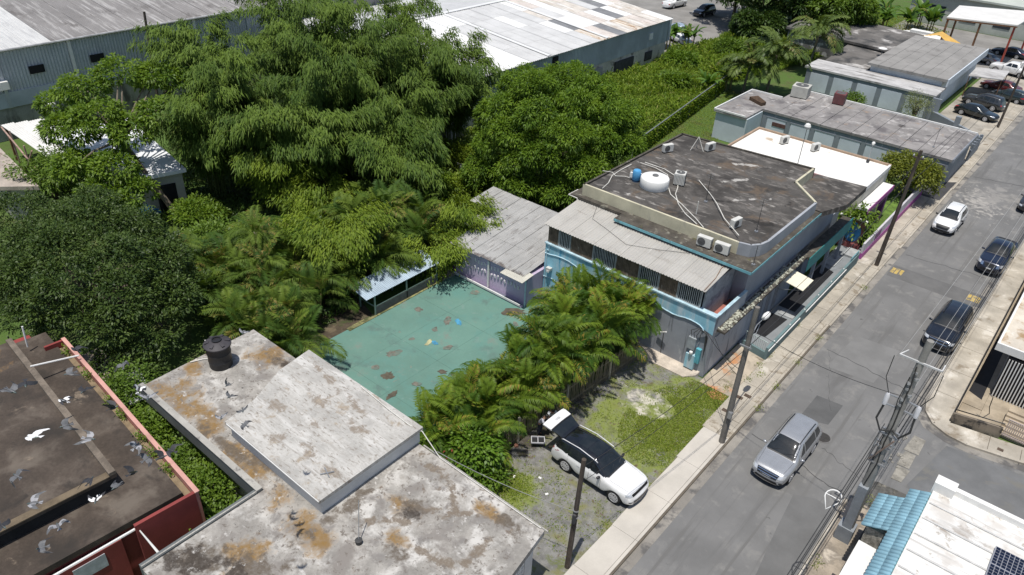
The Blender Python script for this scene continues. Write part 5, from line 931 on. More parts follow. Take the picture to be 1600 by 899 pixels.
front_silver = [('grille', [(-.50, .62), (.50, .62), (.56, .86), (-.56, .86)], grille_m), ('lower_grille', [(-.60, .36), (.60, .36), (.55, .50), (-.55, .50)], grille_m), ('headlamp', [(.55, .70), (.83, .72), (.86, .88), (.58, .86)], lamp_m), ('headlamp', [(-.55, .70), (-.83, .72), (-.86, .88), (-.58, .86)], lamp_m), ('fog_lamp', [(.66, .42), (.80, .42), (.80, .52), (.66, .52)], blk_trim), ('fog_lamp', [(-.66, .42), (-.80, .42), (-.80, .52), (-.66, .52)], blk_trim), ('chin', [(-.72, .26), (.72, .26), (.72, .34), (-.72, .34)], blk_trim)]
make_car('silver_suv', 'silver three-row suv driving towards the lower left on the near road', suv(front=front_silver, grille_bars=[(.52, .80), (.5, .70), (.58, .34)], rails=(2.1, 4.1), rear=[('tail_lamp', [(.6, .82), (.88, .82), (.88, 1.02), (.6, 1.0)], tail_m), ('tail_lamp', [(-.6, .82), (-.88, .82), (-.88, 1.02), (-.6, 1.0)], tail_m)], mirror_m=silver), (-6.62, 31.9, 0), R(-91), silver)
front_jeep = [('grille', [(-.62, .80), (.62, .80), (.64, .92), (-.64, .92)], grille_m), ('lower_grille', [(-.62, .44), (.62, .44), (.60, .60), (-.60, .60)], grille_m), ('headlamp', [(.64, .82), (.90, .82), (.88, .93), (.66, .93)], lamp_m), ('headlamp', [(-.64, .82), (-.90, .82), (-.88, .93), (-.66, .93)], lamp_m), ('chin', [(-.75, .28), (.75, .28), (.75, .38), (-.75, .38)], blk_trim), ('fog_lamp', [(.68, .50), (.84, .50), (.84, .56), (.68, .56)], blk_trim), ('fog_lamp', [(-.68, .50), (-.84, .50), (-.84, .56), (-.68, .56)], blk_trim)]
jp = suv(L=4.91, W=1.97, H=1.78, hood=1.10, r=.39, cowl=1.42, wf=.90, wb=2.96, front=front_jeep, rails=(2.15, 4.4), railchrome=True, raily=.72, roofx=(2.3, 4.42), sunroof=((2.35, 2.95), (3.0, 3.6)), mirror_m=blk_trim, handle_m=white_car, cladding=True, rearwin=None)
jt, jpatch = make_car('white_suv', 'white suv with black roof and open tailgate parked on the gravel lot', jp, (0, 0, 0), 0, white_car, roof=blackroof)
Lj = 4.91
jpatch('windscreen_header', [(2.20, -.60*.985), (2.38, -.59*.985), (2.38, .59*.985), (2.20, .60*.985)], 't', blackroof, 6, 6, .007)
o_ = jpatch('boot_opening', [(-.70, .72), (.70, .72), (.62, 1.55), (-.62, 1.55)], 'b', grille_m, 6, 6, .012)
for s in (-1, 1): jpatch('tail_lamp', [(s*.74, 1.0), (s*.93, 1.0), (s*.92, 1.10), (s*.74, 1.10)], 'b', tail_m, 3, 1, .012)
# raised tailgate hinged at the rear of the roof: outer skin, rear window, plate recess
tg = bpy.data.objects.new('tailgate', None)
hx, hz_ = -Lj/2+.52, 1.74
def gate(nm, u0, u1, w0, w1, th, off, m, par):
    a = R(14); ux, uz = -math.cos(a), math.sin(a); nx_, nz_ = math.sin(a), math.cos(a); mb = MB(); P = []
    for o in (off, off+th):
        for u, w in ((u0, w0), (u1, w1)):
            b = .06*math.sin(math.pi*u/1.15)
            for s in (-1, -.5, 0, .5, 1): P.append((hx+ux*u+nx_*(o+b), s*w, hz_+uz*u+nz_*(o+b)-.05*s*s))
    f = []
    for k in range(4): f += [(k, k+1, 6+k, 5+k), (10+k, 15+k, 16+k, 11+k), (k, 10+k, 11+k, k+1), (5+k, 6+k, 16+k, 15+k)]
    f += [(0, 5, 15, 10), (4, 14, 19, 9)]
    me = mb.add(P, f).mesh(nm, m, True); 
    try: me.set_sharp_from_angle(angle=R(35))
    except Exception: pass
    return inst(me, nm, par)
tgo = gate('tailgate', .64, 1.20, .80, .84, .07, 0, white_car, jt); gate('spoiler', -.05, .10, .66, .68, .06, 0, blackroof, jt); gate('rear_window', .08, .66, .67, .79, .05, 0, glass_m, jt); gate('plate_recess', .86, .98, .22, .22, .012, .075, paint('pale_grey_trim', (.5, .5, .5), .4), tgo); gate('gate_trim', .62, .68, .80, .80, .03, .065, blk_trim, tgo)
for s in (-1, 1): inst(MB().tube([(hx+.05, s*.62, hz_-.2), (hx-.55, s*.66, hz_+.05)], .018, 5).mesh('gas_strut', blk_trim), 'gas_strut', jt)
jt.location = (-13.15, 24.12, .06); jt.rotation_euler = (0, 0, R(-1.5))
front_cx = [('grille', [(-.42, .54), (.42, .54), (.56, .84), (-.56, .84)], grille_m), ('lower_grille', [(-.66, .30), (.66, .30), (.60, .50), (-.60, .50)], grille_m), ('headlamp', [(.52, .76), (.84, .80), (.86, .90), (.55, .86)], lamp_m), ('headlamp', [(-.52, .76), (-.84, .80), (-.86, .90), (-.55, .86)], lamp_m), ('skid_plate', [(-.50, .24), (.50, .24), (.50, .29), (-.50, .29)], chrome)]
make_car('white_crossover', 'white crossover with black front grille driving down the road', suv(L=4.46, W=1.83, H=1.62, hood=1.0, r=.35, cowl=1.2, wf=.92, wb=2.64, front=front_cx, rails=(2.0, 3.7), raily=.58, mirror_m=blk_trim, cladding=True), (-7.55, 67.4, 0), R(-91), white_car)
front_ex = [('grille', [(-.55, .70), (.55, .70), (.56, .96), (-.56, .96)], grille_m), ('lower_grille', [(-.65, .36), (.65, .36), (.60, .52), (-.60, .52)], grille_m), ('headlamp', [(.58, .82), (.88, .84), (.88, .98), (.60, .96)], lamp_m), ('headlamp', [(-.58, .82), (-.88, .84), (-.88, .98), (-.60, .96)], lamp_m), ('number_plate', [(-.18, .56), (.18, .56), (.18, .67), (-.18, .67)], grille_m)]
make_car('black_suv', 'black suv parked by the right kerb in front of the corner house', suv(L=5.02, W=2.0, H=1.79, hood=1.12, r=.39, cowl=1.45, wf=.92, wb=2.86, front=front_ex, grille_bars=[(.55, .90), (.6, .34), (.54, .74)], rails=(2.3, 4.3)), (-3.32, 50.0, 0), R(-91), black_car)
front_pk = [('grille', [(-.30, .74), (.30, .74), (.42, 1.0), (-.42, 1.0)], grille_m), ('grille_side', [(.44, .78), (.60, .78), (.62, 1.0), (.46, 1.0)], chrome), ('grille_side', [(-.44, .78), (-.60, .78), (-.62, 1.0), (-.46, 1.0)], chrome), ('lower_grille', [(-.55, .42), (.55, .42), (.55, .58), (-.55, .58)], grille_m), ('headlamp', [(.62, .86), (.90, .86), (.90, 1.04), (.64, 1.04)], lamp_m), ('headlamp', [(-.62, .86), (-.90, .86), (-.90, 1.04), (-.64, 1.04)], lamp_m), ('number_plate', [(-.16, .60), (.16, .60), (.16, .70), (-.16, .70)], plate_m)]
def pickup(L=5.3, W=1.87, H=1.78, hood=1.16, **k):
    p = suv(L=L, W=W, H=H, hood=hood, r=.39, cowl=1.45, wf=.95, wb=3.2); b = hood-.02
    p['top'] = [(0, .78), (.08, hood-.15), (.25, hood-.06), (.8, hood-.02), (1.45, hood+.03), (1.85, hood+.36), (2.2, H-.05), (2.5, H), (3.3, H-.01), (3.55, H-.09), (3.72, hood+.28), (3.85, hood+.01), (4.4, hood), (L-.1, hood-.01), (L, .75)]
    p['belt'] = [(0, .72), (.3, hood-.12), (1.45, b), (3.7, b+.03), (L-.1, b-.05), (L, .7)]; p['windscreen'] = (1.5, 2.25, .76, .60); p['rearwin'] = (3.60, 3.80, .52, .62)
    p['windows'] = [[(2.0, b+.05), (2.68, b+.06), (2.68, H-.18), (2.36, H-.18)], [(2.74, b+.06), (3.50, b+.07), (3.36, H-.18), (2.74, H-.18)]]; p['seams'] = (1.75, 2.71, 3.62); p['handles'] = (2.4, 3.2); p['mirror'] = (1.8, b+.1); p['cat'] = 'pickup truck'; p.update(k); return p
pt, pp = make_car('blue_pickup', 'dark blue pickup truck parked by the right kerb further up the road', pickup(front=front_pk), (-3.1, 63.3, 0), R(-91.5), navy)
make_car_list = []
W_ = .9
pp('bed_liner', [(3.95, -.66*.93), (5.1, -.66*.93), (5.1, .66*.93), (3.95, .66*.93)], 't', blk_trim, 6, 6, .010)
plain_front = [('grille', [(-.45, .56), (.45, .56), (.5, .74), (-.5, .74)], grille_m), ('headlamp', [(.52, .66), (.80, .68), (.80, .80), (.55, .78)], lamp_m), ('headlamp', [(-.52, .66), (-.80, .68), (-.80, .80), (-.55, .78)], lamp_m)]
plain_rear = [('tail_lamp', [(.55, .76), (.82, .76), (.82, .92), (.58, .92)], tail_m), ('tail_lamp', [(-.55, .76), (-.82, .76), (-.82, .92), (-.58, .92)], tail_m), ('number_plate', [(-.2, .66), (.2, .66), (.2, .78), (-.2, .78)], plate_m)]
def sedan(**k):
    L, W, H, hood = 4.6, 1.8, 1.44, .92; p = suv(L=L, W=W, H=H, hood=hood, r=.33, cowl=1.35, wf=.92, wb=2.7, front=plain_front, rear=plain_rear); b = hood-.02
    p['top'] = [(0, .62), (.08, hood-.2), (.3, hood-.1), (.8, hood-.04), (1.35, hood+.02), (1.8, hood+.28), (2.2, H-.04), (2.6, H), (3.2, H-.03), (3.5, H-.12), (3.9, hood+.12), (4.1, hood+.05), (L-.1, hood), (L, .66)]
    p['windscreen'] = (1.4, 2.22, .74, .60); p['rearwin'] = (3.5, 3.95, .56, .66); p['windows'] = [[(1.95, b+.05), (2.62, b+.05), (2.62, H-.15), (2.35, H-.15)], [(2.68, b+.05), (3.5, b+.06), (3.3, H-.16), (2.68, H-.15)]]; p.update(k); return p
pl = lambda **k: suv(front=plain_front, rear=plain_rear, **k)
make_car('dark_car', 'dark car cut off by the right picture edge, parked on the far right kerb', pl(L=4.5, W=1.82, H=1.6, hood=1.0), (-2.95, 77.0, 0), R(-91), paint('dark_grey_paint', (.03, .03, .035), .25, .3, .8), lvl=1)
make_car('black_sedan', 'black sedan parked nearest the stepped grey wall', sedan(), (-12.7, 99.6, .06), R(-12), paint('black_green_paint', (.012, .018, .018), .15, .2, 1.), lvl=1)
make_car('grey_suv', 'dark grey suv parked beside the black sedan', pl(L=4.6, W=1.85, H=1.66, hood=1.02, cowl=1.3, rails=(2.2, 3.9)), (-13.0, 104.4, .06), R(168), paint('graphite_paint', (.075, .08, .085), .25, .6, .8), lvl=1)
make_car('teal_hatchback', 'dark teal car parked behind the grey suv by the street', pl(L=4.0, W=1.7, H=1.5, hood=.95, r=.31, cowl=1.0, wf=.75, wb=2.45), (-11.2, 109.6, .06), R(168), paint('dark_teal_paint', (.03, .05, .055), .25, .4, .8), lvl=1)
make_car('red_car', 'dark red car under the flat grey shade', sedan(), (-12.9, 113.2, .06), R(168), paint('dark_red_paint', (.13, .02, .02), .25, .1, .8), lvl=1)
wt, wpp = make_car('white_pickup', 'white pickup truck with a plastic crate in its bed at the top right', pickup(front=plain_front), (-13.5, 122.6, .06), R(168), white_car, lvl=1)
t = thing('plastic_crate_tank', 'white caged tank standing in the bed of the white pickup', 'tank', (-12.1, 122.35, 1.15)); B(-12.7, -11.6, 121.9, 122.8, 1.17, 2.0).build('tank', tankw, t)
for k in range(5): B(-12.72+k*.27, -12.68+k*.27, 121.87, 122.83, 1.17, 2.02).build('cage_bar', steel, t)
make_car('silver_sedan', 'silver sedan beside the yellow tarpaulin at the top right', sedan(), (-18.0, 126.6, .0), R(165), paint('silver_sedan_paint', (.36, .37, .38), .28, .7, .6), lvl=1)
make_car('pale_blue_suv', 'pale blue suv parked behind the patched warehouse', pl(L=4.5, W=1.8, H=1.64, hood=1.0, cowl=1.25, rails=(2.0, 3.8)), (-55.6, 105.8, 0), R(150), paint('pale_blue_paint', (.45, .53, .62), .3, .3, .6), lvl=1)
make_car('white_sedan', 'white car half hidden by banana leaves behind the patched warehouse', sedan(), (-52.6, 101.4, 0), R(150), white_car, lvl=1)
make_car('black_van', 'black suv parked under the dark trees at the top', pl(L=4.6, W=1.85, H=1.75, hood=1.05, cowl=1.2), (-58.6, 120.0, 0), R(-95), black_car, lvl=1)
make_car('white_truck', 'white pickup seen from behind at the top edge of the yard', pickup(front=plain_front, rear=plain_rear), (-65.0, 121.4, 0), R(85), white_car, lvl=1)
make_car('far_blue_car', 'dark blue car under the steel carport', sedan(), (-15.8, 133.5, 0), R(170), navy, lvl=1)
# ================================================================ poles and wires
wood = mat('creosote_wood', (.075, .06, .048), .9, .3, 2, .25, 14, .3, .02, layers=[((.16, .135, .11), 2, .6, .72, None, (3, 3, .15))]); greyw = mat('weathered_pole', (.19, .175, .155), .9, .25, 1.5, .2, 14, .3, .02, layers=[((.09, .08, .07), 1.6, .6, .7, None, (4, 4, .12))]); concp = mat('concrete_pole', (.26, .25, .23), .9, .2, 1.2, .15, 14, .15); wire_m = mat('cable_black', (.03, .03, .03), .6, .1, 3, 0, 10, 0); wire_g = mat('cable_grey', (.30, .30, .29), .5, .1, 3, 0, 10, 0); ins = mat('porcelain', (.55, .55, .57), .3, .1, 3)
def pole(lab, base, top, r0, r1, m, n=10, name='utility_pole'):
    t = thing(name, lab, 'pole', base); MB().tube([base, [(a+b)/2 for a, b in zip(base, top)], top], [r0, (r0+r1)/2, r1], n).build('shaft', m, t, True); return t
p1 = pole('dark wooden utility pole at the bottom edge of the gravel lot', (-11.07, 18.75, .0), (-11.07, 18.98, 6.5), .13, .10, wood)
for z_ in (3.2, 3.6): MB().lathe([(.13, 0), (.13, .06)], (-11.07, 18.86, z_), 10).build('band', steel, p1)
MB().obox((-11.0, 18.68, 3.3), (.14, .1, .5)).build('cable_riser', MATS['dark_conduit'], p1)
p2 = pole('grey wooden utility pole on the pavement above the silver car', (-9.62, 30.6, .1), (-9.6, 30.55, 8.85), .17, .12, greyw)
MB().obox((-9.5, 30.42, 2.2), (.2, .16, .4)).build('box', steel, p2); B(-9.9, -9.3, 30.3, 30.36, 6.6, 6.68).build('step_bar', steel, p2)
p3 = pole('dark wooden utility pole in front of the pink wall', (-9.75, 56.0, .1), (-9.55, 56.4, 9.3), .16, .11, wood)
B(-9.95, -9.2, 56.3, 56.42, 8.7, 8.8).build('cross_arm', wood, p3)
for x in (-9.9, -9.3): MB().lathe([(.04, 0), (.06, .08), (.03, .16)], (x, 56.36, 8.8), 8).build('insulator', ins, p3)
p5 = pole('thin dark utility pole far up the street by the parked cars', (-9.9, 97.5, 0), (-9.7, 97.8, 8.5), .13, .1, wood)
p6 = pole('slim dark pole standing against the grey warehouse wall', (-76.3, 35.2, 0), (-76.0, 35.6, 9.6), .16, .12, wood)
# big corner pole with equipment
base4, top4 = Vector((-2.42, 28.75, 0)), Vector((-2.30, 29.15, 11.4))
p4 = pole('tall concrete corner pole carrying transformers, brackets and many cables', tuple(base4), tuple(top4), .26, .14, concp, 12)
at4 = lambda z_: base4 + (top4-base4)*(z_/11.4)
B(-2.78, -2.08, 28.45, 29.1, .1, .95).build('base_box', mat('grey_steel_box', (.24, .26, .28), .6, .15, 2), p4)
MB().prism([(-2.62, 28.52), (-2.22, 28.52), (-2.22, 28.8), (-2.62, 28.8)], .95, 3.6).build('riser_guard', MATS['grey_steel_box'], p4)
for z_ in (5.0, 5.9, 6.6): 
    c = at4(z_); MB().obox((c.x, c.y-.16, c.z), (.75, .08, .08)).build('bracket', steel, p4); MB().obox((c.x, c.y+.16, c.z), (.75, .08, .08)).build('bracket', steel, p4)
for s in (-1, 1): c = at4(5.8); MB().beam((c.x+s*.34, c.y-.18, 5.0), (c.x+s*.34, c.y-.18, 6.6), .07, .07).build('bracket_bar', steel, p4)
MB().beam((at4(5).x-.3, at4(5).y-.25, 5.1), (at4(6).x+.3, at4(6).y-.25, 6.5), .07, .05).build('brace', mat('rusty_brace', (.22, .16, .13), .8, .3, 3), p4)
c = at4(10.4); pg_ = mat('pale_grey_arm', (.50, .50, .49), .7, .2, 3); MB().beam((c.x-.8, c.y-.12, 10.4), (c.x+.8, c.y-.12, 10.4), .07, .07).build('cross_arm', pg_, p4); MB().beam((c.x-.8, c.y-.12, 10.4), (c.x-.6, c.y+.35, 10.45), .05, .05).build('arm_end', pg_, p4); MB().beam((c.x+.8, c.y-.12, 10.4), (c.x+.8, c.y+.3, 10.45), .05, .05).build('arm_end', pg_, p4)
for k, dx in enumerate((-.62, .62)):
    c = at4(8.2); MB().lathe([(.06, -.32), (.10, -.28), (.10, .22), (.05, .3)], (c.x+dx, c.y-.1, 8.2), 10).build('cutout', ins, p4, True); MB().beam((c.x, c.y-.05, 8.45), (c.x+dx, c.y-.1, 8.45), .06, .06).build('arm', steel, p4); MB().beam((c.x, c.y-.05, 7.95), (c.x+dx, c.y-.1, 7.95), .06, .06).build('arm', steel, p4)
    MB().tube([(c.x+dx, c.y-.1, 7.9), (c.x+dx*1.1, c.y-.25, 7.2), (c.x+dx*.6, c.y-.35, 6.75), (c.x+.1, c.y-.2, 6.9)], .045, 6).build('bushing_cable', wire_m, p4, True)
    MB().tube([(c.x+dx, c.y-.1, 8.5), (c.x+dx*1.5, c.y-.1, 9.2), (c.x+dx*1.5, c.y-.12, 10.3)], .018, 5).build('jumper', wire_m, p4, True)
for k in range(7): c = at4(9.9-.28*k); MB().obox((c.x+.12*math.sin(k*2), c.y-.15, c.z), (.16, .12, .1), (0, 0, k)).build('clamp', steel, p4)
MB().tube([at4(z_)+Vector((.08*math.sin(z_*3), -.2, 0)) for z_ in (3.6, 5, 6.2, 7.2, 8.4, 9.3, 10.2)], .03, 5).build('riser_cable', wire_m, p4, True)
MB().tube([at4(z_)+Vector((-.16+.05*math.sin(z_*2), -.12, 0)) for z_ in (3.6, 5, 6.2, 7.2, 8.4, 9.6)], .02, 5).build('riser_cable', wire_m, p4, True)
def wire(lab, a, b, sag=.6, r=.012, m=None, name='overhead_cable', grp='overhead cables'):
    a, b = Vector(a), Vector(b); n = 14; pts = [a.lerp(b, i/n) - Vector((0, 0, sag*4*(i/n)*(1-i/n))) for i in range(n+1)]
    return tag(MB().tube(pts, r, 4).build(name, m or wire_m), lab, 'cable', grp)
far = (-2.0, 84)
for i, (dx, z_, r_, m) in enumerate(((-.8, 10.4, .010, wire_g), (.8, 10.4, .010, wire_g), (-.12, 9.3, .011, wire_g), (.12, 8.9, .011, wire_g), (.2, 7.0, .022, wire_m), (.3, 6.6, .024, wire_m), (.28, 6.2, .02, wire_m), (.34, 5.8, .022, wire_m), (.15, 7.4, .014, wire_m))):
    nm = ['top outer left', 'top outer right', 'upper grey', 'second upper grey', 'thick black', 'second thick black', 'third thick black', 'lowest thick black', 'thin black'][i]
    wire(nm+' cable running up the right kerb from the corner pole', (at4(z_).x+dx, 29.1, z_), (far[0]+dx*.8, far[1], z_-1.2), .7 if z_ > 8 else .5, r_, m)
for i, (dx, z_, r_, m) in enumerate(((-.3, 7.0, .022, wire_m), (-.2, 6.5, .025, wire_m), (-.12, 6.1, .022, wire_m), (-.34, 5.8, .02, wire_m))):
    nm = ['upper', 'second', 'third', 'lowest'][i]; wire(nm+' cable leaving the corner pole along the road towards the viewer', (at4(z_).x+dx, 28.9, z_), (-2.9+dx*.6, -8, z_-.4), .8, r_, m)
wire('thin cable between the two left pavement poles by the lot', (-9.65, 30.6, 6.3), (-11.07, 18.95, 6.1), .35, .014); wire('lower cable between the two left pavement poles by the lot', (-9.65, 30.6, 5.7), (-11.07, 18.95, 5.2), .4, .012)
wire('cable from the grey pole up the left pavement to the dark pole', (-9.6, 30.6, 7.6), (-9.6, 56.2, 8.2), .5, .014); wire('second cable from the grey pole up the left pavement to the dark pole', (-9.6, 30.6, 6.4), (-9.65, 56.1, 6.8), .6, .02)
wire('cable from the dark pole onward up the left pavement', (-9.55, 56.3, 8.4), (-9.7, 97.6, 7.8), .8, .014); wire('lower cable from the dark pole onward up the left pavement', (-9.6, 56.2, 6.8), (-9.75, 97.6, 6.4), .8, .018)
wire('service wire from the bottom pole to the edge of the concrete house roof', (-11.07, 18.9, 3.5), (-17.6, 17.25, 3.75), .25, .014, wire_g); wire('service wire crossing the road from the corner pole to the grey pole', (-2.35, 29.0, 8.6), (-9.6, 30.55, 7.6), .35, .012)
wire('service wire from the dark pole to the terrace building corner', (-9.65, 56.1, 6.0), (-12.6, 49.0, 6.3), .2, .012); wire('service wire from the grey pole to the meter corner of the blue wall', (-9.62, 30.6, 5.0), (-13.4, 34.85, 3.2), .25, .016); wire('second service wire from the grey pole to the blue wall corner', (-9.62, 30.6, 4.6), (-13.1, 35.5, 2.6), .3, .014)
# fibre slack loop hung on the cables
t = thing('cable_slack_loop', 'white wire teardrop holder hung on the cables by the right kerb', 'cable holder', (-2.75, 24.2, 6.0))
import itertools
lp = [(-2.9+.30*math.cos(a), 24.4+.42*math.sin(a), 6.05) for a in [math.pi*k/8 for k in range(-1, 10)]]
MB().tube(lp + [(-2.9, 23.6, 6.05), lp[0]], .028, 5).build('ring', white_p, t); MB().tube([lp[1], lp[-2]], .022, 5).build('cross_wire', white_p, t)
# ================================================================ vegetation
def unit(a): return a/np.maximum(np.linalg.norm(a, axis=-1, keepdims=True), 1e-9)
def leaf_mesh(nm, pos, ax, ln, wd, m, parent=None, droop=.25, seed=0, tint=None, at=None):
    """leaves as folded diamond blades; pos (N,3), ax (N,3) unit axes"""
    g = np.random.default_rng(seed); N = len(pos); ax = unit(ax)
    up = unit(np.array([0, 0, 1.]) + g.normal(0, .35, (N, 3))); side = unit(np.cross(ax, up)); ln = np.broadcast_to(ln, (N,))[:, None]; wd = np.broadcast_to(wd, (N,))[:, None]
    v = np.empty((N, 4, 3)); v[:, 0] = pos; mid = pos + ax*ln*.45 + np.array([0, 0, 1])*ln*.04; v[:, 1] = mid - side*wd*.5; v[:, 3] = mid + side*wd*.5; v[:, 2] = pos + ax*ln - np.array([0, 0, 1])*ln*droop
    off = np.array(wloc(parent)) if parent else (np.array(at) if at is not None else np.array([pos[:, 0].mean(), pos[:, 1].mean(), pos[:, 2].min()]))
    me = bpy.data.meshes.new(nm); me.vertices.add(N*4); me.vertices.foreach_set('co', (v-off).astype(np.float32).ravel()); me.loops.add(N*4); me.loops.foreach_set('vertex_index', np.arange(N*4, dtype=np.int32))
    me.polygons.add(N); me.polygons.foreach_set('loop_start', np.arange(0, N*4, 4, dtype=np.int32)); me.polygons.foreach_set('loop_total', np.full(N, 4, dtype=np.int32)); me.update(calc_edges=True)
    at_ = me.attributes.new('tint', 'FLOAT', 'POINT'); tv = g.random(N) if tint is None else tint; at_.data.foreach_set('value', np.repeat(tv, 4).astype(np.float32)); me.materials.append(m)
    o = bpy.data.objects.new(nm, me); C.objects.link(o); o.parent = parent
    if parent is None: o.location = off
    return o
def clumps(lobes, n, g, lo=-.25):
    """points and outward normals on the outer skin of a set of ellipsoid lobes"""
    P, Nn = [], []; vol = np.array([(l[3]*l[4])+(l[3]*l[5]) for l in lobes]); vol = vol/vol.sum()
    while len(P) < n:
        l = lobes[g.choice(len(lobes), p=vol)]; d = unit(g.normal(0, 1, 3))
        if d[2] < lo: continue
        r = g.uniform(.82, 1.04); p = np.array(l[:3]) + d*np.array(l[3:6])*r
        if any((((p-np.array(k[:3]))/np.array(k[3:6]))**2).sum() < .62 for k in lobes): continue
        P.append(p); Nn.append(unit(d/np.array(l[3:6])))
    return np.array(P), np.array(Nn)
def rosettes(P, Nn, per, rad, g, spread=1.0, down=.25):
    N = len(P); d = unit(np.repeat(Nn, per, 0)*.9 + g.normal(0, spread, (N*per, 3))); r = g.random((N*per, 1))**.5
    rr = np.repeat(g.uniform(.6, 1.25, N)*rad, per)[:, None]
    pos = np.repeat(P, per, 0) + d*r*rr*np.array([1, 1, .75]); ax = unit(d + np.array([0, 0, -down]) + g.normal(0, .25, d.shape)); return pos, ax
def tree(name, label, cat, base, lobes, n, per, rad, L, Wd, m, seed, bark, trunk_r=.25, group=None, limbs=7, fork=.35, inner=.25, lo=-.25, down=.3, spread=.9, droop=.2, lean=(0, 0)):
    g = np.random.default_rng(seed); t = thing(name, label, cat, base, 0, group); b = Vector(base); cz = sum(l[2] for l in lobes)/len(lobes)
    f = Vector((b.x+lean[0]*fork, b.y+lean[1]*fork, b.z+(cz-b.z)*fork*1.6)); mb = MB().tube([b, (b+f)/2+Vector((.1, -.08, 0)), f], [trunk_r*1.25, trunk_r, trunk_r*.85], 8)
    tr = mb.build('trunk', bark, t, True)
    for i in range(min(limbs, len(lobes)*2)):
        l = lobes[i % len(lobes)]; e = Vector((l[0]+g.normal(0, l[3]*.25), l[1]+g.normal(0, l[4]*.25), l[2]+l[5]*.2)); md = f.lerp(e, .5) + Vector((g.normal(0, .25), g.normal(0, .25), .3))
        MB().tube([f, md, e], [trunk_r*.6, trunk_r*.35, trunk_r*.12], 6).build('limb', bark, tr, True)
    P, Nn = clumps(lobes, n, g, lo); cl_t = g.random(n); pos, ax = rosettes(P, Nn, per, rad, g, spread, down); tint = np.clip(np.repeat(cl_t, per)*.55 + g.random(n*per)*.45, 0, 1)
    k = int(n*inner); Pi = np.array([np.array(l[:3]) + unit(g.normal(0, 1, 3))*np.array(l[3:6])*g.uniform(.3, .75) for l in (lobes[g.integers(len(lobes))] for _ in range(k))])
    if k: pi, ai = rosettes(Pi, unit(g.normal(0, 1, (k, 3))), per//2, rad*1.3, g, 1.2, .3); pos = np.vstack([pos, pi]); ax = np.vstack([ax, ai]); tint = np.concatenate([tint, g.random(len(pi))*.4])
    N = len(pos); leaf_mesh('crown', pos, ax, L*g.uniform(.75, 1.2, N), Wd*g.uniform(.8, 1.2, N), m, t, droop, seed, tint); return t
bark = mat('grey_bark', (.13, .105, .08), .95, .3, 3, .3, 14, .5, .03); bark2 = mat('brown_bark', (.20, .165, .125), .95, .3, 3, .3, 14, .5, .03)
# ---------------------------------------------------------------- mango tree
lm_mango = leafmat('mango_leaf', (.046, .104, .012), (.200, .310, .030), (.30, .35, .05), .5, .32, .25)
g = np.random.default_rng(11); lob = [(-35.0, 48.8, 5.4, 4.9, 5.2, 3.6)]
for i in range(30):
    a = i*2.399; h = (i+.5)/30; rr = math.sqrt(1-(h*.96)**2); lob.append((-35.0+5.7*rr*math.cos(a), 48.8+6.0*rr*math.sin(a), 3.4+6.0*h, 1.7*g.uniform(.55, 1.25), 1.7*g.uniform(.55, 1.25), 1.5*g.uniform(.6, 1.1)))
lob += [(-37.8, 43.0, 2.6, 1.7, 1.6, 1.5), (-34.2, 42.9, 2.4, 1.7, 1.5, 1.4), (-31.0, 44.6, 2.6, 1.5, 1.5, 1.4)]
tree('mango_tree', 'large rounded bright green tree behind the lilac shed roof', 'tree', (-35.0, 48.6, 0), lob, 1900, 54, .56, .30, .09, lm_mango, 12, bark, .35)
# ---------------------------------------------------------------- dark broad tree at left
lm_fic = leafmat('dark_glossy_leaf', (.020, .046, .010), (.092, .140, .026), None, .5, .2, .3)
lob = [(-42.4, 13.6, 3.7, 5.4, 4.6, 3.1)]; g = np.random.default_rng(5)
for i in range(24):
    a = i*2.399; h = (i+.5)/24; rr = math.sqrt(1-(h*.94)**2); lob.append((-42.4+5.6*rr*math.cos(a), 13.8+4.3*rr*math.sin(a)*.95, 2.6+3.7*h, 1.7*g.uniform(.7, 1.2), 1.5*g.uniform(.7, 1.1), 1.1*g.uniform(.8, 1.2)))
lob += [(-50.5, 9.0, 3.6, 3.4, 3.0, 2.6), (-49.5, 12.5, 4.2, 2.6, 2.6, 2.4), (-48, 16.5, 4, 2.6, 2.2, 2.2), (-36.4, 11.6, 1.5, 1.3, 1.0, 1.1), (-34.9, 12.4, 1.0, 1.1, .9, .9)]
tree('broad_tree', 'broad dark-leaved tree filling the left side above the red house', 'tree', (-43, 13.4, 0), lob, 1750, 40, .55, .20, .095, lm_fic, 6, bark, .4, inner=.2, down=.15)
# ---------------------------------------------------------------- slender tree with bare trunk
lm_thin = leafmat('light_broad_leaf', (.065, .135, .014), (.21, .31, .035), None, .5, .38)
lob = [(-59.9, 22.3, 8.8, 1.7, 1.6, 1.0), (-59.2, 25.0, 9.6, 1.5, 1.5, .9), (-58.0, 27.1, 9.2, 1.5, 1.5, .9), (-58.2, 20.0, 6.6, 1.7, 1.6, 1.0), (-56.7, 21.6, 7.6, 1.6, 1.6, 1.0), (-54.8, 22.9, 6.8, 1.5, 1.4, .9), (-54.5, 25.1, 7.8, 1.4, 1.4, .9), (-56.3, 19.1, 4.6, 1.6, 1.5, 1.0), (-54.0, 20.8, 4.8, 1.4, 1.4, .9), (-53.8, 19.4, 3.4, 1.4, 1.3, .9), (-52.1, 21.2, 3.4, 1.3, 1.2, .8), (-62.2, 21.5, 7.4, 1.5, 1.5, .9), (-57.0, 28.8, 8.6, 1.3, 1.4, .9)]
tree('slender_tree', 'slender light green tree with leaning brown trunk by the white garage', 'tree', (-53.0, 24.1, 0), lob, 620, 34, .55, .30, .15, lm_thin, 9, bark2, .2, limbs=16, inner=.1, lo=-.6, lean=(-5, -3), fork=.55)
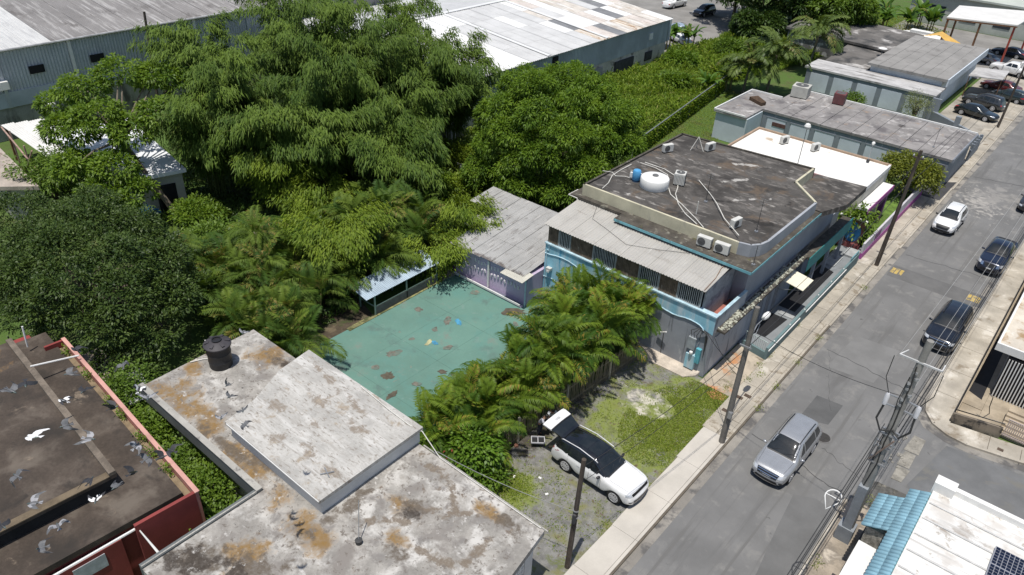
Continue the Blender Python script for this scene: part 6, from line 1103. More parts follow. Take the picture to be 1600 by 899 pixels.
# ---------------------------------------------------------------- bamboo
lm_bam = leafmat('bamboo_leaf', (.040, .084, .013), (.160, .235, .036), (.26, .29, .09), .6, .27, .2); lm_bam2 = leafmat('yellow_bamboo_leaf', (.075, .135, .013), (.245, .32, .034), None, .55, .32, .2); culm_m = mat('bamboo_culm', (.14, .17, .05), .6, .3, 2, .2, 10, .05)
def bamboo(label, base, h, spread, nc, per_spray, m, seed, wind=(.45, -.30), name='bamboo_clump', sprays=13, leafL=.52, leafW=.085, group='bamboo clumps', tight=.30):
    """arching culms whose upper parts carry drooping, wind-combed plumes"""
    g = np.random.default_rng(seed); t = thing(name, label, 'bamboo', base, 0, group); mb = MB(); SP = []; SD = []; ST = []; SR = []
    for i in range(nc):
        a = i*2.399+g.uniform(-.3, .3); r0 = g.random()**.5*.9; b = np.array(base)+[r0*math.cos(a), r0*math.sin(a), 0]; H = h*g.uniform(.55, 1.02); k_ = g.uniform(.25, 1.1)
        out = np.array([math.cos(a)*spread*k_+wind[0]*h*.24, math.sin(a)*spread*k_+wind[1]*h*.24, 0]); tone = g.random()
        pts = np.array([b + out*(s**2.2) + np.array([0, 0, H*(1.42*s-.44*s**3.4)]) for s in np.linspace(0, 1, 11)]); mb.tube([tuple(p) for p in pts], .05, 4, .012, False)
        for s in np.linspace(.34, 1.0, sprays):
            q = s*10; j = min(9, int(q)); p = pts[j]*(1-q+j)+pts[j+1]*(q-j); tg = unit(pts[j+1]-pts[j]); od = g.normal(0, 1, 3)*np.array([.42, .42, .2])*(1.25-.75*s)
            SP.append(p+od); SD.append(unit(tg*.55+od*.35+np.array([wind[0], wind[1], -.55+.1*s]))); ST.append(tone); SR.append(tight*(1.35-.55*s))
    o = mb.build('culms', culm_m, t); o['kind'] = 'stuff'
    SP, SD, SR = np.array(SP), np.array(SD), np.array(SR); n = len(SP); N = n*per_spray; pos = np.repeat(SP, per_spray, 0) + g.normal(0, 1, (N, 3))*np.repeat(SR, per_spray)[:, None]*np.array([1, 1, .7]) + np.repeat(SD, per_spray, 0)*g.uniform(-.2, .7, (N, 1))
    ax = unit(np.repeat(SD, per_spray, 0) + g.normal(0, .33, (N, 3))); tint = np.clip(np.repeat(ST, per_spray)*.5+g.random(N)*.5, 0, 1)
    leaf_mesh('foliage', pos, ax, leafL*g.uniform(.7, 1.25, N), leafW*g.uniform(.8, 1.2, N), m, t, .30, seed, tint); return t
BM = [((-45.6, 41.6, 0), 9.0, 3.6, 'beside the rounded bright green tree'), ((-49.5, 47.0, 0), 12.5, 4.8, 'in front of the patched warehouse'), ((-56.5, 50.0, 0), 13.5, 5.0, 'rearmost, at the top edge'), ((-50.5, 38.5, 0), 12.5, 4.6, 'in the middle of the thicket'), ((-58.0, 40.5, 0), 14.0, 5.0, 'tallest, in the middle rear of the thicket'),
      ((-66.5, 45.0, 0), 13.5, 4.8, 'at the rear by the warehouse wall'), ((-56.0, 32.0, 0), 12.0, 4.2, 'leaning over the white garage'), ((-47.5, 34.0, 0), 9.0, 3.8, 'at the dark front of the thicket'), ((-64.5, 35.0, 0), 12.0, 4.2, 'at the left end beside the slender tree'), ((-42.0, 37.5, 0), 7.0, 3.2, 'low, behind the tin shelter palms'), ((-47.0, 48.5, 0), 11.5, 3.6, 'reaching over the white warehouse roof'), ((-53.0, 43.5, 0), 13.5, 4.6, 'in the dense centre of the thicket'), ((-54.0, 28.4, 0), 9.5, 3.4, 'drooping over the end of the white garage'), ((-50.0, 31.6, 0), 9.0, 3.4, 'overhanging the dark hollow in front of the thicket')]
for i, (b, h, s, w) in enumerate(BM): bamboo('green bamboo clump '+w, b, h, s, 24, 58, lm_bam, 40+i)
bamboo('bright yellow-green bamboo clump below the tall thicket', (-47.6, 30.2, 0), 5.6, 2.2, 16, 60, lm_bam2, 60, (.15, -.15), leafL=.34, sprays=9); bamboo('rounded yellow-green bamboo clump above the tin shelter', (-36.2, 26.9, 0), 5.8, 2.3, 22, 66, lm_bam2, 61, (.15, -.2), leafL=.30, sprays=9)
bamboo('small yellow-green bamboo clump at the end of the tin shelter', (-32.6, 31.9, 0), 3.2, 1.2, 9, 50, lm_bam2, 62, (.2, -.2), leafL=.28, sprays=7); bamboo('low green bamboo spilling over the lilac shed roof', (-33.6, 36.0, 0), 4.0, 1.7, 12, 55, lm_bam2, 63, (.3, -.1), leafL=.32, sprays=8)
bamboo('yellow-green bamboo clump beside the bright one below the thicket', (-43.6, 30.6, 0), 4.2, 1.8, 12, 55, lm_bam2, 64, (.15, -.15), leafL=.32, sprays=8)
# ---------------------------------------------------------------- palms: each frond a piece of its own
def frond_mesh(nm, L, rise, bend, nl, ll, lw, m, seed, drop=.35):
    g = random.Random(seed); mb = MB(); pts = []; a = rise; p = Vector((0, 0, 0)); n = 9
    for i in range(n+1):
        pts.append(p.copy()); p = p + Vector((math.cos(a), 0, math.sin(a)))*L/n; a -= bend/n*(.55+.9*i/n)
    mb.tube(pts, .022, 3, .006, False); fs0 = len(mb.f)
    for i in range(nl):
        s = .14+.86*(i+.5)/nl; q = s*n; j = min(n-1, int(q)); c = pts[j].lerp(pts[j+1], q-j); tg = (pts[j+1]-pts[j]).normalized(); nn = Vector((-tg.z, 0, tg.x)); le = ll*math.sin(math.pi*(.16+.80*s))**.7*g.uniform(.85, 1.1)
        for sd in (-1, 1):
            d = (tg*.62+Vector((0, sd, 0))*.72+nn*(.34-.25*s)).normalized(); e = c+d*le-Vector((0, 0, drop*le*g.uniform(.6, 1.2))); mdl = c+d*le*.5; w = d.cross(nn).normalized()*lw*.5 if d.cross(nn).length > 1e-4 else tg*lw*.5
            mb.add([c, mdl+w, e, mdl-w], [(0, 1, 2, 3)])
    me = mb.mesh(nm, m, False, fix=False); at_ = me.attributes.new('tint', 'FLOAT', 'POINT'); at_.data.foreach_set('value', [g.random() for _ in range(len(me.vertices))]); return me
lm_palm = leafmat('areca_leaf', (.030, .080, .010), (.180, .255, .024), (.30, .21, .045), .5, .28, .2, True); lm_palm2 = leafmat('dark_palm_leaf', (.030, .076, .012), (.150, .210, .028), (.26, .19, .06), .6, .25, .2, True); lm_palm3 = leafmat('far_palm_leaf', (.055, .095, .02), (.14, .19, .04), (.22, .16, .06), .5, .2, .3, True)
def frondset(m, L, ll, lw, seed, nl=32): return [frond_mesh('frond', L*f, R(r), R(b), nl, ll, lw, m, seed+i, d) for i, (f, r, b, d) in enumerate(((1.0, 80, 95, .35), (1.08, 68, 118, .45), (.95, 54, 110, .5), (1.0, 38, 95, .55), (.8, 85, 55, .25)))]
FA = frondset(lm_palm, 2.6, .74, .072, 100, 26); FB = frondset(lm_palm2, 2.8, .80, .074, 200, 26); stem_m = mat('palm_stem', (.22, .19, .07), .7, .3, 2, .2, 10, .1); trunk_p = mat('palm_trunk', (.20, .17, .13), .9, .3, 3, .2, 14, .3)
stem_me = MB().tube([(0, 0, 0), (.02, .01, .5), (0, 0, 1)], [.05, .04, .03], 6).mesh('stem', stem_m, True)
def areca(label, base, h, F, seed, stems=7, per=5, rad=.55, group=None, s=1.0, name='areca_palm'):
    g = random.Random(seed); t = thing(name, label, 'palm', base, 0, group)
    for i in range(stems):
        a = i*6.283/stems+g.uniform(-.3, .3); lean = g.uniform(.06, .3); hh = h*g.uniform(.55, 1.0); bx, by = rad*.5*math.cos(a), rad*.5*math.sin(a); st_ = inst(stem_me, 'stem', t, (bx, by, 0), (0, lean, a), (1, 1, hh))
        tx, ty, tz = bx+math.sin(lean)*hh*math.cos(a), by+math.sin(lean)*hh*math.sin(a), math.cos(lean)*hh
        for k in range(per):
            inst(F[g.choice((0, 1, 1, 2, 2, 3, 4)) if k else 4], 'frond', t, (tx, ty, tz-.05*k), (g.uniform(-.15, .15), g.uniform(-.12, .25), a+g.gauss(0, .9)+(k*1.3)), s*g.uniform(.8, 1.12))
    return t
# hedge along the picket fence
q = random.Random(17); hed = []
for i in range(14):
    y = 20.0+i*1.06; x = (-19.7 if i < 6 else -19.25)+(.5 if i % 2 else -.55)+q.uniform(-.2, .2); hed.append((x+.06*i*.5, y, 1.25+.25*min(i, 10)+q.uniform(-.35, .4)))
hed = [(x-.2, y, 1.6) if i in (3, 4) else (x, y, h) for i, (x, y, h) in enumerate(hed)]; hed += [(-20.8, 33.0, 3.5), (-20.4, 31.4, 3.4)]
for i, (x, y, h) in enumerate(hed): areca(f'yellow-green areca palm in the hedge beside the court, {ORD[i]} from the concrete house', (x, y, .03), h, FA, 300+i, 8, 6, .75, 'areca palms of the hedge')
# palms west of the court
WP = [(-31.6, 19.2, 1.5), (-33.4, 18.4, 1.8), (-33.8, 20.6, 2.0), (-35.7, 18.6, 1.9), (-36.2, 21.4, 2.4), (-38.4, 18.8, 2.2), (-38.6, 21.4, 2.6), (-40.8, 20.2, 2.6), (-34.4, 23.0, 2.2), (-35.0, 25.2, 2.4), (-38.6, 24.2, 2.8), (-42.4, 19.4, 2.9)]
for i, (x, y, h) in enumerate(WP): areca(f'dark green palm left of the court, {ORD[i]} counting away from the concrete house', (x, y, -.03), h, FB, 400+i, 7, 5, .7, 'palms left of the court')
NP = [(-38.2, 32.6, 2.8), (-36.2, 30.6, 2.5), (-36.4, 33.4, 2.6), (-34.8, 28.8, 2.3), (-39.8, 30.6, 2.8), (-41.4, 33.8, 3.0), (-38.8, 35.4, 2.5), (-34.6, 33.0, 2.0)]
for i, (x, y, h) in enumerate(NP): areca(f'tall dark palm behind the tin shelter, {ORD[i]} counting from the shelter', (x, y, -.03), h, FB, 450+i, 6, 6, .6, 'palms behind the tin shelter', 1.05)
# taller single-trunk palms far right, spiky palm on the left
FC = frondset(lm_palm3, 4.0, 1.25, .16, 500, 24)
def tall_palm(label, base, h, F, seed, n=16, s=1.0, lean=.05):
    g = random.Random(seed); t = thing('tall_palm', label, 'palm', base); tr = MB().tube([base, (base[0]+lean*h*.4, base[1], base[2]+h*.5), (base[0]+lean*h, base[1], base[2]+h)], [.2, .15, .12], 8).build('trunk', trunk_p, t, True)
    for k in range(n): inst(F[g.choice((1, 2, 2, 3, 3, 0))], 'frond', t, (lean*h, 0, h-.02*k), (g.uniform(-.1, .1), g.uniform(-.1, .45), k*2.399), s*g.uniform(.85, 1.1))
    return t
tall_palm('tall drooping palm beside the grey annex roof', (-33.4, 88.5, 0), 4.8, FC, 1, 30, 1.1); tall_palm('tall drooping palm left of the other by the weeds', (-35.6, 86.8, 0), 3.4, FC, 2, 26, 1.0); tall_palm('drooping palm in front of the black-stained wall', (-33.8, 102.5, 0), 5.0, FC, 3, 28, 1.05)
tall_palm('spiky grey-green palm between the broad dark tree and the court palms', (-40.6, 23.2, 0), 3.8, FB, 4, 20, .85)
# ---------------------------------------------------------------- banana plants
def banana_leaf(nm, L, w, rise, bend, m, seed):
    g = random.Random(seed); mb = MB(); pts = []; a = rise; p = Vector((0, 0, 0)); n = 8; vs = []
    for i in range(n+1):
        s = i/n; wd = w*(.12 if i == 0 else math.sin(math.pi*(.12+.86*s))**.6); tg = Vector((math.cos(a), 0, math.sin(a))); nn = Vector((-tg.z, 0, tg.x)); vs += [p+Vector((0, -wd, 0))+nn*wd*.35, p, p+Vector((0, wd, 0))+nn*wd*.35]; p = p+tg*L/n; a -= bend/n*(.5+i/n)
    mb.add(vs, [f for i in range(n) for f in ((3*i, 3*i+1, 3*i+4, 3*i+3), (3*i+1, 3*i+2, 3*i+5, 3*i+4))]); me = mb.mesh(nm, m, True, fix=False); at_ = me.attributes.new('tint', 'FLOAT', 'POINT'); at_.data.foreach_set('value', [g.random() for _ in me.vertices]); return me
lm_ban = leafmat('banana_leaf', (.05, .12, .015), (.14, .24, .04), (.24, .20, .06), .4, .3, .4, True); BL = [banana_leaf('leaf', 2.2*f, .30, R(r), R(b), lm_ban, 3+i) for i, (f, r, b) in enumerate(((1, 75, 80), (1, 60, 110), (.9, 45, 90), (.8, 85, 30)))]
def banana(label, base, h, seed, s=1.0, group='banana plants'):
    g = random.Random(seed); t = thing('banana_plant', label, 'banana plant', base, 0, group)
    for c in range(3):
        x, y = g.uniform(-.8, .8), g.uniform(-.8, .8); MB().tube([(base[0]+x, base[1]+y, base[2]), (base[0]+x, base[1]+y, base[2]+h)], .12, 6, .08).build('stem', stem_m, t)
        for k in range(7): inst(BL[g.choice((0, 1, 2)) if k else 3], 'leaf', t, (x, y, h-.1), (g.uniform(-.2, .2), 0, k*2.399+c), s*g.uniform(.8, 1.15))
for i, (x, y) in enumerate(((-39.5, 126), (-36.0, 129), (-33.0, 131), (-30.2, 133), (-28.2, 136.5), (-34.8, 136), (-38.4, 135), (-31.0, 140), (-42, 131))): banana(f'banana plant beyond the black-stained roof, {ORD[i]} from the dark trees', (x, y, 0), 2.2, 70+i, 1.35)
for i, (x, y) in enumerate(((-51.6, 97.4), (-50.0, 99.8))): banana(['banana plant at the near corner of the rear yard', 'banana plant beside the white car in the rear yard'][i], (x, y, 0), 1.6, 90+i, 1.0)
for i, (x, y) in enumerate(((-38.6, 82.5), (-37.2, 86.5))): banana(['dark banana plant at the end of the vine fence', 'banana plant under the tall drooping palms'][i], (x, y, 0), 1.4, 95+i, .9)
# ---------------------------------------------------------------- trees at the top edge and small trees
lm_far = leafmat('far_dark_leaf', (.018, .05, .010), (.075, .125, .022), None, .45, .2); lm_far2 = leafmat('far_mid_leaf', (.055, .115, .013), (.17, .26, .035), None, .5, .32)
def simple_tree(label, base, r, h, m, seed, n=420, per=34, L=.5, Wd=.2, group='trees along the top edge', name='dense_tree'):
    g = np.random.default_rng(seed); lobs = [(base[0], base[1], h*.55, r*.75, r*.75, h*.38)] + [(base[0]+r*.75*math.cos(a), base[1]+r*.75*math.sin(a), h*(.38+.42*g.random()), r*.42, r*.42, h*.2) for a in np.arange(9)*2.399]
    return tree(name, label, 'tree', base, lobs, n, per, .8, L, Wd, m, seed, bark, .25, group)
for i, (x, y, r, h, m, w) in enumerate(((-53.5, 120, 5.4, 9.5, lm_far, 'dark dense tree above the black parked suv'), (-47.5, 117, 5.8, 9.5, lm_far, 'dark dense tree left of the centre of the top tree row'), (-42.0, 120, 5.4, 9.0, lm_far, 'mid green tree at the centre of the top tree row'), (-50, 128, 6.5, 12, lm_far, 'dark tree at the very top behind the tree row'), (-37.4, 119, 4.4, 7.5, lm_far2, 'lower green tree behind the drooping palms'), (-43.5, 130, 6, 10.5, lm_far2, 'green tree at the very top right of the row'), (-45.5, 111, 2.8, 4.2, lm_far, 'low dark tree at the end of the weeds'))): simple_tree(w, (x, y, 0), r, h, m, 120+i)
simple_tree('round yellow-green bush behind the pink garden wall', (-12.3, 70.3, .28), 1.9, 4.0, leafmat('golden_leaf', (.07, .10, .012), (.24, .26, .03), None, .45, .3), 140, 230, 36, .22, .13, None, 'garden_bush')
simple_tree('slim pale green conifer-like tree beside the low panelled wall', (-17.4, 91.0, 0), .9, 3.4, leafmat('pale_needle', (.10, .13, .05), (.24, .27, .10), None, .6, .2), 141, 70, 34, .22, .05, None, 'slim_tree')
simple_tree('small bright leafy plant above the blue mural', (-12.6, 58.2, .1), .7, 3.2, lm_thin, 142, 40, 30, .3, .15, None, 'garden_plant')
simple_tree('round green bush beside the grey panelled wall', (-24.4, 91.6, 0), .8, 1.5, lm_far2, 143, 40, 30, .25, .12, None, 'garden_bush')
for i, (x, y, r, h) in enumerate(((-33.4, 10.5, 1.2, 2.9), (-30.2, 9.85, .95, 2.7), (-27.3, 9.75, .95, 2.2), (-25.4, 9.6, 1.15, 2.4), (-23.6, 9.3, .8, 1.9))): simple_tree(['bright shrub at the far end of the alley by the pink parapet', 'second shrub from the far end of the alley', 'middle shrub in the alley between the two houses', 'fourth shrub in the alley, nearest but one', 'shrub at the near end of the alley by the red wall'][i], (x, y, .02), r, h, lm_thin if i % 2 else lm_far2, 150+i, 150, 34, .17, .10, 'shrubs in the alley', 'shrub')
simple_tree('leafy light green bush at the lot end of the palm hedge', (-18.2, 20.2, .05), .85, 2.3, leafmat('bright_leaf', (.06, .14, .012), (.18, .30, .03), None, .45, .35), 160, 170, 30, .22, .13, None, 'hedge_bush')
simple_tree('dark leafy shrub by the picket fence near the concrete house', (-17.3, 20.0, .06), .7, 1.0, lm_mango, 161, 60, 30, .18, .1, None, 'shrub')
simple_tree('red-leaved croton among the palms of the hedge', (-18.9, 19.6, .05), .34, 2.1, leafmat('red_leaf', (.12, .02, .015), (.30, .06, .04), None, .45, .25), 162, 18, 24, .22, .09, None, 'croton')
for i, (x, y, r, h, m) in enumerate(((-44.6, 25.4, 1.3, 1.8, lm_far2), (-42.6, 26.8, 1.3, 2.0, lm_thin), (-50.6, 24.6, 1.3, 1.6, lm_thin), (-45.4, 22.4, 1.5, 2.4, lm_far2), (-61.4, 18.8, 2.2, 4.0, lm_far2), (-40.6, 27.8, 1.4, 2.6, lm_far2), (-44.5, 46.0, 1.6, 2.2, lm_bam2), (-39.2, 41.8, 1.4, 2.0, lm_bam2), (-41.0, 39.6, 1.5, 2.4, lm_thin))): simple_tree('undergrowth bush '+['below the bright bamboo', 'left of the rounded bamboo', 'beside the blue tarpaulin heap', 'between the broad tree and the spiky palm', 'in front of the white lean-to', 'behind the court palms', 'behind the lone outdoor unit', 'in front of the lone outdoor unit', 'beside the low bamboo'][i], (x, y, 0), r, h, m, 170+i, 120, 32, .3, .12, 'undergrowth bushes', 'bush')
for i, (x, y, r, h) in enumerate(((-46.8, 72, 1.1, 1.3), (-42.5, 82, 1.2, 1.5), (-46, 90, 1.4, 1.8), (-44, 100, 1.6, 2.2))): simple_tree(f'leafy bush standing in the tall weeds, {ORD[i]} counting away from the rounded tree', (x, y, 0), r, h, (lm_far2, lm_thin, lm_mango)[i % 3], 260+i, 110, 30, .4, .18, 'bushes in the weeds', 'bush')
# ---------------------------------------------------------------- ground cover
def cover(nm, label, pts_fn, N, L, Wd, m, seed, tilt=.5, h0=0, droop=.35):
    g = np.random.default_rng(seed); P = pts_fn(g, N); ax = unit(np.stack([g.normal(0, tilt, len(P)), g.normal(0, tilt, len(P)), np.ones(len(P))], 1)); o = leaf_mesh(nm, P, ax, L*g.uniform(.5, 1.3, len(P)), Wd*g.uniform(.7, 1.3, len(P)), m, None, droop, seed, None, (float(P[:, 0].mean()), float(P[:, 1].mean()), 0)); return tag(o, label, 'plants', None, 'stuff')
def quadpts(c, zf=lambda g, n, p: np.zeros(n)):
    c = np.array(c, float)
    def fn(g, N):
        u, v = g.random((N, 1)), g.random((N, 1)); p = c[0]*(1-u)*(1-v)+c[1]*u*(1-v)+c[2]*u*v+c[3]*(1-u)*v; return np.column_stack([p, zf(g, N, p)])
    return fn
lm_weed = leafmat('weed_leaf', (.09, .16, .016), (.27, .37, .045), (.34, .35, .10), .55, .4, .2); lm_grass = leafmat('grass_blade', (.11, .17, .02), (.29, .35, .05), (.34, .30, .11), .7, .34, .15)
bumpy = lambda g, n, p: g.random(n)**.6*(.55+.55*np.sin(p[:, 0]*.9+1.5*np.sin(p[:, 1]*.31))*np.sin(p[:, 1]*.7+np.sin(p[:, 0]*.5))+.4*np.sin(p[:, 0]*2.3)*np.sin(p[:, 1]*1.9)).clip(.05)*1.0
cover('tall_weeds', 'tall green weeds filling the plot beside the patched warehouse', quadpts([(-49, 52), (-36, 55), (-38.5, 92), (-50.5, 95)], bumpy), 36000, .85, .12, lm_weed, 201, .55)
cover('tall_weeds', 'tall weeds behind the drooping palms before the top trees', quadpts([(-50, 94), (-38, 90), (-34, 112), (-48, 118)], bumpy), 16000, 1.2, .15, lm_weed, 202, .55)
cover('vine_leaves', 'wall of vines hanging on the wire fence beside the mown strip', quadpts([(-34.2, 60), (-33.9, 60), (-37.6, 86), (-37.9, 86)], lambda g, n, p: g.random(n)*1.75), 12000, .26, .16, lm_weed, 203, 1.0)
cover('mown_grass', 'short grass strip between the vine fence and the grey annex', quadpts([(-34.0, 56), (-29.5, 57), (-31.5, 84), (-37.3, 87)]), 16000, .16, .05, lm_grass, 204, .6)
cover('lawn_grass', 'mown lawn beyond the black-stained roof', quadpts([(-40, 122), (-27, 120), (-26, 142), (-40, 150)]), 9000, .3, .12, lm_grass, 205, .6)
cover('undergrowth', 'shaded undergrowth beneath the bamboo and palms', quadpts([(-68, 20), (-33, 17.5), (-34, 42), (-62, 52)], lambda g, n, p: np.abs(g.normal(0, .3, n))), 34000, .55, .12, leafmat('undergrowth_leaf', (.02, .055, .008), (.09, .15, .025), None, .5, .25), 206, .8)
cover('weeds_behind_tree', 'bright weeds around the rounded tree behind the shed', quadpts([(-48, 40), (-33, 40.5), (-30, 57), (-46, 58)], bumpy), 15000, .55, .11, lm_weed, 207, .7)
def lotgrass(g, N):
    P = []
    while len(P) < N:
        x, y = g.uniform(-17.3, -10.9), g.uniform(19, 34.3); d = min(((x+12.4)/2.2)**2+((y-30.0)/3.4)**2, ((x+11.7)/1.6)**2+((y-33.4)/1.3)**2, ((x+16.2)/1.2)**2+((y-20.6)/1.0)**2)
        nz = .5+.5*math.sin(x*2.1+1.3*math.sin(y*1.7))*math.sin(y*1.9+x*.7); sand = ((x+14.2)/1.6)**2+((y-30.6)/1.1)**2 < 1
        if sand and g.random() < .93: continue
        if abs(y-24.1) < 1.1 and -15.7 < x < -10.8: continue
        if g.random() < (1.0 if d < .55 else (.5 if d < 1.2 else .16*nz*nz+.015)): P.append((x, y, .06))
    return np.array(P)
cover('lot_grass', 'patchy grass and weeds growing through the gravel lot', lotgrass, 24000, .13, .035, lm_grass, 208, .8)
cover('kerb_weeds', 'weeds along the kerb and the cracks of the left pavement', lambda g, N: np.vstack([np.column_stack([g.normal(x, .12, 60), g.normal(y, .22, 60), np.full(60, .1)]) for x, y in ((-10.9, 36.6), (-11.0, 38.3), (-10.6, 37.4), (-9.35, 34.6), (-9.35, 37.0), (-9.4, 40.2), (-9.35, 43.6), (-11.0, 39.6), (-9.3, 52), (-11.0, 44), (-2.2, 31.9), (-1.6, 31.8), (-2.8, 26.5), (-2.9, 23.5), (-11.5, 34.9))]), 0, .16, .03, lm_grass, 209, .7)
cover('parapet_weeds', 'weeds sprouting in the gutter behind the pink parapet', lambda g, N: np.vstack([np.column_stack([g.normal(x, .18, 70), g.normal(y, .08, 70), g.uniform(3.4, 3.9, 70)]) for x, y in [rh_pt(u, 1.1) for u in (-11.6, -9.0, -6.4, -5.2, -3.0, -1.8, -.4)]]), 0, .22, .07, lm_thin, 210, .7)
cover('roof_weeds', 'dry weeds growing between the dark roof and the white roof', lambda g, N: np.vstack([np.column_stack([g.normal(x, .3, 60), g.normal(52.6+(x+25)*.11, .1, 60), np.full(60, 6.4)]) for x in (-22, -20.6, -17)]), 0, .6, .06, lm_grass, 211, .6)
# rail of the vine fence
vf = thing('vine_fence', 'vine-covered wire fence with a grey top rail beside the weeds', 'fence', (-35.8, 73, 0)); MB().tube([(-33.9, 59.5, 1.85), (-37.7, 86, 1.85)], .06, 6).build('top_rail', steel, vf)
for k in range(10): MB().tube([(-33.9-.42*k, 59.5+2.94*k, 0), (-33.9-.42*k, 59.5+2.94*k, 1.9)], .05, 6).build('post', steel, vf)
ac('ac_unit', 'lone white outdoor unit on a pad behind the lilac shed', (-42.6, 45.0, .35), R(-20), (1.0, .38, .9), 'side', tankw)
sheet('concrete_pad', [(-45.5, 43.2), (-41.2, 43.4), (-40.8, 45.8), (-44.6, 46.0)], .3, MATS['apron_concrete'])
tag(MB().add([(-55.6, 22.6, .2), (-55.0, 23.4, .9), (-54.2, 22.9, .75), (-53.9, 23.5, .2), (-54.6, 22.0, .15), (-55.3, 22.0, .6), (-54.4, 24.0, .1)], [(0, 1, 5), (1, 2, 5), (5, 2, 4), (2, 3, 4), (1, 6, 2), (2, 6, 3), (0, 6, 1)]).build('blue_tarp', mat('blue_tarpaulin', (.04, .26, .62), .5, .25, 3, .1, 10, .2)), 'crumpled blue tarpaulin heap at the foot of the slender tree', 'tarpaulin')
# ================================================================ pigeons
pg = lambda nm, c, r=.6: mat(nm, c, r, .2, 12, .15, 60, .1, .004, coord='obj')
f_grey, f_pale, f_dark, f_white, f_head = pg('feather_grey', (.12, .123, .13)), pg('feather_pale', (.30, .30, .315)), pg('feather_dark', (.035, .035, .04)), pg('feather_white', (.80, .80, .80)), pg('feather_neck', (.07, .09, .09), .35)
SCHEMES = {'grey': (f_grey, f_grey, f_dark, f_head), 'pale': (f_grey, f_pale, f_grey, f_head), 'dark': (f_dark, f_dark, f_dark, f_head), 'white': (f_white, f_white, f_white, f_white), 'pied': (f_dark, f_white, f_dark, f_head)}
def pigeon_mesh(inner, outer, sweep, scheme):
    """one bird: body, head, beak, fanned tail and two jointed wings; inner/outer = wing raise angles"""
    vs, fs, ms = [], [], []
    prof = [(-.13, .018), (-.10, .035), (-.05, .052), (0, .058), (.05, .052), (.085, .036), (.11, .027), (.13, .029), (.15, .026), (.168, .012), (.19, .003)]; n = 10
    for x, r in prof:
        zc = .012 if x > .08 else 0
        for k in range(n): a = 2*math.pi*k/n; vs.append((x, r*math.cos(a), zc+r*math.sin(a)*.92))
    for i in range(len(prof)-1):
        for k in range(n): fs.append((i*n+k, i*n+(k+1) % n, (i+1)*n+(k+1) % n, (i+1)*n+k)); ms.append(3 if prof[i][0] > .06 else 0)
    b = len(vs); vs += [(-.11, -.02, .005), (-.11, .02, .005)] + [(-.24, -.075+.15*k/4, .0) for k in range(5)]
    for k in range(4): fs.append((b if k < 2 else b+1, b+2+k, b+3+k)); ms.append(1 if k % 2 else 2)
    fs.append((b, b+4, b+1)); ms.append(1)
    for s in (-1, 1):
        b = len(vs); st = [(0, .08, -.09), (.09, .10, -.10), (.17, .105, -.085), (.23, .07, -.10), (.28, .01, -.13), (.31, -.07, -.14)]; y = .035; z = .025; py = 0
        for i, (d, le, te) in enumerate(st):
            a = inner if d <= .2 else outer; y += (d-py)*math.cos(a); z += (d-py)*math.sin(a); py = d; sw = -sweep*max(0, d-.1)
            vs += [(le+sw, s*y, z), ((le+te)/2+sw, s*y, z+.012), (te+sw-.015*(i % 2), s*y, z-.006)]
        for i in range(len(st)-1):
            for k in range(2):
                q = (b+3*i+k, b+3*i+k+1, b+3*i+4+k, b+3*i+3+k); fs.append(q if s < 0 else q[::-1]); ms.append(2 if (i >= 3 or (k == 1 and i == 2)) else (1 if k == 0 or i == 0 else 0))
    me = bpy.data.meshes.new('pigeon'); me.from_pydata(vs, [], fs)
    for m in SCHEMES[scheme]: me.materials.append(m)
    me.polygons.foreach_set('material_index', ms); me.polygons.foreach_set('use_smooth', [True]*len(fs)); return me
POSE = {'glide': (R(8), R(2), .25), 'up': (R(45), R(60), .3), 'down': (R(-22), R(-48), .4), 'half': (R(30), R(-10), .6), 'fold': (R(25), R(-40), 1.0)}
cache = {}
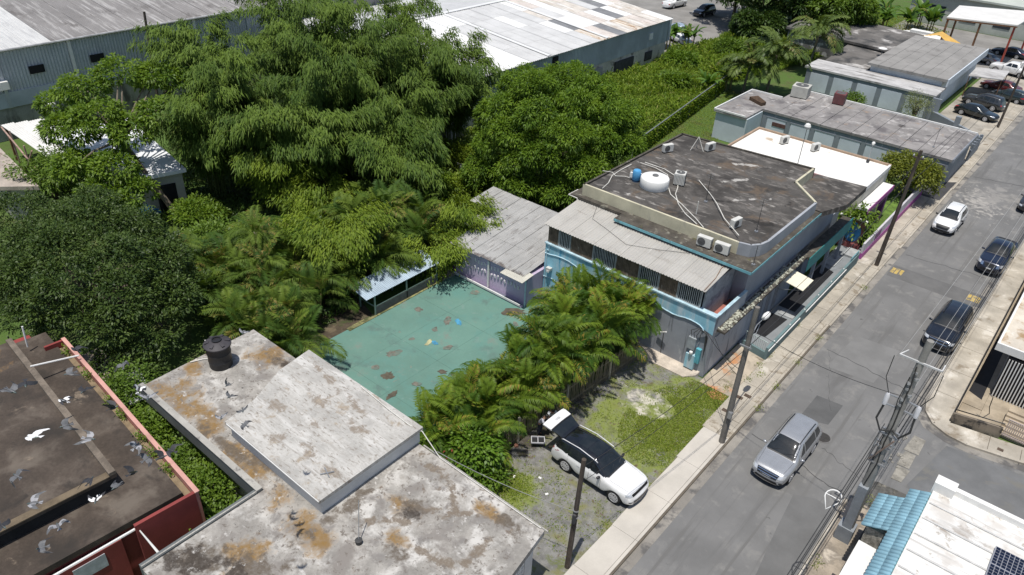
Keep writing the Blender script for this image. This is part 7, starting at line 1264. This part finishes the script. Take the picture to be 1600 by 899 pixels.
BIRDS = [(-16.15, 4.36, 17.43, 'dark', 'half', 200, 'dark pigeon with pale rump flying above the end of the pink parapet'), (-16.75, 4.24, 16.46, 'grey', 'fold', 250, 'grey pigeon with folded wings over the upper part of the pink parapet'), (-16.34, 5.31, 16.32, 'grey', 'half', 150, 'grey pigeon flying highest between the broad tree and the black tank'), (-17.21, 4.53, 15.47, 'dark', 'fold', 300, 'small dark pigeon low over the weeds in the parapet gutter'),
 (-15.71, 3.69, 16.58, 'pied', 'fold', 200, 'black and white pigeon over the roof strip beside the pink parapet'), (-16.66, 5.6, 15.17, 'pied', 'up', 140, 'white-winged pigeon, upper of two flying over the lean-to sheet'), (-14.96, 5.17, 16.17, 'pale', 'half', 330, 'pale grey pigeon, lower of two flying over the lean-to sheet'), (-14.43, 4.24, 16.79, 'dark', 'up', 60, 'blackish pigeon with raised wings crossing the middle of the pink parapet'),
 (-14.59, 2.63, 18.19, 'grey', 'fold', 20, 'brown-grey pigeon at the left edge, left one of a pair'), (-14.56, 2.89, 18.23, 'dark', 'down', 340, 'dark pigeon near the left edge, right one of a pair'), (-12.06, 2.23, 18.92, 'white', 'glide', 215, 'pure white pigeon gliding over the brown roof'), (-15.42, 3.48, 16.15, 'grey', 'fold', 260, 'grey pigeon over the roof upstand right of the white pigeon'),
 (-14.31, 3.57, 16.42, 'pale', 'fold', 40, 'pale pigeon with round wings over the roof strip below the black and white one'), (-14.52, 4.48, 15.4, 'pale', 'half', 110, 'pale pigeon, upper of two over the lower pink parapet'), (-14.26, 4.53, 15.13, 'grey', 'glide', 100, 'grey pigeon, lower of two over the lower pink parapet'), (-14.11, 4.82, 15.07, 'dark', 'up', 70, 'dark pigeon over the alley shrubs, left of a pair'), (-14.79, 5.31, 14.47, 'dark', 'half', 200, 'slate pigeon over the alley shrubs, right of a pair'),
 (-14.48, 2.14, 16.28, 'grey', 'fold', 190, 'grey pigeon low at the left over the brown roof below the white one'), (-13.31, 2.04, 16.45, 'pale', 'half', 230, 'pale pigeon with swept wings near the front edge of the brown roof'), (-14.56, 3.37, 15.11, 'dark', 'fold', 120, 'dark pigeon just above the black step of the brown roof'), (-14.27, 3.28, 14.77, 'pied', 'half', 320, 'dark pigeon with a white wing tip below the black roof step'), (-12.81, 3.37, 16.22, 'grey', 'glide', 280, 'brownish pigeon with spread wings at the corner of the raised roof'),
 (-13.52, 3.94, 15.64, 'dark', 'up', 90, 'black pigeon with raised wings right of the raised roof corner'), (-13.58, 2.31, 15.32, 'pale', 'half', 170, 'pale whitish pigeon over the lower front roof strip'), (-14.17, 1.99, 14.43, 'grey', 'fold', 240, 'brownish grey pigeon over the dark stain of the front roof strip'), (-14.02, 1.52, 15.67, 'dark', 'down', 10, 'black pigeon cut off by the left picture edge'), (-19.66, 10.26, 13.0, 'pale', 'fold', 310, 'pale pigeon flying just right of the black water tank'),
 (-19.16, 9.12, 11.71, 'grey', 'up', 300, 'topmost pigeon of the group over the stained roof near the slab'), (-18.94, 9.02, 11.4, 'grey', 'half', 290, 'second pigeon of the group over the stained roof near the slab'), (-18.49, 9.15, 10.98, 'grey', 'glide', 330, 'right pigeon of the group over the stained roof near the slab'), (-16.66, 7.56, 12.87, 'pale', 'half', 320, 'left pigeon with long wings of the group near the slab edge'), (-18.23, 8.98, 10.62, 'grey', 'glide', 200, 'lowest pigeon of the group over the stained roof near the slab')]
for i, (x, y, z_, sc_, po, yaw, lab) in enumerate(BIRDS):
    key = (sc_, po)
    if key not in cache: cache[key] = pigeon_mesh(*POSE[po], sc_)
    o = inst(cache[key], 'pigeon', None, (x, y, z_), (R(rng.uniform(-28, 28)), R(rng.uniform(-12, 12)), R(yaw)), rng.uniform(.6, .72)); tag(o, lab, 'bird', 'flying pigeons')
# ================================================================ people behind the open tailgate
def skin_mesh(nm, verts, edges, radii, m, root=0, lvl=2):
    me = bpy.data.meshes.new(nm); me.from_pydata(verts, edges, []); o = bpy.data.objects.new(nm, me); C.objects.link(o); sk = o.modifiers.new('skin', 'SKIN'); sk.use_smooth_shade = True; sd = o.modifiers.new('s', 'SUBSURF'); sd.levels = lvl; sd.render_levels = lvl
    for i, v in enumerate(me.skin_vertices[0].data): r = radii[i]; v.radius = r if isinstance(r, tuple) else (r, r); v.use_root = (i == root)
    dg = bpy.context.evaluated_depsgraph_get(); m2 = bpy.data.meshes.new_from_object(o.evaluated_get(dg)); bpy.data.objects.remove(o); m2.name = nm; m2.materials.clear(); m2.materials.append(m); m2.polygons.foreach_set('use_smooth', [True]*len(m2.polygons)); return m2
def person(label, loc, yaw, shirt, pants, hair, bend=.35, reach=.55):
    """standing figure leaning forward (+x) with arms reaching ahead; body, shirt, trousers, hair, shoes"""
    t = thing('person', label, 'person', loc); sx, cz = math.sin(bend), math.cos(bend)
    sp = lambda d, y=0.: (sx*d-.02, y, .93+cz*d)
    V = [sp(0), sp(.20), sp(.40), sp(.50), (sp(.56)[0]+.03, 0, sp(.56)[2]), (sp(.68)[0]+.06, 0, sp(.68)[2]), (sp(.76)[0]+.05, 0, sp(.78)[2])]; Rr = [(.15, .11), (.135, .10), (.15, .105), (.09, .08), .052, (.085, .095), (.06, .07)]; E = [(i, i+1) for i in range(6)]
    def chain(st, pts, rs):
        p = st
        for q, r in zip(pts, rs): V.append(q); Rr.append(r); E.append((p, len(V)-1)); p = len(V)-1
        return p
    hands = []
    for s in (-1, 1):
        sh_ = sp(.46, s*.19); el = (sh_[0]+.10+reach*.2, s*.26, sh_[2]-.24); wr = (el[0]+.20, s*.17, el[2]-.02+reach*.02); a = chain(3, [sh_, el, wr, (wr[0]+.055, wr[1]-s*.01, wr[2]-.01)], [.055, .043, .03, (.036, .02)]); h = V[-1]
        for k, (dy, L_) in enumerate(((-.032, .065), (-.011, .078), (.011, .074), (.032, .058))): chain(a, [(h[0]+.035, h[1]+dy, h[2]-.004), (h[0]+.035+L_*.55, h[1]+dy, h[2]-.02), (h[0]+.035+L_*.8, h[1]+dy, h[2]-.05)], [.0095, .009, .008])
        chain(a, [(h[0]-.005, h[1]-s*.045, h[2]-.006), (h[0]+.03, h[1]-s*.06, h[2]-.018)], [.011, .009])
        chain(0, [(-.01, s*.10, .88), (.03, s*.11, .50), (-.02, s*.12, .10), (.11, s*.13, .05)], [.085, .058, .042, .04])
    skin_ = paint('skin_tone', (.30, .17, .11), .5); inst(skin_mesh('body', V, E, Rr, skin_), 'body', t)
    V2 = [sp(-.04), sp(.18), sp(.38), sp(.49)]; E2 = [(0, 1), (1, 2), (2, 3)]; R2_ = [(.175, .13), (.165, .125), (.175, .125), (.10, .09)]
    for s in (-1, 1):
        sh_ = sp(.46, s*.19); el = (sh_[0]+.10+reach*.2, s*.26, sh_[2]-.24); V2 += [sh_, tuple(sh_[k]*.45+el[k]*.55 for k in range(3))]; E2 += [(2, len(V2)-2), (len(V2)-2, len(V2)-1)]; R2_ += [.078, .07]
    inst(skin_mesh('shirt', V2, E2, R2_, shirt), 'shirt', t)
    V3 = [sp(.02)]; E3 = []; R3 = [(.165, .125)]
    for s in (-1, 1): V3 += [(-.01, s*.10, .84), (.03, s*.11, .50), (-.02, s*.12, .12)]; n = len(V3); E3 += [(0, n-3), (n-3, n-2), (n-2, n-1)]; R3 += [.105, .08, .065]
    inst(skin_mesh('trousers', V3, E3, R3, pants), 'trousers', t)
    hx_, hz2 = V[5][0], V[5][2]; inst(MB().lathe([(.095, -.02), (.104, .03), (.095, .09), (.06, .13), (.01, .145)], (hx_-.015, 0, hz2), 14).mesh('hair', hair, True), 'hair', t)
    for s in (-1, 1):
        inst(MB().lathe([(.005, -.012), (.012, 0), (.005, .012)], (hx_+.088, s*.034, hz2+.01), 8).mesh('eye', blk_trim, True), 'eye', t); inst(MB().lathe([(.008, -.03), (.02, 0), (.008, .03)], (hx_, s*.092, hz2), 8).mesh('ear', skin_, True), 'ear', t)
        inst(MB().lathe([(.02, -.02), (.05, .02), (.055, .15), (.05, .22), (.02, .26)], (-.06, s*.125, .05), 10, 'x').mesh('shoe', blk_trim, True), 'shoe', t)
    inst(MB().lathe([(.006, -.03), (.016, -.02), (.004, .02)], (hx_+.10, 0, hz2-.02), 8).mesh('nose', skin_, True), 'nose', t); inst(MB().box(hx_+.078, hx_+.092, -.025, .025, hz2-.066, hz2-.056).mesh('mouth', paint('lip_tone', (.2, .07, .06), .5)), 'mouth', t)
    t.rotation_euler = (0, 0, yaw); return t
hairm = paint('dark_hair', (.015, .012, .01), .6); tee = mat('white_cotton', (.66, .68, .72), .9, .08, 4, .05, 30, .1, coord='obj'); tee2 = mat('pale_grey_cotton', (.45, .45, .50), .9, .1, 4, .05, 30, .1, coord='obj'); jean = mat('dark_denim', (.03, .035, .05), .9, .2, 5, .1, 40, .1, coord='obj')
person('person in a white shirt and dark trousers leaning towards the open tailgate', (-17.05, 25.15, .06), R(-35), tee, jean, hairm, .45)
person('person in a grey shirt and dark trousers behind the car under the palms', (-17.12, 24.35, .06), R(10), tee2, jean, hairm, .5)
# small things on the lot
t = thing('plastic_tray', 'grey folding tray with dark inset lying on the gravel behind the white suv', 'tray', (-16.75, 23.75, .06)); gm = mat('grey_tray', (.50, .50, .52), .5, .1, 3, coord='obj')
for a in ((-.36, .36, -.25, -.21), (-.36, .36, .21, .25), (-.36, -.32, -.21, .21), (.32, .36, -.21, .21)): inst(MB().box(*a, .30, .38).mesh('rim', gm), 'rim', t)
inst(MB().box(-.32, .32, -.21, .21, .28, .31).mesh('inset', blk_trim), 'inset', t); inst(MB().box(-.02, .02, -.21, .21, .31, .34).mesh('divider', gm), 'divider', t)
for x in (-.3, .3):
    for y in (-.2, .2): inst(MB().box(x-.02, x+.02, y-.02, y+.02, 0, .29).mesh('leg', blk_trim), 'leg', t)
t.rotation_euler = (0, 0, R(40))
tag(MB().beam((-16.2, 24.0, .12), (-15.8, 24.35, .14), .12, .05).build('timber_offcut', mat('raw_timber', (.55, .42, .25), .8, .2, 4)), 'pale timber offcut on the gravel by the rear of the white suv', 'timber')
tag(MB().lathe([(.12, 0), (.13, .02), (.1, .12), (.03, .14)], (-17.5, 22.9, .06), 10).build('terracotta_pot', mat('terracotta', (.32, .15, .10), .9, .2, 4)), 'small terracotta pot lying by the picket fence', 'pot')
for i, (x, y) in enumerate(((-15.2, 22.0), (-14.3, 21.4), (-16.2, 21.2))): tag(MB().obox((x, y, .085), (.16, .1, .04), (0, 0, i*1.1)).build('paper_litter', white_p), ['scrap of white litter on the gravel beside the white suv', 'scrap of white litter on the gravel below the white suv', 'scrap of white litter on the gravel near the fence'][i], 'litter')
